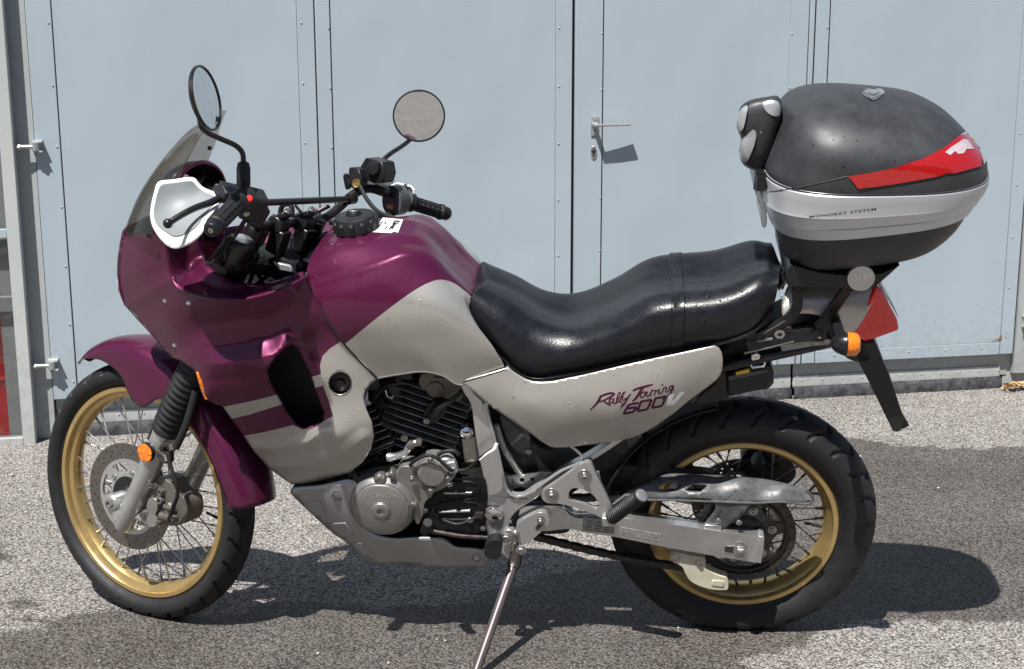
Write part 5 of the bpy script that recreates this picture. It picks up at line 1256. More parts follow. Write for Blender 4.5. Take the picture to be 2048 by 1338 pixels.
# ---- swing arm
SW = [(1040, 1018), (1085, 1012), (1130, 1020), (1145, 1034), (1180, 1037), (1215, 1037), (1262, 1037), (1300, 1043), (1420, 1060), (1528, 1076), (1528, 1076), (1527, 1100), (1521, 1127), (1521, 1127), (1430, 1112), (1330, 1094), (1231, 1074), (1180, 1067), (1140, 1058), (1085, 1062), (1045, 1050)]
sw = px_plate('swing_arm', smooth_px(SW, 90), .125, .034, 'brushed_aluminium', bike, bevel=.004)
s = MB(); s.plate([Vector((p.x, -p.y, p.z)) for p in vpts(smooth_px(SW, 60), .125)], (0, .034, 0)); s.build('swing_arm_side', 'brushed_aluminium', sw, bevel=.004)
px_plate('swing_arm_pivot', [(1022, 1010), (1060, 1002), (1110, 1008), (1140, 1030), (1138, 1062), (1110, 1068), (1050, 1062), (1024, 1046)], .118, .22, 'satin_black', sw, n=40, bevel=.008)
c = V(1125, 1040, .1195); s = MB(); s.lathe(c, (0, 1, 0), [(.013, 0), (.013, .004), (.009, .004), (.008, .001)], 20); s.build('pivot_plug', 'black_plastic', sw)
px_plate('warning_plate', [(1166, 1034), (1232, 1043), (1228, 1068), (1164, 1062)], .1262, .001, 'sticker_grey', sw, bevel=0)
px_plate('model_plate', [(1243, 1055), (1323, 1069), (1321, 1083), (1242, 1070)], .1262, .001, 'sticker_grey', sw, bevel=0)
s = MB()
for k in range(5):
    for (a, b_) in ((1172, 1186), (1190, 1204), (1207, 1224)): s.tube([V(a-k*.3, 1040+k*4.6+(a-1172)*.14, .1266), V(b_-k*.3-rng.uniform(0, 4), 1040+k*4.6+(b_-1172)*.14, .1266)], .0009, 5)
s.build('plate_print', 'grey_print', sw, stuff=True)
# axle with adjuster
q = V(1480, 1100, .128); s = MB(); s.plate([q+Vector((x, 0, z)) for x, z in ((.036, .009), (.002, .012), (-.016, .010), (-.016, -.010), (.002, -.012), (.036, -.007))], (0, -.003, 0)); s.build('axle_adjuster', 'dark_steel', sw, bevel=.001)
s = MB(); s.lathe(q, (0, 1, 0), [(.0165, 0), (.0165, .003), (.0150, .004)], 24); s.lathe(q+Vector((0, .004, 0)), (0, 1, 0), [(.0145, 0), (.0145, .010), (.0125, .0125), (.008, .0125), (.0075, .016), (.004, .016)], 6); s.build('axle_nut', 'steel', sw)
px_plate('end_cap', [(1518, 1072), (1529, 1075), (1522, 1128), (1512, 1125)], .1268, .036, 'aluminium', sw, bevel=.002)
# ---- rear sprocket, carrier, chain
NT = 47; tr = []
for k in range(NT*4):
    a = 2*PI*k/(NT*4); tr.append((.1185+(.0045, .001, -.0045, .001)[k % 4], a))
yS = .078
s = MB(); hl = []
for k in range(6):
    a0 = 2*PI*k/6+.3; hl.append([(r*math.cos(a), yS, RZ+r*math.sin(a)) for r, a in [(.096, a0-.36), (.098, a0), (.096, a0+.36), (.080, a0+.30), (.070, a0), (.080, a0-.30)]])
s.plate([(r*math.cos(a), yS, RZ+r*math.sin(a)) for r, a in tr], (0, -.007, 0), [circ3((0, RZ), yS, .046, 30)]+hl); spk = s.build('rear_sprocket', 'chain_steel', rw)
s = MB(); s.lathe((0, .050, RZ), (0, 1, 0), [(.062, 0), (.062, .022), (.050, .032), (.040, .034), (.022, .040)], 40); s.build('sprocket_carrier', 'engine_black', rw)
s = MB(); s.lathe((0, yS+.001, RZ), (0, 1, 0), [(.1045, -.006), (.1045, .0035), (.0985, .0035), (.0985, -.006)], 72, closed=True); s.build('sprocket_ring', 'engine_black', rw)
b_pr = None
for k in range(6):
    a = 2*PI*k/6+.3+PI/6
    if b_pr is None: s = MB(); s.bolt((0, 0, 0), (0, 1, 0), .0075, .008); b_pr = o = s.build('sprocket_nut', 'steel', rw)
    else: o = b_pr.copy(); COL.objects.link(o); o.parent = rw
    o.location = (.070*math.cos(a), yS, RZ+.070*math.sin(a))
# chain path: round the rear sprocket, forward run to the hidden front sprocket
fc = V(1010, 1030, .078); r1, r2 = .119, .038
cx, cz = 0, RZ
d = Vector((fc.x-cx, 0, fc.z-cz)); D_ = d.length; be = math.atan2(d.z, d.x); al = math.acos((r1-r2)/D_)
path = []
a_up, a_dn = be+al, be-al
A = np.linspace(a_up, a_dn+2*PI, 60); path += [(cx+r1*math.cos(a), cz+r1*math.sin(a)) for a in A]
p_dn = (cx+r1*math.cos(a_dn), cz+r1*math.sin(a_dn)); q_dn = (fc.x+r2*math.cos(a_dn), fc.z+r2*math.sin(a_dn))
for u in np.linspace(0, 1, 30)[1:-1]: path.append((p_dn[0]+(q_dn[0]-p_dn[0])*u, p_dn[1]+(q_dn[1]-p_dn[1])*u-.016*math.sin(PI*u)))
path += [(fc.x+r2*math.cos(a), fc.z+r2*math.sin(a)) for a in np.linspace(a_dn, a_up-0, 20)]
q_up = (fc.x+r2*math.cos(a_up), fc.z+r2*math.sin(a_up)); p_up = path[0]
for u in np.linspace(0, 1, 30)[1:-1]: path.append((q_up[0]+(p_up[0]-q_up[0])*u, q_up[1]+(p_up[1]-q_up[1])*u))
Pc = np.array(path+[path[0]]); sl_ = np.r_[0, np.cumsum(np.hypot(*np.diff(Pc, axis=0).T))]; nl_ = int(sl_[-1]/.015875)//2*2
ss_ = np.linspace(0, sl_[-1], nl_+1)[:-1]; PX = np.interp(ss_, sl_, Pc[:, 0]); PZ = np.interp(ss_, sl_, Pc[:, 1])
def link_mesh(outer):
    mb = MB(); h = .0079; n = 7; oc = []
    for sx, a0 in ((1, -PI/2), (-1, PI/2)):
        for k in range(n): a = a0+PI*k/(n-1); oc.append((sx*h+.0074*math.cos(a), .0074*math.sin(a)))
    oc2 = [(x, z*(1-.28*math.exp(-(x/.004)**2))) for x, z in oc]
    for sg in (1, -1):
        y = (.0092 if outer else .0066)*sg; mb.plate([(x, y, z) for x, z in oc2], (0, -.0022*sg, 0))
    for sx in (-h, h):
        if outer: mb.lathe((sx, -.0105, 0), (0, 1, 0), [(.0026, 0), (.0026, .021)], 8)
        else: mb.lathe((sx, -.0045, 0), (0, 1, 0), [(.0050, 0), (.0050, .009)], 9)
    return mb
chain = thing('chain', 'x', 'x'); del chain['label']; del chain['category']; chain.parent = bike
lm = [None, None]
for k in range(nl_):
    x0, z0 = PX[k], PZ[k]; x1, z1 = PX[(k+1) % nl_], PZ[(k+1) % nl_]; kind = k % 2
    if lm[kind] is None: lm[kind] = o = link_mesh(kind).build('link', 'chain_steel', chain)
    else: o = lm[kind].copy(); COL.objects.link(o); o.parent = chain
    o.matrix_local = Matrix.Translation(((x0+x1)/2, yS-.0035, (z0+z1)/2)) @ Matrix.Rotation(-math.atan2(z1-z0, x1-x0), 4, 'Y')
px_plate('chain_cover', [(1196, 932), (1252, 930), (1330, 936), (1432, 948), (1400, 962), (1334, 958), (1296, 976), (1240, 1000), (1206, 985)], .052, .03, 'deep_black', bike, bevel=.003)
# ---- chain guard (weathered grey plastic), chain slider (cream)
CG = [(1245, 991), (1290, 968), (1334, 948), (1380, 948), (1433, 950), (1490, 954), (1536, 959), (1580, 969), (1612, 981), (1626, 994), (1625, 1004), (1612, 1009), (1568, 1005), (1505, 1006), (1497, 1016), (1485, 1030), (1466, 1045), (1441, 1058), (1412, 1057), (1412, 1044), (1424, 1030), (1432, 1014), (1424, 1003), (1299, 1000), (1262, 1004)]
HO = [[(1312, 977), (1331, 965), (1362, 967), (1347, 981)], [(1369, 981), (1387, 968), (1416, 970), (1401, 983)]]
cg = skin(smooth_px(CG, 110), [(1245, 991, .112), (1334, 948, .062), (1433, 950, .062), (1536, 959, .064), (1612, 981, .085), (1626, 996, .098), (1612, 1009, .108), (1500, 1006, .116), (1424, 1003, .118), (1299, 1000, .116), (1300, 975, .104), (1390, 965, .094), (1480, 968, .094), (1560, 982, .100), (1390, 985, .112), (1480, 990, .112), (1441, 1058, .112), (1412, 1050, .112), (1460, 1035, .114)], holes=HO, step=8); face_left(cg)
cgo = cg.build('chain_guard', 'grey_plastic', bike, solid=.003, recalc=False, ang=60)
s = MB(); e = crom([(1262, 1003), (1299, 1000), (1424, 1003), (1505, 1006), (1568, 1004), (1612, 1008), (1625, 1003), (1626, 994), (1612, 981)], 50); s.tube([V(x, y, .117-.00008*max(0, x-1560)) for x, y in e], .0028, 8); s.build('guard_edge', 'grey_plastic', cgo)
for px, py in ((1437, 1041), (1478, 1045)):
    s = MB(); s.bolt(V(px, py, .118), (0, 1, 0), .005, .005); s.build('guard_bolt', 'steel', cgo)
px_plate('guard_bracket', [(1410, 1050), (1443, 1052), (1442, 1064), (1408, 1060)], .122, .012, 'brushed_aluminium', cgo, bevel=.001)
SLD = [(1340, 1112), (1345, 1107), (1356, 1106), (1380, 1112), (1405, 1116), (1411, 1122), (1410, 1136), (1420, 1143), (1440, 1152), (1454, 1157), (1455, 1179), (1448, 1180), (1425, 1179), (1400, 1172), (1380, 1161), (1370, 1145), (1364, 1133), (1346, 1124)]
sld = px_plate('chain_slider', SLD, .112, .028, 'cream_plastic', bike, n=60, bevel=.004)
px_plate('slider_block', [(1424, 1160), (1449, 1162), (1449, 1175), (1422, 1172)], .114, .01, 'cream_plastic', sld, bevel=.003)
px_plate('slider_block', [(1360, 1112), (1392, 1119), (1390, 1128), (1358, 1122)], .114, .01, 'cream_plastic', sld, bevel=.003)
for px, py in ((1350, 1115), (1400, 1126)):
    s = MB(); s.bolt(V(px, py, .114), (0, 1, 0), .0065, .004); s.build('slider_bolt', 'steel', sld)
# ---- rear caliper on the far side
px_plate('rear_caliper', [(1488, 905), (1520, 895), (1560, 905), (1590, 935), (1590, 955), (1560, 975), (1510, 965), (1485, 940)], -.055, .06, 'engine_black', bike, n=30, bevel=.01)
s = MB(); s.lathe(V(1515, 915, -.05), (0, 1, 0), [(.018, -.02), (.018, .03), (.012, .045)], 20); s.tube([V(1470, 935, -.06), V(1515, 912, -.05), V(1550, 935, -.05)], .012, 10); s.build('caliper_arm', 'engine_black', bike)
# ---- foot rests
s = MB(); bp_ = V(1003, 1112, .145); s.tube([V(985, 1084, .14), V(986, 1096, .18)], .009, 10)
fp = s.build('rider_footrest', 'dark_steel', bike)
s = MB(); P = [(974, 1086), (986, 1080), (1000, 1082), (1003, 1098), (1001, 1112), (995, 1119), (980, 1118), (970, 1112), (969, 1098)]; s.plate(vpts(smooth_px(P, 30), .205), (0, -.030, 0)); s.build('footrest_rubber', 'rubber', fp, bevel=.005)
PB = [(1083, 991), (1086, 983), (1110, 966), (1140, 945), (1164, 928), (1176, 924), (1184, 930), (1192, 948), (1208, 980), (1222, 1010), (1226, 1020), (1218, 1034), (1206, 1037), (1190, 1029), (1160, 1018), (1120, 1008), (1096, 1006), (1086, 1000)]
PH = smooth_px([(1138, 985), (1143, 978), (1150, 976), (1172, 982), (1186, 990), (1197, 1006), (1198, 1014), (1190, 1017), (1172, 1010), (1148, 1003), (1138, 998)], 34)
pb = px_plate('passenger_peg_bracket', PB, .158, .014, 'frame_silver', bike, holes=[PH], n=90, bevel=.004)
for px, py in ((1103, 989), (1169, 952)):
    q = V(px, py, .159); s = MB(); s.lathe(q, (0, 1, 0), [(.017, -.001), (.016, .0015), (.012, .001)], 24); s.bolt(q+Vector((0, .001, 0)), (0, 1, 0), .0075, .010); s.build('bracket_bolt', 'steel', pb)
s = MB(); a_ = V(1217, 1040, .160); b_ = V(1283, 991, .222); dv = (b_-a_).normalized(); s.tube([a_-dv*.005, a_+dv*.02], .009, 10); s.box(a_, .03, .025, .024); s.build('peg_hinge', 'aluminium', pb, bevel=.002)
s = MB(); L_ = (b_-a_).length; pr = [(.010, .012), (.0165, .014)]
k = .018
while k < L_-.006: pr += [(.0150, k), (.0175, k+.0022), (.0175, k+.0050), (.0150, k+.0068)]; k += .0078
pr += [(.018, L_-.004), (.018, L_), (.017, L_+.001)]
s.lathe(a_, dv, pr, 22); pg = s.build('passenger_peg', 'rubber', pb, ang=50)
s = MB(); s.lathe(b_, dv, [(.0150, .000), (.0150, .0025), (.013, .0035)], 22); s.build('peg_end', 'aluminium', pg)
s = MB(); s.tube([V(1228, 1008, .17), V(1252, 990, .19), V(1268, 990, .212)], .0035, 8); s.build('peg_spring_rod', 'brushed_aluminium', pb)
# ---- side stand
gp = w2b(ground_pt(946, 1360)); pv = V(1040, 1092, .140)
SB = [(1033, 1049), (1038, 1045), (1070, 1028), (1082, 1025), (1094, 1029), (1099, 1040), (1096, 1050), (1080, 1066), (1052, 1088), (1040, 1089), (1036, 1075)]
stb = px_plate('side_stand', SB, .152, .018, 'frame_silver', bike, n=50, bevel=.004)
px_plate('stand_mount', [(1006, 1066), (1018, 1060), (1030, 1066), (1038, 1086), (1036, 1108), (1020, 1120), (1012, 1112)], .146, .03, 'frame_silver', stb, n=30, bevel=.003)
for px, py, r in ((1012, 1075, .0095), (1042, 1100, .0095), (1081, 1042, .006)):
    s = MB(); s.bolt(V(px, py, .156), (0, 1, 0), r, .008); s.build('stand_bolt', 'steel', stb)
px_plate('switch_plate', [(1074, 1062), (1070, 1056), (1074, 1050), (1080, 1046), (1078, 1038), (1084, 1034), (1090, 1040), (1086, 1050), (1079, 1057)], .1532, .002, 'dark_steel', stb, bevel=0)
top = V(1036, 1096, .142); kn = V(1030, 1122, .150)
s = MB(); s.tube([top, kn, kn+(gp-kn)*.06], [.0155, .0165, .0155], 14); s.build('stand_clevis', 'dark_steel', stb)
s = MB(); s.tube([kn+(gp-kn)*.04, kn+(gp-kn)*.98], [.0118, .0112], 18); s.build('stand_leg', 'stand_paint' if 'stand_paint' in MATS else 'frame_silver', stb)
s = MB(); upw = w2b((0, 0, 1))-w2b((0, 0, 0)); s.lathe(gp, upw, [(.026, .001), (.026, .007), (.018, .012)], 20); s.build('stand_foot', 'dark_steel', stb)
s = MB(); a_ = V(1030, 1064, .150); s.tube([a_, V(1025, 1100, .15)], .006, 10); s.ball(V(1031, 1066, .155), .009, 12); s.build('stand_spring', 'steel', stb)

# ================================================================== HANDLEBAR (steered)
def ST(p): return STM @ Vector(p)
HP = [VS(425, 458, .43), VS(478, 402, .315), VS(496, 398, .235), VS(503, 412, .195), VS(514, 450, .130), VS(553, 447, .05)]
HPr = [VS(602, 444, -.05), VS(650, 436, -.125), VS(682, 412, -.175), VS(700, 394, -.200), VS(735, 377, -.245), VS(800, 398, -.33), VS(896, 428, -.445)]
s = MB(); s.tube(HP+HPr, .0112, 14, smooth=90); hb_ = s.xf(STM).build('handlebar', 'satin_black', bike)
s = MB(); s.tube([VS(508, 406, .195), VS(702, 398, -.195)], .0078, 12); s.lathe(VS(508, 406, .195), (0, 1, 0), [(.013, -.012), (.013, .012)], 14); s.lathe(VS(702, 398, -.195), (0, 1, 0), [(.013, -.012), (.013, .012)], 14); s.xf(STM).build('crossbar', 'satin_black', hb_)
for (px, py, y) in ((557, 449, .052), (606, 445, -.052)):
    q = VS(px, py, y); s = MB(); s.lathe(q-Vector((0, .019, 0)), (0, 1, 0), [(.021, 0), (.022, .004), (.022, .034), (.021, .038)], 18); s.box(q+Vector((.0, 0, -.038)), .038, .034, .060, Matrix.Rotation(R(-20), 3, 'Y')); s.box(q+Vector((-.004, 0, .016)), .052, .034, .014, Matrix.Rotation(R(25), 3, 'Y')); cl_ = s.xf(STM).build('bar_clamp', 'satin_black', hb_, bevel=.004)
    for dx in (-.021, .019):
        s = MB(); s.bolt(q+Vector((dx-.004, 0, .022-.45*dx)), (-.4, 0, .9), .0062, .008); s.xf(STM).build('clamp_bolt', 'steel', cl_)
# top yoke and ignition / fork tops
s = MB(); o_ = [Vector((x, y, 0)) for x, y in smooth_px([(.045, .135), (-.01, .145), (-.045, .08), (-.06, 0), (-.045, -.08), (-.01, -.145), (.045, -.135), (.05, -.07), (.03, 0), (.05, .07)], 44)]
yk = VS(560, 500, .0); Ry = Matrix.Rotation(-RAKE, 3, 'Y')
s.plate([yk+Ry @ p for p in o_], Ry @ Vector((0, 0, -.030))); yo = s.xf(STM).build('top_yoke', 'satin_black', bike, bevel=.005)
for sg in (1, -1):
    q = on_leg(.105*sg, fo[0], fo[1], .905); s = MB(); s.lathe(q, Vector((-.4695, 0, .8829)), [(.026, -.03), (.026, .006), (.020, .010), (.020, .014), (.012, .014)], 20); s.xf(STM).build('fork_cap', 'satin_black', yo)
q = VS(483, 484, .165)
s = MB(); s.lathe(q, (-.35, .05, .93), [(.024, -.05), (.030, -.012), (.031, 0), (.028, .006), (.024, .007), (.001, .007)], 26); s.xf(STM).build('fork_adjuster', 'satin_black', yo)
s = MB(); s.lathe(q+Vector((-.003, 0, .0075)), (-.35, .05, .93), [(.0215, -.002), (.0215, .002), (.014, .0025), (.001, .002)], 22); s.xf(STM).build('adjuster_plate', 'brushed_aluminium', yo)
# grips
def grip(a, b_, nm, col='rubber'):
    a = Vector(a); b_ = Vector(b_); d = (b_-a); L_ = d.length; pr = [(.0235, 0), (.0235, .010), (.0170, .013)]
    n_ = 5
    for k in range(n_):
        u0 = .016+(L_-.030)*k/n_; u1 = .016+(L_-.030)*(k+1)/n_; pr += [(.0168, u0), (.0176, u0+.002), (.0176, u1-.003), (.0162, u1-.0022), (.0162, u1-.0004)]
    pr += [(.0185, L_-.012), (.0205, L_-.009), (.0205, L_-.003), (.018, L_)]
    s = MB(); s.lathe(a, d, pr, 20)
    a1, a2, _ = basis(d)
    for k in range(10):
        q = 2*PI*k/10; w0 = (a1*math.cos(q)+a2*math.sin(q))*.0172; s.tube([a+w0+d*.16, a+w0+d*.88], .0018, 6)
    return s.xf(STM).build(nm, col, hb_, ang=35)
gi = VS(477, 404, .315); go = VS(430, 452, .425)
grip(gi, go, 'grip')
s = MB(); dv = (go-gi).normalized(); s.lathe(go, dv, [(.0165, -.001), (.0175, .004), (.0175, .016), (.014, .022), (.0085, .024), (.008, .020), (.003, .020)], 22); be_ = s.xf(STM).build('bar_end', 'satin_black', hb_)
s = MB(); s.lathe(go+dv*.0185, dv, [(.0065, 0), (.006, .004), (.003, .0045), (.0025, .002)], 12); s.xf(STM).build('bar_end_screw', 'steel', be_)
gi2 = VS(818, 404, -.345); go2 = VS(885, 425, -.432); grip(gi2, go2, 'grip')
s = MB(); dv2 = (go2-gi2).normalized(); s.lathe(go2, dv2, [(.0165, -.001), (.0175, .004), (.0175, .014), (.013, .020), (.002, .021)], 20); s.xf(STM).build('bar_end', 'satin_black', hb_)
s = MB(); s.lathe(gi2-dv2*.004, -dv2, [(.0245, 0), (.0245, .005), (.020, .007), (.020, .012), (.025, .014), (.025, .022), (.020, .024)], 24); s.xf(STM).build('throttle_ring', 'grey_plastic', hb_)
# left switch block, clutch perch and lever
s = MB(); q = VS(503, 408, .235); Rl = Matrix.Rotation(R(-35), 3, 'Y') @ Matrix.Rotation(R(-24), 3, 'Z')
s.box(q, .048, .050, .060, Rl); s.lathe(VS(488, 398, .275), dv, [(.026, -.012), (.027, 0), (.027, .014), (.022, .018)], 20); s.box(VS(515, 430, .21), .03, .035, .05, Rl)
sb = s.xf(STM).build('switch_block', 'black_plastic', hb_, bevel=.006)
s = MB(); q = VS(497, 399, .285); s.lathe(q, (-.6, .5, .5), [(.0085, -.006), (.0085, .006), (.007, .008), (.001, .0085)], 16); s.xf(STM).build('red_switch', 'red_switch', sb)
s = MB(); q = VS(493, 427, .262); s.lathe(q, (-.7, .6, .2), [(.006, -.006), (.006, .005), (.003, .006)], 12); s.xf(STM).build('horn_button', 'cream_plastic', sb)
s = MB(); s.box(VS(462, 385, .265), .045, .05, .022, Rl); s.box(VS(440, 388, .275), .05, .018, .014, Rl); pch = s.xf(STM).build('clutch_perch', 'black_plastic', hb_, bevel=.004)
s = MB(); s.tube([VS(452, 384, .270), VS(435, 398, .295), VS(418, 406, .318), VS(395, 414, .342), VS(372, 425, .368), VS(350, 438, .390), VS(338, 446, .402)], [.0085, .0080, .0075, .0072, .0070, .0068, .0068], 12, smooth=34)
s.ball(VS(336, 447, .404), .0105, 16); s.xf(STM).build('clutch_lever', 'satin_black', pch)
s = MB(); s.tube([VS(455, 470, .27), VS(440, 495, .24), VS(418, 520, .20)], .0045, 8, smooth=12); s.tube([VS(465, 470, .26), VS(450, 497, .22), VS(430, 525, .18)], .0045, 8, smooth=12); s.tube([VS(500, 425, .24), VS(470, 470, .22), VS(440, 500, .18), VS(425, 530, .10)], .005, 8, smooth=18)
s.xf(STM).build('control_cables', 'rubber', hb_, stuff=True)
# cable and clutter bundle between the clamps and the hood
s = MB()
for k in range(9):
    a0 = Vector((1.05+rng.uniform(-.02, .08), rng.uniform(-.16, .16), 1.02+rng.uniform(-.05, .02))); a2_ = Vector((1.16+rng.uniform(-.03, .05), rng.uniform(-.1, .1), .93+rng.uniform(-.06, .06))); a1_ = (a0+a2_)/2+Vector((rng.uniform(-.02, .05), rng.uniform(-.05, .05), rng.uniform(.0, .06)))
    s.tube([a0, a1_, a2_], .0048, 8, smooth=14)
s.xf(STM).build('cable_bundle', 'rubber', hb_, stuff=True)
# black trim filling the cockpit well
s = MB(); G = np.array([[(x, .118*math.sin(a), z+.0*a) for a in np.linspace(-PI/2, PI/2, 13)] for x, z in ((1.26, .96), (1.18, .93), (1.08, .905), (.99, .90), (.93, .93))]); s.grid(G); s.build('cockpit_floor', 'satin_black', bike, solid=.004)
for (a, b_, y, r) in (((438, 545), (425, 520), .11, .020), ((462, 545), (470, 505), .11, .022)):
    s = MB(); s.tube([V(*a, y), V(*b_, y)], r, 16); s.build('fork_shroud', 'satin_black', bike)
px_plate('coil_cover', [(530, 520), (560, 512), (592, 530), (600, 548), (560, 566), (540, 556)], .07, .06, 'black_plastic', bike, bevel=.006)
px_plate('relay_box', [(545, 524), (580, 532), (590, 546), (556, 540)], .085, .01, 'case_silver', bike, bevel=.003)
# hand guards
HGO = [(316, 364), (345, 359), (388, 355), (397, 364), (405, 373), (420, 380), (440, 385), (458, 380), (468, 388), (458, 398), (442, 402), (428, 420), (412, 440), (404, 462), (398, 470), (381, 485), (350, 497), (338, 494), (322, 480), (305, 454), (300, 432), (303, 405), (308, 385)]
hgc = [(316, 364, .330), (300, 432, .335), (305, 455, .340), (350, 497, .360), (398, 470, .372), (388, 355, .270), (440, 385, .235), (468, 388, .232), (428, 420, .312), (350, 400, .312), (350, 450, .340), (400, 410, .290)]
hg = skin(smooth_px(HGO, 70), hgc, step=7, f=VS)
hgo = hg.xf(STM).build('hand_guard', 'white_plastic', hb_, solid=.004, ang=60)
HGI = [(322, 371), (350, 366), (384, 363), (394, 373), (408, 383), (428, 392), (436, 400), (424, 412), (408, 428), (398, 446), (380, 462), (350, 472), (330, 462), (312, 446), (307, 428), (311, 402), (316, 384)]
evG = rbf(hgc)
nv, tri = triang(smooth_px(HGI, 60), step=7); s = MB(); s.v = []
for x, y in nv:
    p = ST(VS(x, y, float(evG(x, y)))); o, d = ray(x, y); d = Vector(BM.T @ d).normalized(); s.v.append(tuple(p-d*.0045))
s.f = [tuple(t_) for t_ in tri]; s.m = [0]*len(tri); s.build('guard_inner_face', 'guard_inner', hgo, ang=60)
HG2 = [(780, 372), (790, 366), (822, 373), (828, 380), (826, 392), (800, 392), (786, 388)]
s = MB(); s.plate(vpts(smooth_px(HG2, 30), -.385, VS), (.10, -.02, 0)); s.xf(STM).build('hand_guard', 'grey_plastic', hb_, bevel=.006)
s = MB(); e = [(784, 371), (795, 367), (822, 373), (828, 380), (827, 392)]; s.tube([VS(x, y, -.384) for x, y in e], .003, 8); s.xf(STM).build('guard_trim', 'white_plastic', hb_)
# right side controls: brake master cylinder, switch block
def steer_box(name, pts, y, depth, m, parent, bevel=.004, n=0):
    P = smooth_px(pts, n) if n else pts; s = MB(); s.plate(vpts(P, y, VS), (.0, -depth, 0)); return s.xf(STM).build(name, m, parent, bevel=bevel)
mc = steer_box('master_cylinder', [(719, 334), (731, 315), (766, 325), (770, 348), (765, 366), (748, 368), (727, 358), (720, 352)], -.225, .05, 'satin_black', hb_)
s = MB(); s.lathe(VS(748, 337, -.224), (-.25, 1, .1), [(.0165, -.004), (.0165, .006), (.014, .010), (.006, .011), (.001, .011)], 22); s.xf(STM).build('sight_glass', 'satin_black', mc)
steer_box('brake_lever_pivot', [(738, 372), (750, 368), (768, 376), (775, 388), (760, 392), (742, 386)], -.255, .03, 'dark_steel', mc)
ub = steer_box('socket_bracket', [(697, 337), (700, 334), (718, 338), (722, 352), (722, 374), (705, 378), (696, 366)], -.205, .03, 'black_plastic', hb_)
s = MB(); s.lathe(VS(713, 367, -.204), (-.1, 1, 0), [(.0105, -.002), (.0105, .003), (.0085, .003), (.0080, .001), (.001, .001)], 18); s.xf(STM).build('socket', 'gold', ub)
steer_box('cable_adjuster', [(686, 350), (690, 346), (694, 356), (700, 372), (692, 380), (688, 368)], -.20, .012, 'satin_black', ub, n=20, bevel=.002)
rs = steer_box('switch_block', [(768, 384), (776, 372), (790, 374), (800, 388), (802, 412), (795, 428), (780, 432), (768, 420), (764, 400)], -.285, .04, 'grey_plastic', hb_, n=40)
steer_box('kill_switch', [(773, 382), (780, 376), (788, 378), (789, 390), (786, 398), (774, 396)], -.278, .012, 'black_plastic', rs)
steer_box('starter_mark', [(774, 408), (786, 411), (785, 419), (774, 416)], -.2825, .002, 'orange_print', rs, bevel=0)
s = MB(); s.tube([VS(790, 426, -.30), VS(760, 432, -.22), VS(720, 432, -.14), VS(660, 446, -.06)], .006, 8, smooth=18); s.tube([VS(720, 372, -.20), VS(735, 400, -.18), VS(760, 425, -.16), VS(830, 448, -.18)], .0052, 8, smooth=18); s.xf(STM).build('cables', 'rubber', hb_, stuff=True)
steer_box('cable_guide', [(630, 419), (652, 409), (656, 416), (634, 427)], -.10, .012, 'black_plastic', hb_, bevel=.002); steer_box('guide_label', [(634, 419), (650, 411), (651, 413), (636, 421)], -.0985, .001, 'pink_print', hb_, bevel=0)
s = MB(); s.tube([VS(560, 440, 0), VS(563, 415, 0), VS(572, 408, 0), (VS(582, 411, 0)), VS(585, 435, 0)], .006, 8, smooth=20); s.tube([VS(590, 410, -.02), VS(605, 428, -.03), VS(615, 440, -.05)], .0035, 8, smooth=12); s.xf(STM).build('wiring', 'rubber', hb_, stuff=True)
# mirrors
def mirror(px, py, y, rpx, nloc, stem, boot, depth):
    q = ST(VS(px, py, y)); n = Vector(nloc).normalized()
    rr = rpx
    s = MB(); s.lathe(q, n, [(rr*.30, -depth), (rr*.72, -depth*.85), (rr*.95, -depth*.42), (rr*1.0, -.004), (rr*1.0, .0015), (rr*.97, .0025), (rr*.945, .0020), (rr*.94, -.001), (.001, -.001)], 48); mr_ = s.build('mirror', 'satin_black', bike)
    s = MB(); s.lathe(q, n, [(rr*.94, -.0012)]+[(rr*.94*f_+.0003, -.0004+(rr*.94)**2*(1-f_*f_)/(2*.60)) for f_ in np.linspace(1, 0, 12)], 48); s.build('mirror_glass', 'mirror_glass', mr_, ang=60)
    P = [ST(VS(*p)) for p in stem]; P[-1] = q-n*depth*.75
    s = MB(); s.tube(P, .0058, 12, smooth=30); s.build('mirror_stem', 'satin_black', mr_)
    if boot:
        a_, b_ = [ST(VS(*p)) for p in boot]; d = b_-a_; L_ = d.length; s = MB(); s.lathe(a_, d, [(.008, -.012), (.0085, -.002), (.0135, 0), (.0148, .006), (.0145, L_-.014), (.0120, L_-.003), (.007, L_)], 18); s.build('mirror_boot', 'rubber', mr_)
def wdir(v): return Vector(BM.T @ np.array(v))
def view_frame(px, py):
    o, d = ray(px, py); d = d/np.linalg.norm(d); r = np.cross(d, [0, 0, 1.]); r /= np.linalg.norm(r); return -d, r, np.cross(r, d)
tc_, r_, u_ = view_frame(412, 195); a = R(67); n1 = math.cos(a)*tc_+math.sin(a)*(math.cos(R(11))*r_+math.sin(R(11))*u_)
mirror(413, 196, .40, .0655, wdir(n1), [(488, 384, .255), (487, 325, .255), (485, 306, .258), (474, 293, .272), (440, 277, .315), (416, 266, .340), (403, 254, .362), (400, 240, .370), (404, 230, .375)], [(487, 374, .255), (487, 323, .255)], .018)
tc_, r_, u_ = view_frame(838, 232); n2 = math.cos(R(11.5))*tc_+math.sin(R(11.5))*(-.90*u_+.30*r_)
mirror(838, 232, -.40, .0655, wdir(n2), [(752, 335, -.27), (765, 321, -.28), (780, 308, -.31), (800, 295, -.36), (815, 284, -.40), (824, 274, -.43), (830, 260, -.44)], None, .030)

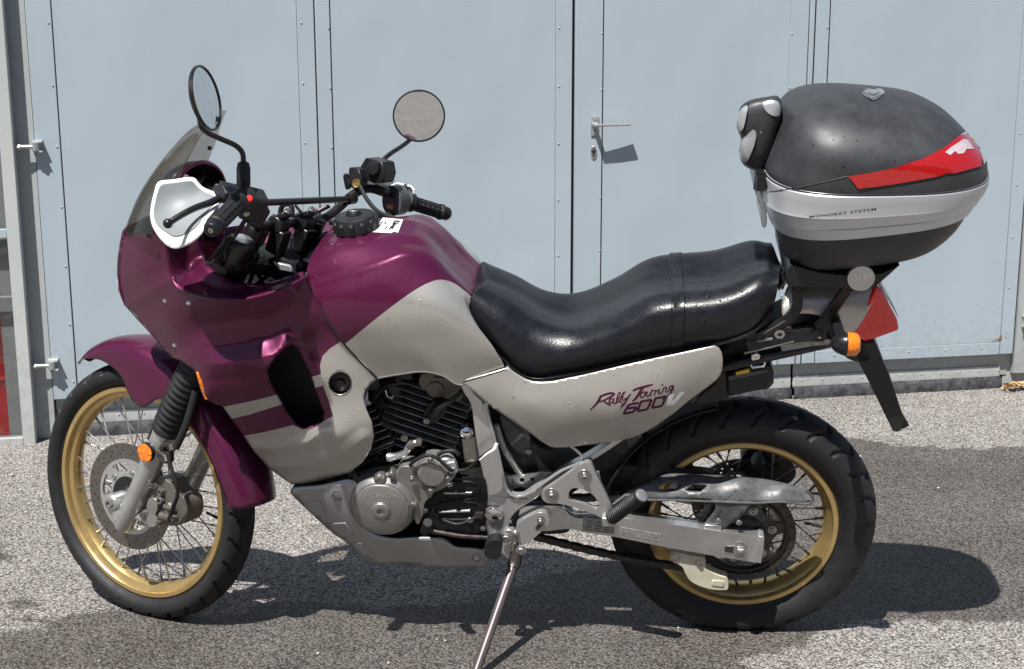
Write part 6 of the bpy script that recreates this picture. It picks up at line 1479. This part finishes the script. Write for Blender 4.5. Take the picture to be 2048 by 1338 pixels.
# ================================================================== TAIL
tail = None
TO = [(1568, 590), (1582, 564), (1620, 553), (1690, 556), (1735, 566), (1752, 580), (1748, 598), (1733, 628), (1716, 655), (1704, 668), (1690, 670), (1672, 645), (1640, 632), (1600, 628), (1578, 642), (1566, 632), (1564, 606)]
tcx = [(1556, 580, .075), (1575, 562, .060), (1640, 555, .058), (1700, 558, .062), (1752, 580, .078), (1733, 628, .098), (1700, 668, .104), (1672, 645, .108), (1600, 630, .115), (1555, 620, .110), (1600, 595, .100), (1680, 600, .096), (1720, 612, .094)]
tl = skin(smooth_px(TO, 80), tcx, step=8); face_left(tl)
tail = tl.build('tail_cover', 'silver_paint', bike, solid=.003, recalc=False, ang=60)
tl.mirrored().build('tail_side', 'silver_paint', tail, solid=.003, recalc=False, ang=60)
G = np.array([[tuple(V(x, y, yy*t_)+Vector((0, 0, .012*(1-t_*t_)))) for t_ in np.linspace(1, -1, 13)] for x, y, yy in ((1556, 580, .075), (1575, 560, .060), (1620, 553, .058), (1690, 556, .060), (1735, 566, .066), (1752, 580, .078))])
s = MB()
G = []
for x, y, yy in ((1556, 580, .075), (1575, 560, .060), (1620, 553, .058), (1690, 556, .060), (1735, 566, .066), (1752, 580, .078)):
    p = V(x, y, yy); G.append([(p.x, p.y*t_, p.z+.012*(1-t_*t_)) for t_ in np.linspace(1, -1, 13)])
s.grid(np.array(G)); s.build('tail_top', 'silver_paint', tail, solid=.003)
# tail lamp: side facets and the pale rear face
def lamp():
    L_ = [V(1752, 570, .082), V(1738, 612, .096), V(1712, 655, .104), V(1728, 681, .100), V(1762, 676, .092)]
    rt = [V(1758, 566, .070), V(1782, 598, .072), V(1798, 632, .074), V(1800, 660, .074)]
    s = MB(); A = [V(1752, 570, .084), V(1763, 580, .082), V(1795, 640, .078), V(1799, 661, .076), V(1752, 678, .092), V(1728, 684, .098), V(1700, 664, .104), V(1722, 632, .100)]
    n = len(A); vv = A+[Vector((p.x, -p.y, p.z)) for p in A]
    ff = [tuple(range(n)), tuple(range(2*n-1, n-1, -1))]+[(i, i+n, (i+1) % n+n, (i+1) % n) for i in range(n)]
    s.add(vv, ff); return s.build('tail_lamp', 'lamp_red', bike, bevel=.006, ang=25)
tlp = lamp()
p0, p1 = V(1764, 578, .074), V(1797, 636, .070); s = MB()
nrm = Vector((-(p1.z-p0.z), 0, p1.x-p0.x)).normalized(); nrm = nrm if nrm.x < 0 else -nrm
for k in range(4):
    a_, b_ = .03+k*.245, .03+(k+1)*.245-.02
    q0, q1 = p0.lerp(p1, a_), p0.lerp(p1, b_); off = nrm*.001
    s.add([q0+off, q1+off, Vector((q1.x, -q1.y, q1.z))+off, Vector((q0.x, -q0.y, q0.z))+off], [(0, 1, 2, 3)])
s.build('reflex_strip', 'clear_lens', tlp, solid=.001)
# black under-tray, rails, rack struts
px_plate('tail_tray', [(1440, 706), (1500, 690), (1560, 660), (1620, 640), (1670, 648), (1700, 668), (1728, 690), (1740, 720), (1700, 720), (1668, 690), (1655, 688), (1560, 708), (1470, 735), (1440, 745)], .080, .16, 'black_plastic', bike, n=70, bevel=.006)
s = MB(); s.tube([V(1440, 735, .105), V(1540, 712, .105), V(1664, 684, .100)], .012, 12); sf_ = s.build('subframe_rail', 'satin_black', bike)
s = MB(); s.tube([V(1440, 735, -.105), V(1540, 712, -.105), V(1664, 684, -.100)], .012, 12); s.build('subframe_rail', 'satin_black', bike)
px_plate('rusty_rail', [(1560, 690), (1640, 676), (1662, 680), (1660, 692), (1600, 706), (1566, 712)], .112, .012, 'sticker_grey', sf_, bevel=.002)
rk = px_plate('rack', [(1490, 690), (1500, 676), (1540, 652), (1570, 632), (1582, 616), (1586, 590), (1588, 574), (1604, 576), (1606, 600), (1603, 622), (1592, 638), (1556, 660), (1520, 682), (1502, 694)], .125, .014, 'satin_black', bike, n=60, bevel=.004)
px_plate('rack_strut', [(1686, 572), (1708, 580), (1690, 606), (1664, 646), (1652, 672), (1640, 668), (1628, 655), (1640, 640), (1668, 600)], .128, .014, 'satin_black', rk, n=0, bevel=.004)
px_plate('rack_strut', [(1500, 676), (1560, 668), (1625, 656), (1650, 664), (1652, 680), (1600, 684), (1520, 700), (1496, 700)], .122, .014, 'satin_black', rk, n=40, bevel=.004)
s = MB()
for pts in (vpts([(1490, 690), (1500, 676), (1540, 652), (1570, 632), (1582, 616), (1586, 590), (1588, 574), (1604, 576), (1606, 600), (1603, 622), (1592, 638), (1556, 660), (1520, 682), (1502, 694)], .125),): s.plate([Vector((p.x, -p.y, p.z)) for p in pts], (0, .014, 0))
s.build('rack_arm', 'satin_black', rk, bevel=.004)
for px, py, r in ((1504, 674, .013), (1638, 668, .013), (1597, 579, .009)):
    s = MB(); s.lathe(V(px, py, .127), (0, 1, 0), [(r, -.002), (r, .002), (r*.7, .003), (r*.55, .001), (r*.3, .001)], 20); s.build('rack_bolt', 'satin_black', rk)
s = MB(); s.lathe(V(1559, 667, .118), (0, 1, 0), [(.0125, 0), (.0125, .005), (.010, .006), (.006, .006), (.0055, .002)], 6); s.tube([V(1512, 680, .12), V(1530, 664, .122), V(1570, 640, .122)], .0035, 8); s.tube([V(1516, 682, .124), V(1545, 678, .124)], .0025, 8); s.build('helmet_lock', 'steel', bike)
s = MB(); s.bolt(V(1575, 656, .118), (0, 1, 0), .0065, .008); s.build('rack_screw', 'dark_steel', bike)
s = MB(); s.tube([V(1488, 706, .120), V(1540, 694, .120), V(1588, 682, .120)], .0028, 8); s.build('rail_edge', 'steel', bike)
# tool box under the tail with its key lock
TB = [(1455, 752), (1470, 742), (1530, 732), (1540, 728), (1548, 745), (1548, 768), (1540, 778), (1500, 785), (1456, 795)]
tb = px_plate('tool_box', TB, .100, .14, 'black_plastic', bike, bevel=.006)
px_plate('box_lid', [(1456, 753), (1534, 738), (1536, 744), (1456, 761)], .1035, .01, 'grey_plastic', tb, bevel=.002)
px_plate('yellow_tag', [(1471, 745), (1499, 738), (1499, 745), (1472, 751)], .112, .006, 'yellow_plastic', tb, bevel=.001)
px_plate('lock_bracket', [(1464, 742), (1474, 718), (1500, 704), (1520, 702), (1524, 730), (1500, 738)], .098, .02, 'satin_black', tb, bevel=.003)
s = MB(); q = V(1511, 714, .112); s.lathe(q, (0, 1, 0), [(.011, -.01), (.011, .002), (.009, .004), (.001, .004)], 22); s.box(q+Vector((0, .0045, 0)), .012, .002, .003); s.build('key_lock', 'chrome', tb)
s = MB(); s.bolt(V(1478, 728, .108), (0, 1, 0), .0055, .006); s.build('box_bolt', 'steel', tb)
s = MB(); s.tube([V(1502, 728, .112), V(1504, 735, .114), V(1528, 732, .114), V(1530, 724, .112)], .0032, 8); s.build('wire_hasp', 'brushed_aluminium', tb)
px_plate('side_flap', [(1440, 745), (1455, 742), (1458, 800), (1430, 806), (1385, 812), (1400, 790), (1428, 768)], .09, .16, 'black_plastic', bike, bevel=.004)
# number plate carrier: long black flap
PF = [(1700, 690), (1726, 690), (1745, 678), (1770, 730), (1790, 785), (1806, 835), (1818, 852), (1805, 866), (1788, 864), (1770, 826), (1742, 772), (1718, 726)]
pf = px_plate('plate_carrier', [(1700, 690), (1724, 684), (1750, 684), (1772, 735), (1793, 792), (1808, 838), (1803, 862), (1792, 865), (1786, 862), (1768, 826), (1742, 772), (1718, 726)], .080, .150, 'black_plastic', bike, bevel=.003)
s = MB(); s.plate(vpts([(1746, 676), (1752, 688), (1780, 752), (1804, 826), (1819, 852), (1805, 860), (1788, 820), (1764, 760), (1740, 706)], .070), (0, -.015, 0)); s.build('carrier_web', 'satin_black', pf, bevel=.002)
s = MB(); s.tube([V(1750, 690, .075), V(1762, 722, .075), V(1775, 765, .075), V(1798, 840, .075)], .004, 8); s.build('carrier_edge', 'grey_plastic', pf)
# rear indicators
def rear_ind(sg):
    q = V(1693, 688, .235) if sg > 0 else None
    c = Vector((q.x, q.y, q.z)) if sg > 0 else None
    return c
c = V(1690, 688, .225); back = Vector((-1, .0, -.03)).normalized()
for sg in (1, -1):
    cc = Vector((c.x, c.y*sg, c.z)); bk = Vector((back.x, back.y*sg, back.z))
    s = MB(); s.lathe(cc, bk, [(.001, -.032), (.012, -.026), (.0185, -.019), (.0235, -.007), (.0255, .000), (.0255, .003), (.024, .003)], 30); s.tube([cc-bk*.004, Vector((cc.x+.01, .08*sg, cc.z+.012))], .012, 14); ri_ = s.build('rear_indicator', 'satin_black', bike)
    s = MB(); s.lathe(cc, bk, [(.0257, .003), (.0257, .018), (.024, .025), (.018, .030), (.001, .032)], 30); s.build('indicator_lens', 'orange_lens', ri_)

# ================================================================== TOP CASE
def ring(x0, x1, hw, z0, z1, n=72, ex=3.2, exf=None):
    """rounded-rectangle outline in plan: x0 front, x1 rear, tilted from z0 to z1"""
    P = []; xc = (x0+x1)/2; a = (x0-x1)/2
    for k in range(n):
        t_ = 2*PI*k/n; c_, s_ = math.cos(t_), math.sin(t_); e = 2/ex
        x = xc+a*math.copysign(abs(c_)**e, c_); y = .86*hw*math.copysign(abs(s_)**e, s_)
        # the rear tapers in plan
        u = (x0-x)/(x0-x1); y *= 1-.16*u*u
        P.append((x, y, z0+(z1-z0)*u))
    return P
def rings(lst, cap0=False, cap1=False, nv=None):
    A = np.array([ring(*r) for r in lst])
    if nv: A = np.stack([crom(A[:, i], nv) for i in range(A.shape[1])], 1)
    s = MB(); s.grid(A, wrap=True); n = A.shape[1]
    if cap0: s.f.append(tuple(range(n))[::-1]); s.m.append(0)
    if cap1: k = len(A)-1; s.f.append(tuple(k*n+i for i in range(n))); s.m.append(0)
    return s
case = rings([(-.075, -.335, .13, 1.020, 1.045), (-.058, -.370, .175, 1.025, 1.055), (-.048, -.395, .205, 1.045, 1.075), (-.038, -.425, .228, 1.075, 1.112), (-.025, -.443, .242, 1.112, 1.152)], cap0=True, nv=14).build('top_case', 'case_plastic', bike, ang=50)
band = rings([(-.024, -.444, .243, 1.111, 1.153), (-.020, -.448, .249, 1.113, 1.155), (-.012, -.456, .257, 1.138, 1.172), (-.008, -.458, .260, 1.140, 1.174), (-.006, -.460, .259, 1.143, 1.176), (.000, -.467, .267, 1.168, 1.192), (.004, -.469, .271, 1.171, 1.195), (.002, -.471, .270, 1.178, 1.198), (.006, -.476, .274, 1.206, 1.214), (.004, -.476, .273, 1.226, 1.226), (-.002, -.472, .268, 1.232, 1.230)]).build('case_band', 'case_silver', case, ang=30)
lid = rings([(-.002, -.472, .268, 1.231, 1.229), (-.001, -.471, .2685, 1.240, 1.238), (-.010, -.465, .264, 1.270, 1.262), (-.020, -.447, .258, 1.301, 1.282), (-.032, -.422, .238, 1.332, 1.307), (-.048, -.392, .206, 1.357, 1.333), (-.076, -.356, .162, 1.374, 1.355), (-.120, -.325, .105, 1.385, 1.371), (-.175, -.275, .045, 1.389, 1.382), (-.215, -.240, .008, 1.390, 1.386)], cap1=True, nv=40).build('case_lid', 'case_plastic', case, ang=60)
s = rings([(.0015, -.474, .2705, 1.2295, 1.2275), (.0025, -.475, .2715, 1.2305, 1.2285), (.0015, -.474, .2705, 1.2325, 1.2305)]); s.build('lid_seal', 'satin_black', case)
bvL = bvh_of(lid, band)
RR = [(1696, 352), (1716, 377), (1760, 372), (1800, 366), (1868, 354), (1880, 351), (1893, 346), (1905, 347), (1930, 341), (1960, 333), (1963, 316), (1947, 280), (1932, 268), (1918, 272), (1885, 298), (1845, 318), (1790, 335), (1740, 345)]
d_ = decal(RR, bvL, step=6, lift=.003); rr_ = d_.build('reflector', 'red_lens', lid, ang=60, solid=-.0)
for A in ([(1888, 306), (1900, 296), (1925, 280), (1934, 282), (1945, 300), (1930, 300), (1925, 308), (1914, 310), (1908, 304), (1898, 312)],):
    decal(A, bvL, step=4, lift=.0042).build('reflector_window', 'clear_lens', rr_, ang=60)
decal([(1918, 272), (1930, 264), (1942, 262), (1958, 290), (1972, 318), (1966, 330), (1962, 312), (1948, 282), (1934, 270)], bvL, step=5, lift=.0028).build('rear_trim', 'case_silver', lid, ang=60)
decal([(1930, 240), (1937, 236), (1952, 262), (1957, 276), (1950, 274), (1941, 260)], bvL, step=4, lift=.003).build('far_reflector', 'clear_lens', lid, ang=60)
# curved moulding line on the lid, front facet edge
mb_ = MB(); stroke(mb_, [(1566, 188), (1570, 215), (1585, 250), (1610, 290), (1650, 325), (1692, 352), (1712, 376)], 2.4, bvL, lift=.0002, dome=.0016); mb_.build('lid_moulding', 'case_plastic', lid)
mb_ = MB(); stroke(mb_, [(1532, 384), (1580, 378), (1640, 366), (1694, 353)], 2.2, bvL, lift=.0002, dome=.0014); mb_.build('lid_moulding', 'case_plastic', lid)
# badge on the lid
A = [(1724, 183), (1730, 180), (1746, 179), (1762, 180), (1768, 185), (1766, 191), (1756, 198), (1746, 202), (1736, 198), (1726, 191)]
bd = decal(smooth_px(A, 36), bvL, step=4, lift=.0025).build('lid_badge', 'brushed_aluminium', lid, ang=60)
mb_ = MB(); B = smooth_px(A, 36); stroke(mb_, B+[B[0]], 1.8, bvL, lift=.0030, dome=.001, sm=False); mb_.build('badge_rim', 'chrome', bd)
mb_ = MB(); stroke(mb_, [(1736, 188), (1746, 192), (1757, 188)], 3, bvL, lift=.0032, dome=.001); mb_.build('badge_emblem', 'grey_plastic', bd)
# lettering on the band
bvB = bvh_of(band)
tm = text_on('MONOKEY SYSTEM', (1619, 436.5), (1752, 420.5), 5.0, bvB, lift=.0003, bold=.012, space=1.12); tm.build('lettering', 'black_print', band)
# passenger back pad: three pads with pale patches, black strap
PD = [(1476, 232), (1482, 212), (1500, 200), (1530, 194), (1556, 192), (1563, 205), (1562, 232), (1556, 262), (1545, 300), (1532, 330), (1522, 341), (1500, 338), (1484, 326), (1478, 300), (1482, 278), (1474, 256)]
P = smooth_px(PD, 60); cx, cy = 1522, 265
G = []
for sc, yy, dx in ((.90, -.035, 0), (.97, -.015, 0), (1.0, .020, 0), (.985, .045, 0), (.94, .060, 0), (.80, .071, 0), (.55, .076, 0), (.28, .078, 0), (.02, .079, 0)):
    G.append([tuple(V(cx+(x-cx)*sc, cy+(y-cy)*sc, yy)) for x, y in P])
s = MB(); s.grid(np.array(G), wrap=True)
# the pad runs across the case's front face: sweep it in plan
bkp = s.build('back_pad', 'case_plastic', case, ang=50)
bvD = bvh_of(bkp)
for A in ([(1478, 296), (1482, 284), (1494, 270), (1508, 258), (1512, 266), (1510, 284), (1502, 306), (1492, 324), (1484, 318)], [(1526, 208), (1534, 203), (1556, 204), (1558, 230), (1548, 232), (1532, 222)], [(1477, 240), (1482, 220), (1496, 212), (1494, 226), (1486, 258), (1480, 264)]):
    decal(smooth_px(A, 26), bvD, step=4, lift=.002).build('pad_patch', 'case_silver', bkp, ang=60)
mb_ = MB(); stroke(mb_, [(1480, 274), (1505, 258), (1535, 262), (1560, 268)], 3.0, bvD, lift=.0005, dome=.002); stroke(mb_, [(1510, 262), (1512, 285), (1500, 320)], 2, bvD, lift=.0005, dome=.0015); stroke(mb_, [(1496, 206), (1494, 240), (1486, 268)], 2, bvD, lift=.0005, dome=.0015); mb_.build('pad_seam', 'satin_black', bkp)
mb_ = MB()
for k in range(4): stroke(mb_, [(1504+k*3.4, 228+k*.4), (1504+k*3.4+.5, 218+k*.4)], .9, bvD, lift=.001, dome=.0004, sm=False)
mb_.build('pad_print', 'grey_print', bkp, stuff=True)
# latch and hinge at the case front
s = MB(); s.tube([V(1517, 378, .10), V(1522, 345, .10)], .012, 10); s.box(V(1520, 360, .10), .02, .06, .03); s.build('lid_hinge', 'satin_black', case)
px_plate('case_latch', [(1508, 376), (1516, 372), (1524, 390), (1530, 412), (1534, 440), (1530, 457), (1524, 452), (1522, 420), (1514, 395)], .07, .14, 'case_silver', case, n=40, bevel=.003)
# mounting plate under the case with the round badge
px_plate('mounting_plate', [(1574, 540), (1582, 530), (1640, 545), (1700, 552), (1760, 548), (1800, 530), (1778, 550), (1748, 576), (1720, 580), (1640, 575), (1586, 574), (1574, 570)], .150, .30, 'satin_black', case, bevel=.005)
c = V(1722, 556, .153); s = MB(); s.lathe(c, (0, 1, -.02), [(.0295, -.004), (.0295, .002), (.0285, .0035), (.001, .0035)], 40); bg_ = s.build('round_badge', 'aluminium', case)
bvR = bvh_of(bg_); tm = text_on('GIVI', (1703, 562.5), (1743, 556), 12, bvR, lift=.0008, bold=.012, shear=.2, space=1.3); tm.build('lettering', 'white_print', bg_)
px_plate('case_bracket', [(1560, 550), (1576, 548), (1578, 560), (1570, 572), (1566, 582), (1560, 576), (1562, 562)], .06, .02, 'dark_steel', case, bevel=.003)

# ================================================================== WATER DROPS left from the wash
mat('water', (1, 1, 1), .02, trans=1.0, ior=1.33)
def drops(name, parent, target, poly, n, r0, r1, seed):
    rg = np.random.default_rng(seed); bv = bvh_of(*target); P = np.array(poly, float); lo_, hi_ = P.min(0), P.max(0); s = MB(); k = 0; tries = 0
    while k < n and tries < n*12:
        tries += 1; x, y = rg.uniform(lo_[0], hi_[0]), rg.uniform(lo_[1], hi_[1])
        if not pins((x, y), poly): continue
        p, nn = hit(bv, x, y, 0)
        if p is None: continue
        r = r0+(r1-r0)*rg.random()**3; a, b_, c_ = basis(nn); k += 1
        vv = [p+c_*r*.75]; m = 7
        for (h_, q_) in ((.55, .62), (.22, .95), (-.10, 1.0)):
            vv += [p+c_*r*h_*.8+(a*math.cos(2*PI*j/m)+b_*math.sin(2*PI*j/m))*r*q_ for j in range(m)]
        s.add(vv, [(0, 1+j, 1+(j+1) % m) for j in range(m)]+[(1+i*m+j, 1+i*m+m+j, 1+i*m+m+(j+1) % m, 1+i*m+(j+1) % m) for i in range(2) for j in range(m)])
    if s.v: s.build(name, 'water', parent, stuff=True, ang=80)
drops('water_drops', seat, [seat], [(1180, 640), (1300, 570), (1345, 560), (1500, 530), (1545, 540), (1540, 590), (1480, 610), (1380, 620), (1300, 640), (1200, 680)], 210, .0012, .0032, 1)
drops('water_drops', seat, [seat], [(960, 590), (1100, 640), (1180, 630), (1250, 660), (1400, 640), (1500, 620), (1440, 670), (1250, 710), (1060, 740), (950, 640)], 60, .001, .0026, 2)
drops('water_drops', sf, [sf], [(255, 500), (330, 510), (350, 600), (600, 600), (640, 640), (560, 720), (420, 760), (340, 700), (250, 600)], 150, .0008, .0026, 3)
drops('water_drops', sf, [sf], [(500, 900), (600, 870), (740, 850), (720, 930), (600, 960), (540, 930), (430, 740), (540, 740), (560, 800)], 110, .0008, .0022, 4)
drops('water_drops', tank, [tank], [(630, 560), (700, 500), (800, 480), (900, 560), (980, 700), (900, 740), (780, 740), (680, 660)], 150, .0008, .0022, 5)
drops('water_drops', spn, [spn], [(1020, 745), (1150, 770), (1420, 700), (1435, 740), (1300, 840), (1120, 880), (1000, 800)], 90, .0008, .0026, 6)
drops('water_drops', cgo, [cgo], [(1260, 990), (1340, 950), (1540, 965), (1610, 990), (1500, 1000), (1440, 1045), (1420, 1000), (1300, 998)], 150, .0010, .0028, 7)
drops('water_drops', lid, [lid, band], [(1560, 200), (1700, 190), (1880, 230), (1800, 320), (1620, 370), (1540, 370), (1560, 300)], 60, .0009, .0026, 8)
drops('water_drops', skid, [skid], [(600, 985), (700, 975), (720, 1060), (800, 1090), (960, 1110), (960, 1130), (760, 1120), (650, 1040)], 80, .0008, .0022, 9)
